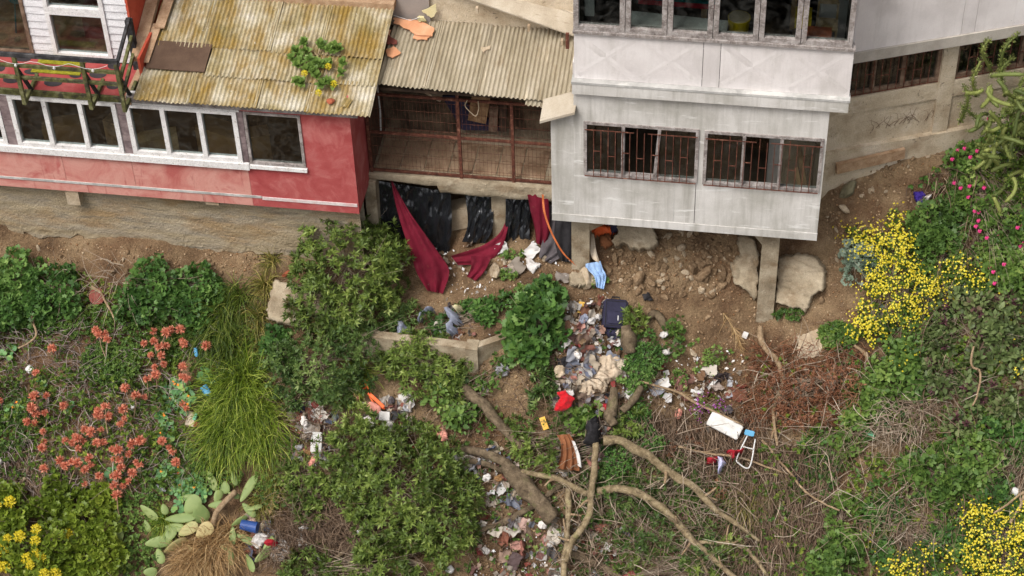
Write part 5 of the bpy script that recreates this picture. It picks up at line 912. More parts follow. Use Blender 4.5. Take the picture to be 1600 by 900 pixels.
# ---------------------------------------------------------------- nasturtiums (round leaves)
def nasturtium(label, ells, seed, fl=0):
    r = np.random.default_rng(seed); Q = np.concatenate([in_ell(*e, r) for e in ells]); P, N = ground_pts(Q, .05, r); P = P+N*(.12+.1*fbm(P*4, 2, seed))[:, None]; root = thing('nasturtium', label, 'plant', tuple(P[0]-[0, 0, .1]), 'nasturtium patches')
    cl = Cloud(); nn = unit(N+[0, -.1, .3]+.25*r.normal(size=P.shape)); x = unit(np.cross(nn, r.normal(size=P.shape))); cl.leaf(ROUND, P, x, nn, r.uniform(.06, .115, len(P)), np.clip(r.normal(.4, .25, len(P)), 0, 1)); cl.build('leaves', 'leaf_round', root)
    if fl:
        q = r.choice(len(P), fl); cl = Cloud(); cl.leaf(FLOW, P[q]+nn[q]*.05, x[q], nn[q], .06, r.uniform(0, 1, fl)); cl.build('flowers', 'petal_orange', root, kind='stuff')
    st = Cloud(); st.sticks(P-N*.15, N, .14, .003, .5, .2, 2, r); st.build('stalks', 'leaf_cover', root, kind='stuff')
nasturtium('round leaved nasturtium patch left of the great tussock', [(280, 620, 26, 26, 85), (255, 650, 12, 10, 16), (262, 668, 10, 8, 14)], 111, 8)
nasturtium('round leaved nasturtium patch above the prickly pear', [(300, 765, 28, 20, 110), (285, 790, 10, 8, 14)], 112, 2)
nasturtium('nasturtium strip among the coral flowers', [(262, 690, 14, 16, 36), (270, 735, 22, 12, 40), (180, 740, 14, 10, 18), (135, 725, 6, 5, 5)], 113, 8)
nasturtium('small nasturtium group at the far left edge', [(25, 640, 16, 10, 22), (18, 555, 12, 12, 16), (75, 598, 6, 6, 6), (110, 635, 6, 6, 6)], 114, 4)
nasturtium('nasturtium leaves beside the upper edge of the weeping grass', [(325, 590, 12, 10, 18)], 115)
# ---------------------------------------------------------------- coral flower heads on bare stalks
r = np.random.default_rng(9); heads = []
for v in range(3):
    cl = Cloud(); n = 110; d = rdir(n, r); d[:, 2] = d[:, 2]*.7+.25; d = unit(d); cl.leaf(LANCE, d*.02, d, rdir(n, r), .078*r.uniform(.75, 1.1, n), r.uniform(0, 1, n)); d = rdir(40, r); cl.leaf(OCTA, d*.016, d, rdir(40, r), .012, .3)
    heads.append(mesh_from('flower_head', np.concatenate(cl.V), np.concatenate(cl.T), tint=np.concatenate(cl.t), mat='petal_coral'))
V, Fc = tube_geo([(0, 0, -.45), (.02, .01, -.2), (0, 0, 0)], [.011, .009, .007], 6); stalk_me = mesh_from('stalk', V, polys=Fc, mat='bark_pale')
CF = [(159, 528), (164, 534), (176, 541), (172, 530), (269, 533), (290, 527), (232, 546), (248, 543), (258, 553), (267, 551), (242, 564), (260, 566), (248, 582), (262, 577), (290, 541), (295, 548), (294, 584), (292, 598), (299, 602), (330, 552), (91, 556), (65, 592), (3, 600), (2, 612), (3, 625), (8, 634), (80, 626), (65, 631), (56, 642), (62, 650), (66, 657), (78, 653), (51, 668), (63, 669), (109, 645), (205, 618), (222, 630), (232, 628), (238, 602), (252, 598), (160, 650), (175, 647), (164, 660), (178, 660), (202, 662), (203, 652), (196, 672), (291, 638), (297, 646), (75, 683), (76, 698), (76, 710), (79, 742), (110, 697), (120, 700), (131, 694), (130, 708), (125, 690), (140, 680), (137, 697), (153, 687), (165, 680), (160, 702), (170, 700), (182, 709), (215, 704), (229, 700), (194, 715), (195, 727), (209, 717), (184, 725), (148, 725), (150, 734), (112, 738), (131, 735), (142, 743), (121, 730), (103, 729), (198, 740), (184, 751), (193, 753), (216, 749), (187, 768), (199, 767), (193, 784), (139, 763), (164, 752), (208, 760), (221, 731), (226, 735), (262, 700), (271, 708), (277, 714), (283, 732), (247, 527), (274, 525), (313, 672), (-20, 640), (-30, 700), (-15, 720)]
for i, (x, y) in enumerate(CF):
    p = g(x, y); s = .65+.45*r.random(); root = _base('coral_flower', stalk_me, tuple(p+np.array([0, -.16, .34])*s), None); root.rotation_euler = (r.normal(.25, .25), r.normal(0, .25), r.uniform(0, 6.28)); root.scale = (s,)*3
    tag(root, 'spiky coral orange flower head on a bare stalk in the left scrub', 'flower', 'coral flower heads in the left scrub')
    h = bpy.data.objects.new('flower_head', heads[i % 3]); COL.objects.link(h); h.parent = root
# violet flower cluster
rt, P, A, _ = bush('violet_flowers', 'cluster of violet daisies beside the white foam lid', 'plant', [(1100, 640, 16, .8), (1112, 635, 12, .8)], 'mustard', None, 121, stems=1)
flowers_on(rt, P, A, 130, 'petal_violet', .04, np.random.default_rng(2), lift=.06)
# succulents with yellow flowers growing on the red roof
SUC = thing('roof_succulent', 'branching succulent rosettes with yellow flowers growing on the red house roof', 'plant', tuple(on_z(490, 100, 3.7)))
def rp(px, py, l=.03):
    n = np.cross([1, 0, 0], [0, yb+.16, zb-zf]); n = n/np.linalg.norm(n); d = ray(px, py); p0 = np.array([xr0, -.16, zf]); t = ((p0-CAM)@n)/(d@n); return CAM+d*t+n*(.02+l)
r = np.random.default_rng(31)
for j, (x, y) in enumerate([(477, 73), (464, 87), (479, 87), (458, 97), (468, 103), (471, 95), (486, 100), (495, 104), (467, 108), (502, 107), (511, 109), (516, 105), (503, 76), (520, 82), (526, 80), (515, 84), (480, 115), (493, 118), (497, 125), (488, 113), (466, 133), (473, 136), (504, 138), (512, 134), (520, 138), (535, 121), (537, 105), (505, 80), (530, 84)]):
    cl = Cloud(); cl.rosettes(OVATE, rp(x, y, .08)[None], np.array([[0, -.3, 1.]]), .115, 18, .6, (20, 95), r); cl.build('rosette', 'leaf_geranium', SUC)
cl = MB()
for a in [((490, 120), (480, 100), (466, 90)), ((495, 110), (500, 85), (518, 82)), ((500, 110), (525, 112), (535, 120)), ((500, 95), (485, 78), (478, 75)), ((505, 140), (512, 130), (510, 110)), ((468, 130), (485, 115), (500, 105)), ((508, 88), (505, 98), (508, 108))]: cl.tube(smooth_path([rp(*q, .05) for q in a], 5), .009, 6)
cl.build('stems', 'bark_pale', SUC)
for (x, y) in ((478, 125), (515, 114), (524, 141), (500, 155)): put('flower_head', PV*1.2+rp(x, y, .14), 'petal_yellow', SUC, tris=PT_, tint=Pt)
rk = thing('roof_stone', 'rounded terracotta stone on the eave of the red house roof', 'stone', tuple(rp(518, 163, .0))); 
# ---------------------------------------------------------------- prickly pear
PC = thing('prickly_pear', 'sprawling prickly pear with flat green pads at the bottom left', 'cactus', tuple(g(330, 830)))
def pad(px, py, w_, l_, ang, tilt=.35, hgt=.2, dry=0, seed=0):
    r = np.random.default_rng(seed+int(px*7+py)); p = g(px, py, hgt); mp = m_px(p); n = 14; ax = RT*math.cos(ang)-UP*math.sin(ang); sd = RT*math.sin(ang)+UP*math.cos(ang); nr = unit(-FWD+sd*r.normal(0, tilt)+ax*r.normal(0, .25)); ax = unit(ax-nr*(ax@nr)); sd = np.cross(nr, ax)
    l_, w_ = l_*mp/2, w_*mp/2; V = []; Fs = []
    for ring, (s, th) in enumerate(((0, 1), (.6, .85), (.9, .45), (1, 0))):
        for i in range(n):
            a = 2*math.pi*i/n; u = math.cos(a); v = math.sin(a)*(1-.18*math.cos(a)*-1); V.append((u*l_*s, v*w_*s*(1+.12*u), .022*th+.03*l_*s*s))
    top = V[n:]; cV = np.array([(0, 0, .022)]+V[n:2*n]+V[2*n:3*n]+V[3*n:]); low = cV.copy(); low[:, 2] = 2*.03*l_*((low[:, 0]/l_)**2+(low[:, 1]/w_)**2)*.5-(low[:, 2]-.03*l_*((low[:, 0]/l_)**2+(low[:, 1]/w_)**2)); al = np.r_[cV, low]
    T_ = []
    for b, fl in ((0, 0), (len(cV), 1)):
        for i in range(n):
            j = (i+1) % n; q = [(b, b+1+i, b+1+j)]
            for rr in (0, 1): a0 = b+1+rr*n; q += [(a0+i, a0+n+i, a0+n+j), (a0+i, a0+n+j, a0+j)]
            T_ += [(x[0], x[2], x[1]) if fl else x for x in q]
    Wd = p+al[:, 0:1]*ax+al[:, 1:2]*sd+al[:, 2:3]*nr; t = np.clip((.35+.25*r.random()+(.45 if dry else 0))+.25*fbm(Wd*14, 3, 5), 0, 1)
    put('pad', Wd, 'pad_green', PC, tris=T_, tint=t, smooth=True)
for q in [(336, 753, 13, 32, 1.2), (356, 763, 16, 20, 1.5), (370, 749, 10, 24, 1.4), (392, 765, 14, 48, -1.1), (345, 777, 14, 22, -1.2), (343, 790, 12, 28, -.1), (370, 775, 10, 20, .3), (393, 798, 12, 30, .8), (303, 778, 10, 24, .1), (318, 803, 26, 34, 1.3), (287, 811, 16, 50, -.05), (278, 825, 14, 32, .1), (238, 802, 14, 36, .7), (235, 823, 10, 20, 1.2), (187, 812, 12, 32, 1.45), (190, 835, 20, 24, .2), (252, 848, 18, 42, -.15), (278, 853, 20, 42, -.6, .35, .2, 1), (300, 828, 18, 36, -.5, .3, .25, 1), (325, 830, 22, 32, -.7, .3, .25, 1), (306, 862, 10, 30, 1.1, .3, .15, 1), (295, 882, 10, 24, -1.2, .3, .1, 1), (368, 838, 12, 30, 1.5), (378, 815, 12, 30, -.6), (388, 843, 12, 34, .5), (395, 880, 12, 34, .9), (358, 857, 12, 20, .2), (365, 870, 10, 30, 1.5), (262, 797, 12, 18, 1.3), (305, 790, 24, 34, -.9), (240, 895, 16, 22, .1), (255, 870, 14, 26, 1.2), (268, 838, 18, 34, -.9), (402, 795, 10, 26, -.4), (415, 868, 14, 34, -.6), (425, 850, 12, 30, -.9)]: pad(*q)
MB().tube(smooth_path([g(330, 850), g(340, 810, .2), g(355, 790, .3), g(375, 770, .3)], 5), [.05]*16, 8).build('trunk', 'bark_pale', PC, smooth=True)
# ---------------------------------------------------------------- cane cactus hanging at the upper right
CC = thing('cane_cactus', 'tall cane cactus with jointed green stems at the upper right edge', 'cactus', tuple(g(1580, 260)))
r = np.random.default_rng(77); cl = Cloud(); wf = lambda px, py, d: WF.w(WF.px(px, py, .22-d))
for i in range(150):
    x0, y0 = r.uniform(1535, 1690), r.uniform(110, 320); p0 = wf(x0, y0, r.uniform(.4, 1.4)); k = r.uniform(.25, .55); th = r.normal(0, .9); d = np.array([math.sin(th)*1.1, -.5, .8 if i % 2 else -.7]); bend = np.array([r.normal(0, 1.2), -.2, r.normal(-.4, .8)])
    pts = [p0]; 
    for s in range(7): d = unit(d+bend*.22); pts.append(pts[-1]+d*k/7)
    pts = np.array(pts); V, Fc = tube_geo(pts, np.r_[.024, [.032]*6, .014], 7); put('stem', V, 'cane_green', CC, polys=Fc, smooth=True, tint=np.full(len(V), r.random()))
    t = np.repeat(pts, 14, 0)+rdir(8*14, r)*.028; cl.leaf(LANCE, t, t-np.repeat(pts, 14, 0)+[0, 0, .02], rdir(len(t), r), .035, r.uniform(0, 1, len(t)))
for (a, b, e) in [((1508, 135), (1512, 160), (1500, 190)), ((1545, 62), (1535, 80), (1548, 110)), ((1590, 55), (1570, 75), (1560, 120)), ((1532, 95), (1520, 125), (1525, 150)), ((1582, 90), (1565, 110), (1570, 150)), ((1600, 120), (1590, 150), (1580, 180)), ((1502, 165), (1520, 180), (1545, 200))]:
    pts = smooth_path([wf(*e, .2), wf(*b, .35), wf(*a, .3)], 6); V, Fc = tube_geo(pts, np.linspace(.026, .016, len(pts)), 7); put('stem', V, 'cane_green', CC, polys=Fc, smooth=True, tint=np.full(len(V), r.random())); t = np.repeat(pts, 16, 0)+rdir(len(pts)*16, r)*.026; cl.leaf(LANCE, t, t-np.repeat(pts, 16, 0)+[0, 0, .02], rdir(len(t), r), .055, r.uniform(0, 1, len(t)))
cl.build('spines', 'cane_green', CC, kind='stuff')
bush('hedge_mass', 'dense yellow green growth below the cane cactus at the right edge', 'shrub', [(1585, 240, 40), (1620, 270, 50), (1560, 290, 24), (1600, 310, 34), (1600, 150, 44), (1570, 195, 28), (1610, 90, 40), (1560, 225, 22), (1600, 350, 36)], 'mustard', None, 131, size=.9)
# ---------------------------------------------------------------- lumps, cloth, rocks
def outline(poly, per=5, jag=2.0, seed=0):
    r = np.random.default_rng(seed); out = []
    for i in range(len(poly)):
        a, b = np.array(poly[i], float), np.array(poly[(i+1) % len(poly)], float)
        for k in range(per): out.append(a+(b-a)*k/per+(r.normal(0, jag, 2) if k else 0))
    return np.array(out)
def chunk(name, label, cat, poly, mat, h=.1, noise=.03, nf=6, rings=7, jag=1.5, lift=0.0, smooth=True, parent=None, group=None, seed=None, edge=.12, ridge=False, per=6, dome=.3):
    """a lump or crumpled sheet lying on the ground and following it; outline given by photo pixels"""
    seed = seed if seed is not None else int(poly[0][0]*3+poly[0][1]); Pg = np.array(poly, float); lo, hi = Pg.min(0)-4, Pg.max(0)+4; ext = max(hi-lo); st = max(.8, ext/(46 if ext > 50 else 30))
    xs = np.arange(lo[0], hi[0]+st, st); ys = np.arange(lo[1], hi[1]+st, st); Xg, Yg = np.meshgrid(xs, ys); q = np.c_[Xg.ravel(), Yg.ravel()]; rj = np.random.default_rng(seed); q = q+rj.normal(0, st*.16, q.shape)
    ins = np.zeros(len(q), bool); dist = np.full(len(q), 1e9); k = len(Pg)-1
    for i in range(len(Pg)):
        a, b = Pg[k], Pg[i]
        with np.errstate(divide='ignore', invalid='ignore'): ins ^= ((b[1] > q[:, 1]) != (a[1] > q[:, 1])) & (q[:, 0] < (a[0]-b[0])*(q[:, 1]-b[1])/(a[1]-b[1])+b[0])
        ab = b-a; t = np.clip(((q-a)@ab)/(ab@ab+1e-9), 0, 1); dist = np.minimum(dist, np.linalg.norm(q-a-t[:, None]*ab, axis=1)); k = i
    sd = np.where(ins, dist, -dist)+jag*1.6*fbm(np.c_[q/7, q[:, :1]*0+seed], 4, seed)
    P = ghit(q[:, 0], q[:, 1]); N = gnorm(P, .3); w_ = max(st*1.3, edge*ext*.5); f_ = np.clip(sd/w_, 0, 1); f_ = f_*f_*(3-2*f_); d = fbm(P*nf, 5, seed)
    if ridge: d = (1-np.abs(fbm(P*nf, 4, seed))*2.4)-.4
    if group == 'broken concrete pieces': d = np.round(fbm(P*np.array([2.2, 2.2, 5.5]), 3, seed)*4)/4*1.1+.3*d; w_ = st*1.2; f_ = np.clip(sd/w_, 0, 1)
    dm = np.clip(sd/(max(sd.max(), 1)), 0, 1); n, m_ = Xg.shape; idx = np.arange(n*m_).reshape(n, m_); a, b, c_, e = idx[:-1, :-1].ravel(), idx[:-1, 1:].ravel(), idx[1:, 1:].ravel(), idx[1:, :-1].ravel(); ok = (sd > 0); use = ok[a] & ok[b] & ok[c_] & ok[e]
    slab = group == 'broken concrete pieces' or not ridge
    if slab:        # a stiff piece: flat fitted plane, broken edge with real thickness
        A_ = np.c_[P[ok][:, :2], np.ones(ok.sum())]; pl = np.linalg.lstsq(A_, P[ok][:, 2], rcond=None)[0]; nm = unit(np.array([-pl[0], -pl[1], 1.])); base = P.copy(); base[:, 2] = .75*(P[:, 0]*pl[0]+P[:, 1]*pl[1]+pl[2])+.25*P[:, 2]
        G = base+nm*(h+lift+h*dome*dm+noise*d-h*.25*(1-f_))[:, None]
    else: nm = None; G = P+N*(h*(.12+.88*f_)+h*dome*dm+lift+noise*d*(.25+.75*f_)+.012)[:, None]
    T_ = np.concatenate([np.c_[a, e, c_][use], np.c_[a, c_, b][use]])
    if slab and len(T_):
        E_ = np.concatenate([T_[:, [0, 1]], T_[:, [1, 2]], T_[:, [2, 0]]]); es = set(map(tuple, E_)); bd = np.array([q for q in es if (q[1], q[0]) not in es]); nv = len(G); G = np.r_[G, G-nm*(h+.15)]; T_ = np.concatenate([T_, np.c_[bd[:, 1], bd[:, 0], bd[:, 0]+nv], np.c_[bd[:, 1], bd[:, 0]+nv, bd[:, 1]+nv]])
    u, inv = np.unique(T_, return_inverse=True)
    return put(name, G[u], mat, parent, tris=inv.reshape(-1, 3), smooth=smooth, label=label, cat=cat, group=group)
def crump(name, label, cat, poly, mat, h=.05, noise=.05, nf=9, **k): return chunk(name, label, cat, poly, mat, h, noise, nf, rings=k.pop('rings', 10), jag=k.pop('jag', 1.2), ridge=True, edge=.08, dome=.6, **k)
def ell(cx, cy, rx, ry, rot=0, n=8):
    return [(cx+rx*math.cos(a)*math.cos(rot)-ry*math.sin(a)*math.sin(rot), cy+rx*math.cos(a)*math.sin(rot)+ry*math.sin(a)*math.cos(rot)) for a in np.linspace(0, 2*math.pi, n, endpoint=False)]
def depth_t(P): return float((np.asarray(P)-CAM)@FWD)
def at_t(px, py, t): return CAM+ray(px, py)*t
def drape(name, label, cat, rows, mat, top, bottom, cols=22, fold=.03, nf=4, wr=.02, wf_=9, seed=0, parent=None, group=None, sub=5, smooth=True, tw=None):
    """hanging cloth: rows of (left, right) pixels; depth runs from point top to point bottom along real rays"""
    L = smooth_path([np.r_[q[0], 0] for q in rows], sub)[:, :2]; R_ = smooth_path([np.r_[q[1], 0] for q in rows], sub)[:, :2]; n = len(L); t0, t1 = depth_t(top), depth_t(bottom); G = np.zeros((n, cols, 3))
    for i in range(n):
        s = i/(n-1); t = t0+(t1-t0)*s**1.1
        for j in range(cols): u = j/(cols-1); q = L[i]+(R_[i]-L[i])*u; G[i, j] = at_t(q[0], q[1], t)
    u = np.linspace(0, 1, cols)[None, :]; s = np.linspace(0, 1, n)[:, None]
    dsp = fold*np.sin(u*nf*2*math.pi+2.5*s+seed)*(.25+.75*s)+wr*2*(1-2*np.abs(fbm((G@np.array([[1, 0, .25], [0, 1, 0], [-.25, 0, 1]]))*np.array([wf_, wf_, wf_*.2]), 3, seed)))-.02
    G = G-FWD*dsp[..., None]; V = G.reshape(-1, 3); idx = np.arange(n*cols).reshape(n, cols); a, b, c_, d = idx[:-1, :-1].ravel(), idx[:-1, 1:].ravel(), idx[1:, 1:].ravel(), idx[1:, :-1].ravel()
    return put(name, V, mat, parent, tris=np.concatenate([np.c_[a, b, c_], np.c_[a, c_, d]]), smooth=smooth, label=label, cat=cat, group=group)
ROCKS = []
for v in range(7):
    r = np.random.default_rng(200+v); import bmesh
    bm = bmesh.new(); bmesh.ops.create_icosphere(bm, subdivisions=2, radius=1); pl = rdir(9, r); of = r.uniform(.55, .85, 9)
    for q in bm.verts:
        p = np.array(q.co)
        for k in range(9):
            e = p@pl[k]-of[k]
            if e > 0: p = p-pl[k]*e
        q.co = p*(1+.05*r.normal())*np.array([1, .8, .65])
    me = bpy.data.meshes.new('stone'); bm.to_mesh(me); bm.free(); ROCKS.append(me)
def rockmesh(v, mat):
    k = f'stone_{v}_{mat}'; 
    if k not in bpy.data.meshes: m = ROCKS[v].copy(); m.name = k; m.materials.clear(); m.materials.append(MATS[mat])
    return bpy.data.meshes[k]
def stone(px, py, s, mat, label=None, group=None, r=rng, name='stone', sink=.25):
    p = ghit(px, py)[0]; mp = m_px(p)*s/2; n = gnorm(p)[0]; o = bpy.data.objects.new(name, rockmesh(int(r.integers(7)), mat)); COL.objects.link(o); o.rotation_euler = tuple(r.uniform(0, 6.28, 3)); o.scale = (mp*1.2, mp*1.2*r.uniform(.7, 1), mp*1.2*r.uniform(.6, .95)); o.location = p+n*mp*(.6-sink)
    if label: tag(o, label, 'stone', group); ORG[o.name] = np.array(o.location)
    else: o.parent = GROUND
    return o
# ---------------------------------------------------------------- stones and rubble
BS = 'large loose stones'
for (x, y, s, mt, lb) in [(1325, 298, 34, 'stone_green', 'large greenish grey stone on the bank right of the white house'), (1318, 325, 18, 'stone_pale', 'pale stone just below the greenish stone'), (995, 437, 28, 'stone', 'large square edged stone under the white house'), (1017, 440, 22, 'stone', 'slanted stone beside the large square edged stone'), (1083, 418, 26, 'stone', 'upper middle rubble block under the white house'), (1100, 428, 26, 'stone', 'flat rubble block touching the upper middle one'), (1128, 432, 24, 'stone', 'tall rubble block nearest the broken concrete'), (1040, 417, 16, 'stone', 'squarish stone in the middle of the rubble bank'), (960, 405, 18, 'stone', 'stone in front of the first pillar rubble'), (913, 436, 36, 'stone_pale', 'broad pale boulder at the foot of the first pillar'),
        (775, 425, 34, 'stone_pale', 'long pale broken slab below the patio column'), (905, 530, 26, 'stone', 'largest stone in the rubble below the suitcase'), (942, 828, 30, 'stone_red', 'large reddish boulder under the bent limb'), (815, 870, 18, 'stone_red', 'pinkish stone at the bottom by the upright limbs'), (1285, 468, 14, 'stone', 'brown stone at the foot of the broken concrete block'), (1083, 552, 16, 'stone_pale', 'pale flat stone on the bare earth path'), (60, 388, 10, 'stone_pale', 'small pale stone under the foundation at the far left'), (178, 425, 14, 'stone', 'brown stone in the bank under the foundation'), (200, 425, 14, 'stone', 'right hand of two brown stones under the foundation'), (1028, 585, 14, 'stone_pale', 'pale stone at the right foot of the ivy mound'), (1012, 490, 18, 'stone', 'grey stone right of the suitcase'), (885, 485, 16, 'stone', 'stone beside the yellow strip of wood'), (405, 412, 12, 'stone', 'small stone by the yellowing grass strip'), (448, 428, 14, 'terracotta', 'orange brown brick piece left of the big rounded shrub')]:
    stone(x, y, s, mt, lb, BS)
rr = np.random.default_rng(44); SP = []
for poly, n, lo, hi in [([(945, 400), (1040, 362), (1145, 366), (1140, 440), (1105, 470), (1010, 465), (950, 440)], 240, 6, 18), ([(1290, 285), (1400, 250), (1380, 330), (1330, 430), (1290, 400)], 60, 5, 14), ([(865, 480), (940, 470), (990, 520), (960, 600), (870, 600)], 150, 6, 20), ([(760, 390), (880, 400), (1000, 450), (900, 480), (740, 470)], 60, 4, 11), ([(800, 780), (900, 800), (980, 840), (960, 900), (780, 900)], 40, 5, 12), ([(990, 480), (1180, 480), (1180, 600), (1000, 620)], 50, 3, 9), ([(60, 385), (430, 400), (420, 425), (200, 435), (100, 410)], 60, 4, 11), ([(1300, 240), (1480, 235), (1460, 270), (1300, 290)], 50, 4, 11)]:
    SP += [(q[0], q[1], lo+(hi-lo)*rr.random()**2) for q in in_poly(poly, n, rr)]
SP.sort(key=lambda q: -q[2]); V = []; T_ = []; k = 0
for q in SP[:285]: stone(q[0], q[1], q[2], ['stone', 'stone', 'stone_pale', 'stone'][rr.integers(4)], r=rr, sink=.6)
for q in SP[285:]:
    me = ROCKS[int(rr.integers(7))]; p = ghit(q[0], q[1])[0]; A = np.array([v.co for v in me.vertices]); R3 = np.linalg.qr(rr.normal(size=(3, 3)))[0]; s_ = m_px(p)*q[2]*.6; V.append(A@R3*s_+p+gnorm(p)[0]*s_*.2); T_ += [tuple(i+k for i in f_.vertices) for f_ in me.polygons]; k += len(A)
put('small_stones', np.concatenate(V), 'stone', GROUND, tris=T_, kind='stuff')
cl = Cloud(); Q = np.r_[in_poly([(600, 400), (900, 380), (1300, 400), (1340, 520), (1200, 620), (850, 640), (640, 500)], 2600, rr), in_poly([(640, 600), (900, 600), (1000, 900), (740, 900)], 900, rr), in_poly([(0, 375), (440, 395), (430, 430), (0, 400)], 420, rr), in_poly([(1280, 240), (1500, 220), (1440, 330), (1300, 470)], 700, rr), in_poly([(950, 370), (1140, 365), (1130, 470), (970, 450)], 500, rr)]
P, N = ground_pts(Q, 0, rr); cl.leaf(OCTA, P+N*.006, rdir(len(P), rr), rdir(len(P), rr), .006+.022*rr.random(len(P))**3, rr.random(len(P))); cl.build('pebbles', 'pebble', None, label='loose pebbles and crumbs of soil on the bare earth', cat='pebbles', kind='stuff')
# broken concrete
CG = 'broken concrete pieces'; _ch = chunk
def chunk(*a, **k):
    if k.get('group') == CG: k['smooth'] = False; k['jag'] = 2.6; k['dome'] = 0
    return _ch(*a, **k)
chunk('concrete_block', 'broken concrete slab end jutting from the bank beside the first pillar', 'concrete', [(962, 350), (1028, 350), (1024, 362), (1032, 376), (1030, 388), (1012, 393), (1000, 397), (986, 393), (978, 384), (962, 388), (957, 378), (966, 364)], 'concrete', .3, .06, 5, jag=1.3, group=CG, edge=.1, dome=.05)
chunk('concrete_block', 'craggy broken concrete left of the second pillar', 'concrete', [(1158, 366), (1178, 368), (1184, 388), (1183, 462), (1176, 472), (1166, 455), (1143, 437), (1140, 410), (1156, 395), (1149, 378)], 'concrete', .2, .07, 5, jag=1.6, group=CG, edge=.12, dome=.05)
chunk('concrete_block', 'large layered concrete block right of the second pillar', 'concrete', [(1217, 400), (1240, 394), (1262, 390), (1282, 402), (1294, 422), (1291, 448), (1274, 462), (1262, 482), (1240, 476), (1214, 470)], 'concrete', .22, .06, 4, jag=1.6, group=CG, edge=.1, dome=.05)
chunk('concrete_block', 'flat topped concrete block half covered by the rounded shrub', 'concrete', [(432, 438), (520, 452), (560, 500), (478, 518), (418, 500)], 'concrete', .3, .008, 4, jag=.6, group=CG, edge=.05, dome=0)
chunk('concrete_block', 'low concrete slab in front of the first pillar', 'concrete', [(890, 428), (915, 425), (938, 432), (935, 445), (905, 452), (888, 444)], 'concrete', .14, .03, 7, jag=1.2, group=CG)
chunk('concrete_block', 'pale eroded lump of plaster on the earth right of the second pillar', 'concrete', [(1245, 525), (1280, 512), (1300, 525), (1275, 560), (1245, 565)], 'stone_pale', .05, .03, 7, jag=2, group=CG)
PW = thing('planter_wall', 'low concrete retaining wall of the planter in the middle', 'wall', tuple(g(745, 580)))
B0 = g(745, 582); A0 = g(560, 562); C0 = g(803, 528); zt_ = B0[2]+.52
def wseg(a, b, z0, z1, th, inward, name):
    a, b = np.array(a), np.array(b); d = unit(b-a); inn = np.array(inward)*th; xs = np.linspace(0, 1, 40); vs = np.linspace(0, 1, 8); G = np.array([[(*(a+(b-a)*x)[:2], (z0(x) if callable(z0) else z0)*(1-v)+z1*v) for x in xs] for v in vs]); nrm = -np.array(inward); G = G+nrm*(.015*fbm(G*np.array([3, 3, 8]), 3, 5))[..., None]; Bk = G+inn
    m = MB(); m.grid(G); m.grid(Bk[:, ::-1]); m.grid(np.stack([G[-1], Bk[-1]])); m.grid(np.stack([Bk[:, 0], G[:, 0]])); m.grid(np.stack([G[:, -1], Bk[:, -1]])); m.build(name, 'concrete', PW)
wseg((A0[0], A0[1], 0), (B0[0]+.02, B0[1], 0), B0[2]-.5, zt_, .16, (0, 1, 0), 'front_wall'); wseg((B0[0], B0[1]+.03, 0), (C0[0], C0[1], 0), B0[2]-.5, zt_, .16, (-.95, .3, 0), 'end_wall')
mc = MB(); mc.box(B0[0]-.17, B0[0]+.03, B0[1]-.01, B0[1]+.22, B0[2]-.5, zt_+.012); mc.build('corner_block', 'concrete', PW)
chunk('planter_soil', None, None, [(600, 520), (680, 500), (780, 490), (795, 510), (745, 550), (640, 545)], 'dirt', .05, .04, 5, parent=PW)
# ---------------------------------------------------------------- fallen trunks and branches
def limb(label, pts, th, h=.12, mat='bark', name='fallen_branch', group='fallen trunks and branches', twigs=0, ends=None):
    hs = h if isinstance(h, (list, tuple)) else [h]*len(pts); P = smooth_path([g(x, y, hh) for (x, y), hh in zip(pts, hs)], 7); mp = m_px(P[0]); n = len(P); rad = np.interp(np.linspace(0, 1, n), np.linspace(0, 1, len(th)), th)*mp/2*.88
    P = P+.035*np.stack([fbm(P*4+k*9, 4, k) for k in range(3)], 1); V, Fc = tube_geo(P, rad*(1+.18*fbm(P*9, 2, 3)), 11, True, .4, len(label)); o = put(name, V, mat, None, polys=Fc, smooth=True, label=label, cat='branch', group=group)
    if twigs:
        r = np.random.default_rng(len(label)); cl = Cloud(); q = r.integers(n//4, n, twigs); cl.sticks(P[q], rdir(twigs, r)+[0, -.3, .3], r.uniform(.15, .5, twigs), r.uniform(.004, .009, twigs), r.random(twigs), .6, 5, r); cl.build('twigs', 'twig', o, kind='stuff')
        for k in range(min(4, twigs//4)):
            j = int(r.integers(n//4, n-2)); d = unit(rdir(1, r)[0]+np.array([0, -.4, .2])); V2, F2 = tube_geo(smooth_path([P[j], P[j]+d*.12, P[j]+d*.25+rdir(1, r)[0]*.05], 3), np.linspace(rad[j]*.5, rad[j]*.25, 7), 7); put('side_stub', V2, 'bark_pale', o, polys=F2, smooth=True)
    return o
limb('thick sawn trunk slanting down from the planter corner', [(722, 603), (755, 634), (790, 672), (820, 708)], [19, 19, 17], .2, name='fallen_log')
limb('thickest sawn trunk end above the bare patch at the bottom', [(790, 728), (815, 752), (840, 785), (866, 812)], [26, 34, 30], .25, name='fallen_log')
limb('curved root like trunk running from the big shrub to the thickest trunk', [(690, 712), (725, 703), (765, 712), (800, 730)], [10, 15, 18], .2)
limb('thin lower root beside the curved trunk', [(700, 728), (745, 722), (790, 738)], [8, 10, 9], .12)
limb('slender limb sweeping right from the thickest trunk', [(818, 738), (865, 748), (905, 765), (940, 782)], [9, 12, 11], .3, twigs=12, mat='bark_mid')
limb('upright limb crossing the middle of the branch pile', [(932, 696), (930, 740), (926, 785), (915, 822), (896, 850), (888, 880)], [11, 12, 12, 10], .45, mat='bark_mid', twigs=12)
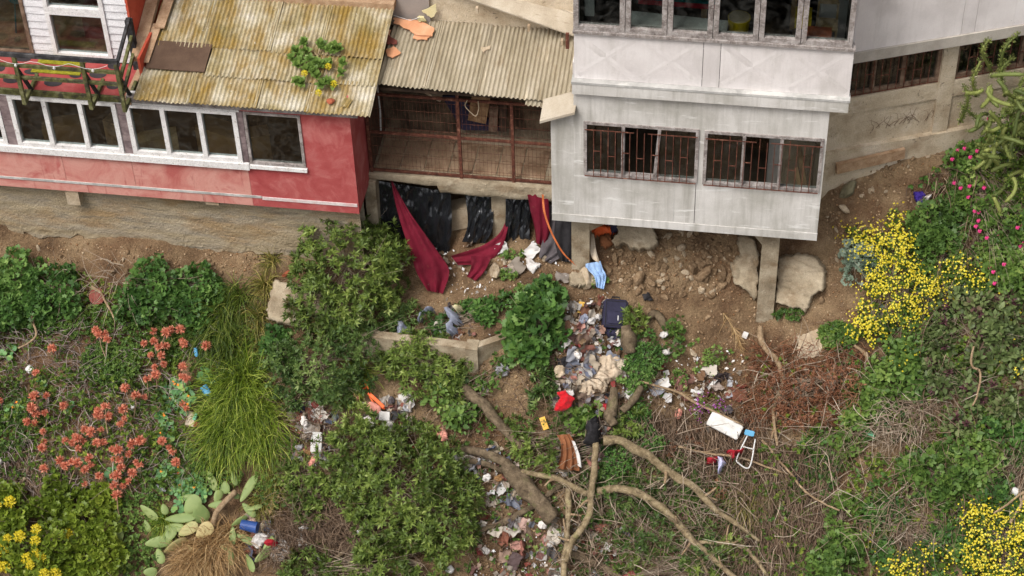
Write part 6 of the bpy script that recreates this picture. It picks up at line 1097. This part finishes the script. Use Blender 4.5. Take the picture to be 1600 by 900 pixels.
limb('long branch arching to the lower right above the others', [(943, 692), (970, 692), (1010, 714), (1050, 745), (1085, 765), (1115, 795), (1150, 820), (1186, 848)], [17, 18, 15, 11, 6], [.3, .35, .4, .4, .4, .35, .3, .3], twigs=42, mat='bark_mid')
limb('second long branch arching to the bottom edge', [(935, 770), (970, 766), (1010, 780), (1050, 810), (1082, 845), (1115, 875), (1160, 915)], [15, 16, 14, 11, 9], .35, twigs=42, mat='bark_mid')
limb('fork of the second arching branch curving to the bottom right', [(1092, 850), (1140, 850), (1170, 865), (1200, 905)], [8, 9, 7], .3, twigs=24, mat='bark_mid')
limb('short fork dropping from the second arching branch', [(1080, 843), (1095, 870), (1108, 900)], [8, 7, 6], .3, mat='bark_mid', twigs=12)
limb('upright paler limb left of the crossing limb', [(889, 764), (890, 800), (886, 850), (882, 910)], [10, 11, 12], .3, mat='bark_mid', twigs=12)
limb('short horizontal log under the brown jacket', [(858, 735), (900, 732), (952, 731)], [10, 13, 13], .15, name='fallen_log')
limb('root slanting up to the thickest trunk from the left', [(748, 832), (785, 818), (830, 795), (862, 780)], [10, 12, 10], .1)
limb('low trunk piece at the bottom running right', [(892, 868), (935, 882), (985, 912)], [15, 14, 12], .15, name='fallen_log')
limb('thin branch below the thickest trunk to the right', [(850, 780), (880, 758), (905, 745)], [8, 10, 8], .12)
limb('bare root like branch hanging from the second pillar foot', [(1186, 514), (1190, 540), (1214, 568), (1222, 600), (1208, 640), (1213, 700)], [9, 11, 10, 7, 5], .25, 'bark_pale', twigs=3)
limb('lower fork of the root like branch', [(1223, 598), (1226, 640), (1212, 655), (1205, 690)], [7, 6, 4], .22, 'bark_pale')
limb('short curved branch right of the dead brush', [(1335, 541), (1352, 555), (1360, 575)], [5, 8, 6], .12, 'bark_pale')
limb('thin forked bare branch in the lower dusky shrub', [(1515, 548), (1510, 576), (1524, 590), (1518, 625), (1512, 640)], [4, 4, 3], .5, 'bark_pale', twigs=6)
limb('pale bare branch reaching in from the right edge', [(1620, 755), (1580, 780), (1545, 805)], [5, 5, 3], .5, 'bark_pale')
limb('pale upright branch at the right edge', [(1610, 745), (1585, 795), (1570, 820)], [6, 6, 5], .45, 'bark_pale', twigs=8)
limb('thin bleached stem standing in the left scrub', [(62, 478), (61, 505), (66, 530), (40, 548)], [3, 4, 3], .35, 'bark_pale')
limb('pale forked dead branch by the red bowl', [(150, 452), (165, 464), (178, 485), (188, 505)], [4, 4, 3], .3, 'bark_pale', twigs=4)
limb('curved dead branch in the wiry brown shrub', [(530, 872), (555, 855), (582, 846)], [6, 8, 7], .25)
limb('long thin branch leaning over the brush near the foam lid', [(1005, 600), (1060, 618), (1100, 640), (1160, 668)], [4, 5, 4], .3, 'bark_pale')
limb('thin arched branch above the red cloths', [(1060, 700), (1110, 712), (1160, 718), (1230, 745)], [4, 5, 3], .3, 'bark_pale', twigs=8)
limb('thin branch sagging across the dense brown brush', [(1190, 690), (1230, 740), (1270, 780), (1310, 800)], [4, 4, 3], .3, 'bark_pale', twigs=6)
limb('knotty stump with cut limbs below the suitcase', [(978, 512), (984, 535), (985, 556)], [20, 30, 24], .25, name='stump'); limb('thick root twisting down past the beige tarp', [(962, 610), (960, 635), (955, 655), (962, 668)], [14, 22, 16], .3, name='stump'); limb('forked root stub beside the twisting root', [(1002, 608), (988, 632), (974, 645)], [12, 14, 14], .3, name='stump')
limb('gnarled roots exposed in the bank right of the suitcase', [(1010, 500), (1025, 492), (1040, 515), (1044, 525)], [10, 14, 8], .1)
# ---------------------------------------------------------------- curtains and plastic under the patio
top = on_y(640, 290, .9)
def yp(px, py, y): return on_y(px, py, y)
drape('plastic_sheet', 'black plastic sheet covering the left opening under the patio', 'plastic sheet', [((592, 283), (704, 300)), ((594, 320), (706, 335)), ((597, 355), (705, 372)), ((600, 382), (700, 408))], 'black_plastic', yp(640, 290, 1.05), yp(650, 390, .9), 70, .03, 5, .035, 12, 1, sub=12)
drape('plastic_sheet', 'short black plastic sheet hung left of the patio column', 'plastic sheet', [((726, 303), (771, 308)), ((730, 330), (771, 335)), ((730, 355), (768, 362)), ((722, 378), (758, 380))], 'black_plastic', yp(750, 306, 1.05), yp(745, 371, .95), 40, .03, 2.5, .035, 13, 2, sub=10)
drape('plastic_sheet', 'black plastic sheet hung right of the patio column', 'plastic sheet', [((790, 303), (828, 303)), ((790, 335), (829, 332)), ((788, 365), (826, 362)), ((784, 392), (818, 386))], 'black_plastic', yp(800, 306, 1.02), yp(795, 390, .85), 44, .03, 3, .035, 13, 3, sub=10)
drape('plastic_strip', 'black plastic strip trailing beside the maroon cloth', 'plastic sheet', [((808, 350), (826, 345)), ((812, 370), (828, 372)), ((818, 388), (826, 392))], 'black_plastic', yp(815, 350, .95), yp(822, 390, .8), 12, .02, 1.5, .02, 9, 4)
drape('maroon_curtain', 'long maroon cloth hanging from the patio slab down onto the earth', 'cloth', [((611, 282), (613, 283)), ((617, 315), (636, 325)), ((627, 352), (660, 360)), ((640, 392), (686, 396)), ((652, 428), (702, 424)), ((668, 454), (692, 459))], 'maroon', yp(612, 282, .76), g(680, 455, .08), 26, .045, 2, .012, 6, 5)
drape('maroon_curtain', 'maroon cloth swag slung from the patio column', 'cloth', [((792, 342), (794, 354)), ((779, 366), (786, 384)), ((755, 383), (772, 402)), ((730, 392), (748, 412)), ((704, 400), (716, 414))], 'maroon', yp(793, 348, .9), g(712, 408, .28), 18, .03, 1.5, .012, 8, 6)
drape('maroon_curtain', 'knotted tail of maroon cloth below the swag', 'cloth', [((736, 400), (768, 402)), ((736, 418), (757, 424)), ((729, 432), (744, 439))], 'maroon', g(750, 402, .3), g(736, 436, .14), 16, .03, 2, .015, 9, 7)
drape('maroon_curtain', 'short maroon cloth hanging right under the patio slab', 'cloth', [((824, 304), (856, 303)), ((829, 330), (858, 330)), ((835, 355), (858, 362)), ((838, 380), (852, 386))], 'maroon', yp(838, 304, .8), yp(844, 380, .62), 18, .03, 2, .012, 8, 8)
drape('dark_garment', 'charcoal garment slumped under the left edge of the white house', 'garment', [((858, 318), (894, 345)), ((856, 350), (894, 365)), ((845, 385), (890, 392)), ((842, 402), (860, 412))], 'grey_cloth', yp(870, 330, .9), g(852, 405, .1), 20, .04, 2.5, .02, 8, 9)
drape('dark_garment', 'black garment beside the first pillar', 'garment', [((868, 340), (896, 345)), ((866, 370), (896, 372)), ((872, 398), (894, 400)), ((878, 408), (890, 410))], 'black_cloth', yp(880, 345, .7), g(885, 405, .12), 16, .03, 2, .02, 8, 10)
MB().bar(yp(698, 338, 1.3), yp(742, 330, 1.3), .3, .42, (0, 0, 1)).build('pale_log', 'stone_pale', None, label='pale weathered log inside the opening under the patio', cat='log')
t_a, t_b = depth_t(yp(848, 305, .74)), depth_t(g(906, 419, .06)); sp = smooth_path([at_t(x_, y_, t_a+(t_b-t_a)*k_-.12*math.sin(math.pi*k_)) for x_, y_, k_ in ((848, 304, 0), (850, 328, .2), (857, 352, .4), (868, 376, .6), (883, 399, .8), (906, 419, 1))], 8); V = []; Fs = []
for i, p in enumerate(sp): V += [p-RT*.016, p+RT*.016+FWD*.012*math.sin(i*.7)]
put('orange_strap', np.array(V), 'orange_strap', None, polys=[(2*i, 2*i+1, 2*i+3, 2*i+2) for i in range(len(sp)-1)], label='orange strap hanging from the patio slab to the first pillar', cat='strap')
drape('sky_blue_cloth', 'light blue shirt lying over the boulder at the first pillar', 'garment', [((915, 412), (938, 408)), ((916, 420), (942, 420)), ((928, 432), (947, 432)), ((932, 449), (943, 452))], 'light_blue_cloth', g(925, 410, .25), g(938, 450, .12), 18, .03, 3, .03, 9, 11)
drape('pale_sleeve', 'pale grey sleeve hanging beside the first pillar', 'garment', [((921, 366), (928, 366)), ((921, 390), (932, 392)), ((926, 405), (938, 412))], 'beige_cloth', g(925, 368, .35), g(932, 410, .28), 10, .02, 1.5, .015, 9, 12)
crump('orange_garment', 'orange and black garment bundle under the white house floor', 'garment', [(921, 356), (940, 352), (962, 350), (970, 360), (955, 372), (930, 372)], 'orange_plastic', .12, .06, seed=2); crump('dark_bundle', 'black and navy bundle beside the orange garment', 'garment', [(935, 350), (972, 347), (968, 362), (955, 372), (950, 360)], 'navy', .2, .06, seed=3); crump('brown_garment', 'dusty brown garment under the orange bundle', 'garment', [(935, 372), (952, 368), (960, 385), (945, 392), (937, 388)], 'brown_cloth', .16, .05); crump('black_scrap', 'black sock on the bare earth under the white house', 'garment', [(1002, 460), (1012, 456), (1016, 462), (1022, 468), (1014, 470), (1004, 472)], 'black_cloth', .05, .03)
# ---------------------------------------------------------------- suitcase and rubbish
def local(px, py, h=.05, tw=0.0):
    p = g(px, py, h); n = unit(gnorm(p, .4)[0]*.7-FWD*.3); x = unit(RT*math.cos(tw)-UP*math.sin(tw)); x = unit(x-n*(x@n)); y = np.cross(n, x); f = Frame(p, 0); f.x, f.y, f.z = x, y, n; return f
f = local(961, 494, .12, .06); SU = thing('suitcase', 'dark navy suitcase lying open on the rubble slope', 'suitcase', tuple(f.o))
def rbox(m, x0, x1, y0, y1, z0, z1, b=.03):
    o = [(x0+b, y0), (x1-b, y0), (x1, y0+b), (x1, y1-b), (x1-b, y1), (x0+b, y1), (x0, y1-b), (x0, y0+b)]; k = b*.5; sx = lambda s: [((x0+x1)/2+(a-(x0+x1)/2)*s, (y0+y1)/2+(c_-(y0+y1)/2)*s) for a, c_ in o]
    V = [(a, c_, z0) for a, c_ in o]+[(a, c_, z1-k) for a, c_ in o]+[(a, c_, z1) for a, c_ in sx(.93)]; F_ = [tuple(range(8))[::-1], tuple(range(16, 24))]+[(q*8+i, q*8+(i+1) % 8, (q+1)*8+(i+1) % 8, (q+1)*8+i) for q in (0, 1) for i in range(8)]; m.add(V, F_); return m
rbox(MB(f), -.2, .2, -.22, .25, -.1, .1, .04).build('shell', 'navy', SU); m = MB(f); 
for a in ((-.17, .17, -.19, -.18), (-.17, .17, .21, .22), (-.17, -.16, -.18, .21), (.16, .17, -.18, .21)): m.box(*a, .1, .112)
m.build('piping', 'black_cloth', SU); rbox(MB(f), -.13, .13, -.16, .05, .101, .125, .02).build('pocket', 'navy', SU); MB(f).tube([(-.07, .25, .02), (-.06, .29, .03), (.06, .29, .03), (.07, .25, .02)], .012, 6).build('handle', 'black_cloth', SU); MB(f).box(.03, .045, -.1, -.02, .126, .13).build('zip_tag', 'white_metal', SU)
crump('suitcase_lining', 'dark crumpled lining spilling below the suitcase', 'cloth', [(940, 514), (965, 512), (970, 530), (958, 534), (942, 524)], 'navy', .08, .05)
crump('tarp', 'crumpled beige tarp in the middle of the rubbish slope', 'tarp', [(935, 556), (958, 552), (978, 568), (970, 590), (952, 600), (945, 618), (915, 622), (900, 614), (905, 600), (925, 590), (932, 572)], 'beige_cloth', .1, .09, 7, rings=16, per=9)
crump('red_cloth', 'bright red cloth left of the beige tarp', 'cloth', [(870, 612), (882, 610), (898, 622), (892, 634), (884, 642), (866, 642), (868, 630), (874, 622)], 'red_cloth', .16, .07, 8, lift=.1)
chunk('white_tray', 'white broken tray with a hole above the red cloth', 'tray', [(884, 609), (896, 608), (898, 616), (892, 622), (881, 619)], 'paper', .1, .004, 5, jag=.4, lift=.08, dome=0)
crump('black_garment', 'dark grey garment beside the tall mallow', 'garment', [(870, 560), (888, 556), (902, 572), (896, 582), (872, 576)], 'black_cloth', .05, .05); crump('teal_scrap', 'teal cloth below the suitcase lining', 'cloth', [(958, 532), (974, 534), (976, 546), (966, 550), (960, 542)], 'teal_cloth', .05, .04)
f = local(858, 575, .08, 1.4); m = MB(f)
sheet(None, f.w(np.array((-.2, -.12, 0))), f.w(np.array((.2, -.12, .0))), f.w(np.array((-.2, .12, 0))), f.w(np.array((.2, .12, 0))), 'wood_dark', .05, .012, 3, name='corrugated_scrap'); o_ = bpy.data.objects[-1] if False else [o for o in COL.objects if o.name.startswith('corrugated_scrap')][0]; tag(o_, 'small dark corrugated scrap beside the tall mallow', 'sheet')
drape('brown_jacket', 'brown jacket with white lining hung over the log', 'garment', [((870, 680), (890, 678)), ((876, 692), (897, 690)), ((876, 712), (903, 712)), ((870, 732), (906, 736))], 'brown_cloth', g(880, 680, .35), g(885, 735, .3), 20, .045, 3, .02, 8, 13)
drape('jacket_lining', 'white lining edge of the brown jacket', 'garment', [((893, 688), (898, 690)), ((900, 710), (906, 712)), ((903, 728), (909, 731))], 'paper', g(893, 690, .4), g(905, 730, .36), 8, .012, 1, .01, 8, 14)
crump('black_garment', 'black garment draped at the top of the crossing limb', 'garment', [(918, 660), (934, 655), (942, 676), (940, 698), (928, 700), (914, 694), (922, 680)], 'black_cloth', .4, .06, 8)
def lying(name, label, cat, px, py, w_, l_, th, mat, tw, h=.05, rnd=.0, group=None):
    f = local(px, py, h, tw); mp = m_px(f.o); m = MB(f); 
    if rnd: rbox(m, -w_*mp/2, w_*mp/2, -l_*mp/2, l_*mp/2, -th/2, th/2, rnd)
    else: m.box(-w_*mp/2, w_*mp/2, -l_*mp/2, l_*mp/2, -th/2, th/2)
    return m.build(name, mat, None, label=label, cat=cat, group=group)
lid = lying('white_foam_board', 'white foam box lid lying in the dry brush', 'foam lid', 1132, 668, 54, 24, .06, 'foam', .5, .3, .02)
lying('yellow_board', 'yellow strip of wood left of the suitcase', 'board', 908, 481, 9, 18, .025, 'yellow_board', .15, .05); lying('yellow_board', 'yellow strip of wood below the red cloth', 'board', 851, 663, 9, 20, .025, 'yellow_board', -.35, .12)
lying('foam_box', 'white polystyrene block by the great tussock', 'foam block', 497, 693, 18, 34, .14, 'foam', .05, .1, .03); lying('foam_block', 'small white block above the polystyrene block', 'foam block', 485, 652, 11, 12, .06, 'foam', -.5, .06)
lying('white_box', 'square white carton in the rubbish heap beside the glossy shrub', 'box', 603, 652, 17, 14, .1, 'paper', .05, .15, .01); lying('black_box', 'black square panel beside the white carton', 'box', 620, 652, 12, 16, .05, 'black_wood', .1, .12)
lying('white_tile', 'white square tile below the suitcase stump', 'tile', 1041, 583, 9, 8, .02, 'paper', -.3, .04); lying('white_carton', 'small white carton at the foot of the second pillar path', 'box', 1164, 524, 8, 10, .05, 'paper', .4, .05)
lying('plank', 'pale wooden plank end left of the polystyrene spill', 'plank', 427, 788, 10, 34, .03, 'wood_tan', .45, .1); lying('grey_pipe', 'white metal strip lying by the violet flowers', 'strip', 1111, 603, 5, 26, .03, 'white_metal', .75, .08); lying('grey_pipe', 'short white metal strip crossing the longer one', 'strip', 1089, 613, 20, 5, .03, 'white_metal', .2, .07)
lying('card_box', 'torn card with pink print under the bent limb', 'box', 950, 855, 11, 12, .02, 'paper', .3, .1)
# white frame with blue seat: small step stool
SF = thing('step_stool', 'small white tube frame step stool with a blue top in the brush', 'step stool', tuple(g(1165, 705, .2))); q = [g(*a, .4) for a in ((1167, 684), (1151, 718), (1153, 727), (1170, 733), (1179, 690))]
MB().tube(smooth_path(q, 6), .012, 8).build('frame', 'white_metal', SF, smooth=True); MB().tube([g(1160, 702, .4), g(1176, 706, .4)], .01, 8).build('rung', 'white_metal', SF); f = local(1170, 681, .42, .25); rbox(MB(f), -.08, .08, -.045, .045, -.02, .02, .015).build('top', 'sky_plastic', SF)
crump('red_rag', 'faded red rag left of the step stool', 'cloth', [(1098, 716), (1112, 714), (1124, 718), (1118, 728), (1102, 728)], 'crimson', .3, .04, 9); crump('red_rag', 'faded red rag touching the step stool', 'cloth', [(1126, 708), (1145, 710), (1162, 706), (1158, 714), (1146, 718), (1142, 727), (1136, 716)], 'crimson', .35, .04, 9); crump('lavender_rag', 'pale lavender rag between the red rags', 'cloth', [(1116, 717), (1128, 718), (1132, 728), (1126, 742), (1119, 744), (1121, 730)], 'lavender_cloth', .35, .04, 9)
crump('grey_garment', 'grey blue trousers on the planter edge', 'garment', [(701, 491), (714, 490), (728, 502), (729, 511), (720, 514), (720, 526), (709, 529), (706, 515), (712, 508)], 'grey_blue_cloth', .28, .05, 9); crump('grey_garment', 'grey blue garment half under the shrub at the planter', 'garment', [(622, 505), (636, 508), (655, 528), (645, 540), (625, 532)], 'grey_blue_cloth', .3, .05, 9); crump('grey_garment', 'grey blue sleeve left of the planter trousers', 'garment', [(655, 498), (674, 487), (682, 487), (680, 494), (664, 502), (662, 512), (656, 510)], 'grey_blue_cloth', .24, .04, 9)
crump('white_rag', 'white paper towel heap under the patio', 'paper', [(822, 407), (832, 405), (838, 412), (848, 414), (842, 420), (832, 430), (824, 420)], 'paper', .06, .05, 9); crump('white_rag', 'white rag on the planter corner', 'paper', [(716, 487), (730, 484), (733, 490), (722, 496)], 'cream_sheet', .28, .03, 9); crump('white_bag', 'white plastic scrap right of the planter wall end', 'bag', [(752, 600), (762, 598), (767, 612), (760, 616), (754, 608)], 'paper', .08, .05, 9)
crump('clear_bag', 'crumpled clear plastic bag right of the planter', 'bag', ell(786, 578, 12, 12), 'bag_clear', .08, .05, 10); crump('polystyrene_spill', 'white crumbled polystyrene trailing down beside the dead brown shrub', 'foam', [(470, 812), (482, 806), (486, 826), (480, 838), (490, 852), (505, 870), (514, 884), (500, 878), (484, 860), (468, 858), (465, 842), (468, 826)], 'foam', .12, .06, 12)
crump('white_bags', 'white plastic bags beside the prickly pear', 'bag', [(398, 838), (410, 830), (426, 838), (420, 852), (408, 860), (396, 852)], 'paper', .2, .06, 9); crump('red_bag', 'faded red bag beside the white bags by the prickly pear', 'bag', ell(428, 850, 11, 8), 'crimson', .18, .05, 9)
f = local(396, 824, .3, .2); MB(f).tube([(-.14, 0, 0), (-.1, 0, 0), (.14, 0, .02)], [.08, .085, .095], 16).build('blue_bucket', 'blue_plastic', None, label='blue plastic bucket on its side by the prickly pear', cat='bucket', smooth=False)
crump('purple_bag', 'purple bag with white print on the right bank', 'bag', [(1426, 300), (1440, 298), (1448, 308), (1446, 318), (1436, 323), (1428, 312)], 'purple_cloth', .1, .05, 9); crump('paper_scrap', 'white paper on the purple bag', 'paper', [(1440, 308), (1452, 303), (1453, 311), (1444, 315)], 'paper', .2, .02, 9); crump('dark_bag', 'dark bag under the trailing pink geranium', 'bag', [(1490, 312), (1512, 302), (1510, 318), (1494, 324)], 'navy', .1, .05, 9)
crump('green_scrap', 'pale green plastic scrap on the right slope', 'plastic scrap', [(1352, 674), (1362, 671), (1370, 684), (1356, 689)], 'green_plastic', .1, .03, 9)
def can(name, label, cat, px, py, rp_, lp, mat, tw, h=.1, dome=True):
    f = local(px, py, h, tw); mp = m_px(f.o); R_ = rp_*mp/2; Ln = lp*mp; o = MB(f).tube([(-Ln*.5, 0, 0), (-Ln*.48, 0, 0), (Ln*.35, 0, 0), (Ln*.42, 0, 0), (Ln*.5, 0, 0)], [R_*.9, R_, R_, R_*.6, R_*.5], 14).build(name, mat, None, label=label, cat=cat); return o
can('white_pot', 'white round pot hanging in the cactus at the right edge', 'pot', 1551, 243, 20, 16, 'white_metal', 1.2, .45); can('white_ball', 'round white plastic container in the left scrub', 'container', 53, 580, 12, 11, 'white_metal', .7, .2); can('white_cup', 'white foam cup at the bottom edge beside the shrub', 'cup', 704, 891, 14, 11, 'foam', .9, .1); can('white_ball', 'white plastic bottle end in the right edge twigs', 'container', 1583, 770, 13, 12, 'white_metal', .5, .2)
can('bottle', 'clear white capped bottle above the prickly pear', 'bottle', 254, 764, 7, 18, 'bag_clear', .5, .12); can('blue_can', 'blue can in the weeping grass', 'can', 312, 554, 6, 14, 'sky_plastic', 1.4, .25); can('blue_bottle', 'blue clear bottle beside the great tussock', 'bottle', 327, 613, 12, 18, 'sky_plastic', 1.0, .2); can('small_pot', 'small white container in the wiry brown shrub', 'container', 566, 833, 8, 8, 'white_metal', 1.1, .25)
lying('juice_carton', 'torn carton with a green end left of the great tussock', 'carton', 302, 656, 14, 22, .06, 'beige_cloth', .3, .12); lying('carton_end', 'green end of the torn carton beside the great tussock', 'carton', 308, 652, 5, 12, .065, 'green_plastic', .3, .125)
f = local(157, 466, .15, .1); V = []; n = 20; MB(f).tube([(0, 0, -.06), (0, 0, -.03), (0, 0, .05), (0, 0, .055)], [.08, .1, .14, .12], n).build('bowl', 'pot_red', None, label='upturned dull red bowl in the left scrub', cat='bowl', smooth=False)
# rubbish heap between the shrubs
HP = 'rubbish in the middle heap'
for i, (x, y, s, mt, lb) in enumerate([(580, 660, 14, 'plaster', 'pale torn sack at the left of the middle rubbish heap'), (586, 640, 12, 'pink_sheet', 'pink crumpled plastic at the top of the middle rubbish heap'), (612, 630, 8, 'grey_cloth', 'grey brown rag at the right of the middle rubbish heap'), (608, 668, 12, 'paper', 'white crumpled paper below the square carton'), (592, 672, 9, 'paper', 'white wad under the black panel'), (626, 680, 8, 'paper', 'white wad at the foot of the middle rubbish heap'), (622, 694, 10, 'grey_blue_cloth', 'grey plastic among the rubbish foot'), (645, 705, 8, 'crimson', 'small red wrapper beside the glossy shrub'), (668, 703, 10, 'paper', 'torn white paper above the curved trunk'), (530, 625, 9, 'crimson', 'red rag under the dark spreading shrub'), (470, 635, 12, 'navy', 'dark plastic bag at the tussock edge'), (478, 658, 10, 'plaster', 'grey white debris above the polystyrene block'), (492, 722, 9, 'pink_sheet', 'pinkish torn paper under the polystyrene block'), (470, 698, 8, 'bag_clear', 'clear plastic left of the polystyrene block'), (482, 706, 8, 'cardboard', 'brown crumpled card left of the polystyrene block'), (735, 762, 12, 'navy', 'dark blue jacket end beside the largest shrub'), (730, 764, 8, 'paper', 'white cloth on the dark blue jacket'), (762, 748, 9, 'paper', 'printed paper under the curved trunk'), (780, 748, 9, 'cardboard', 'torn cardboard under the curved trunk'), (712, 715, 9, 'paper', 'white scraps on the curved trunk'), (693, 680, 13, 'pink_sheet', 'pink torn plastic on bare soil below the planter'), (910, 500, 9, 'grey_blue_cloth', 'grey cloth on the rubble left of the suitcase'), (923, 503, 8, 'paper', 'white paper left of the suitcase'), (933, 498, 7, 'paper', 'white paper touching the suitcase'), (900, 555, 10, 'plaster', 'dusty pale cloth above the tarp'), (874, 580, 12, 'stone_pale', 'pale plaster lump left of the tarp'), (1035, 525, 9, 'paper', 'white scrap on the bank right of the stump'), (1038, 552, 7, 'paper', 'small white scrap beside the ivy mound'), (985, 620, 14, 'paper', 'white board behind the twisting root'), (945, 640, 9, 'crimson', 'red rag in the roots beside the mallow'), (1058, 650, 10, 'pink_sheet', 'faded pink cloth in the brush near the violet flowers'), (1135, 645, 10, 'grey_cloth', 'grey plastic behind the foam lid'), (1245, 752, 14, 'navy', 'dark blue plastic in the dense brown brush'), (560, 622, 8, 'pink_sheet', 'salmon scrap beside the orange rope'), (800, 815, 12, 'grey_cloth', 'grey rag at the left foot of the trunks'), (850, 820, 10, 'plaster', 'pale stack of rags under the thickest trunk'), (860, 850, 7, 'paper', 'white packet beside the upright limb'), (760, 862, 9, 'paper', 'torn white plastic near the bottom'), (1000, 855, 8, 'plaster', 'pale bag below the second arching branch'), (42, 830-80, 6, 'stone_pale', 'pale stone like scrap above the lower left bush'), (90, 770, 7, 'plaster', 'whitish scrap above the lower left bush'), (152, 758, 5, 'paper', 'white scrap among the coral flowers'), (4, 722, 6, 'paper', 'white scrap at the far left edge'), (210, 636, 6, 'paper', 'leaf shaped white scrap in the left scrub')]):
    crump('rubbish_scrap', lb, 'rubbish', ell(x, y, s, s*.75, i*.7, 7), mt, .07, .045, 11, jag=1.6, rings=6, per=3, seed=i+300, lift=.08 if x < 720 or x > 1000 else .05)
limbpts = smooth_path([g(*a, .12) for a in ((562, 600), (575, 596), (572, 608), (560, 606), (568, 600), (576, 606), (580, 622), (590, 635), (603, 640))], 6); V, Fc = tube_geo(limbpts, .014, 7); put('orange_rope', V, 'orange_plastic', None, polys=Fc, smooth=True, label='loop of orange rope at the top of the rubbish heap', cat='rope')
lying('orange_tube', 'orange plastic strip lying across the rubbish heap', 'strip', 590, 627, 34, 5, .02, 'orange_plastic', .75, .18)
r = np.random.default_rng(55); cl = Cloud(); Q = np.r_[in_poly([(690, 460), (760, 440), (960, 460), (1000, 600), (900, 640), (840, 620), (720, 480)], 190, r), in_poly([(450, 620), (660, 620), (690, 730), (760, 760), (640, 720), (470, 740)], 140, r), in_poly([(740, 760), (980, 820), (960, 910), (740, 910)], 130, r), in_poly([(1000, 500), (1180, 560), (1160, 640), (1000, 640)], 130, r), in_poly([(580, 380), (900, 380), (900, 450), (700, 470)], 110, r), in_poly([(380, 800), (470, 830), (460, 900), (380, 880)], 40, r)]
P, N = ground_pts(Q, .05, r); cl.leaf(SMALL, P+N*.03, rdir(len(P), r), N+.6*r.normal(size=P.shape), .02+.07*r.random(len(P))**2, np.clip(r.normal(.6, .3, len(P)), 0, 1)); cl.build('litter', 'litter', None, label='scattered scraps of paper and plastic over the rubbish slope', cat='litter', kind='stuff')
def _crump(seed, n=6):
    r = np.random.default_rng(seed); u = np.linspace(-.5, .5, n); X_, Y_ = np.meshgrid(u, u); Z_ = .5*(1-2*np.abs(fbm(np.stack([X_*3.1+seed, Y_*3.1, X_*0], -1), 2, seed))); X_ = X_*(1-.35*r.random())+.12*fbm(np.stack([Y_*4, X_*2, X_*0+seed], -1), 2, 1); Y_ = Y_+.15*fbm(np.stack([X_*4, Y_*2, X_*0+9], -1), 2, 2)
    k = np.arange(n*n).reshape(n, n); a, b, c_, d = k[:-1, :-1].ravel(), k[:-1, 1:].ravel(), k[1:, 1:].ravel(), k[1:, :-1].ravel(); return np.c_[X_.ravel(), Y_.ravel(), Z_.ravel()*.7-.2], np.r_[np.c_[a, b, c_], np.c_[a, c_, d]]
leafmat('rubbish_mix', [c(196, 188, 178), c(164, 148, 126), c(128, 118, 108), c(206, 202, 198), c(60, 56, 58), c(170, 112, 98), c(186, 178, 168), c(112, 88, 64), c(130, 48, 48), c(150, 136, 118), c(88, 96, 118), c(212, 208, 204)], trans=.1, rough=.7)
r = np.random.default_rng(66); cl = Cloud(); Q = np.r_[in_poly([(862, 480), (950, 470), (1000, 540), (985, 640), (930, 700), (860, 640), (880, 560)], 300, r), in_poly([(455, 625), (530, 640), (510, 735), (460, 720)], 110, r), in_poly([(565, 630), (640, 625), (640, 720), (575, 700)], 150, r), in_poly([(690, 700), (800, 700), (830, 790), (740, 790)], 60, r), in_poly([(740, 800), (990, 820), (990, 910), (740, 910)], 120, r), in_poly([(880, 640), (960, 650), (960, 760), (860, 740)], 70, r), in_poly([(1000, 560), (1160, 580), (1180, 700), (1060, 680)], 60, r), in_poly([(690, 480), (745, 470), (745, 530), (640, 530)], 40, r), in_poly([(600, 385), (860, 380), (900, 440), (700, 440)], 22, r), in_poly([(380, 810), (450, 830), (440, 880), (380, 870)], 40, r)]
P, N = ground_pts(Q, .1, r); sel = r.integers(0, 5, len(P)); nn_ = unit(N+.45*r.normal(size=P.shape)); dd_ = rdir(len(P), r); sz_ = .06+.24*r.random(len(P))**2.5; tt_ = r.random(len(P)); [cl.leaf(_crump(v), (P+N*.03)[sel == v], dd_[sel == v], nn_[sel == v], sz_[sel == v], tt_[sel == v]) for v in range(5)]; cl.build('rubbish_spill', 'rubbish_mix', None, smooth=True, label='crumpled rags wrappers and torn plastic spilled down the middle slope', cat='rubbish', kind='stuff')
tangle('dry_scrub', 'long dead twigs strewn through the pile of fallen branches', 'scrub', in_poly([(880, 690), (1000, 660), (1220, 720), (1230, 920), (880, 920)], 380, r), .8, .011, 'twig', curl=.7, h=.5, seed=67)
# stones on the roof
o = bpy.data.objects.get('roof_stone'); h = bpy.data.objects.new('rock', rockmesh(2, 'terracotta')); COL.objects.link(h); h.parent = o; h.scale = (.075, .075, .065); h.location = (0, 0, .05)
sheet(None, rp(531, 168, .03), rp(543, 172, .03), rp(540, 156, .05), rp(552, 160, .05), 'lichen_roof', .07, .015, 3, name='roof_fragment'); tag([q for q in COL.objects if q.name == 'roof_fragment'][0], 'broken corrugated fragment on the eave beside the terracotta stone', 'sheet')
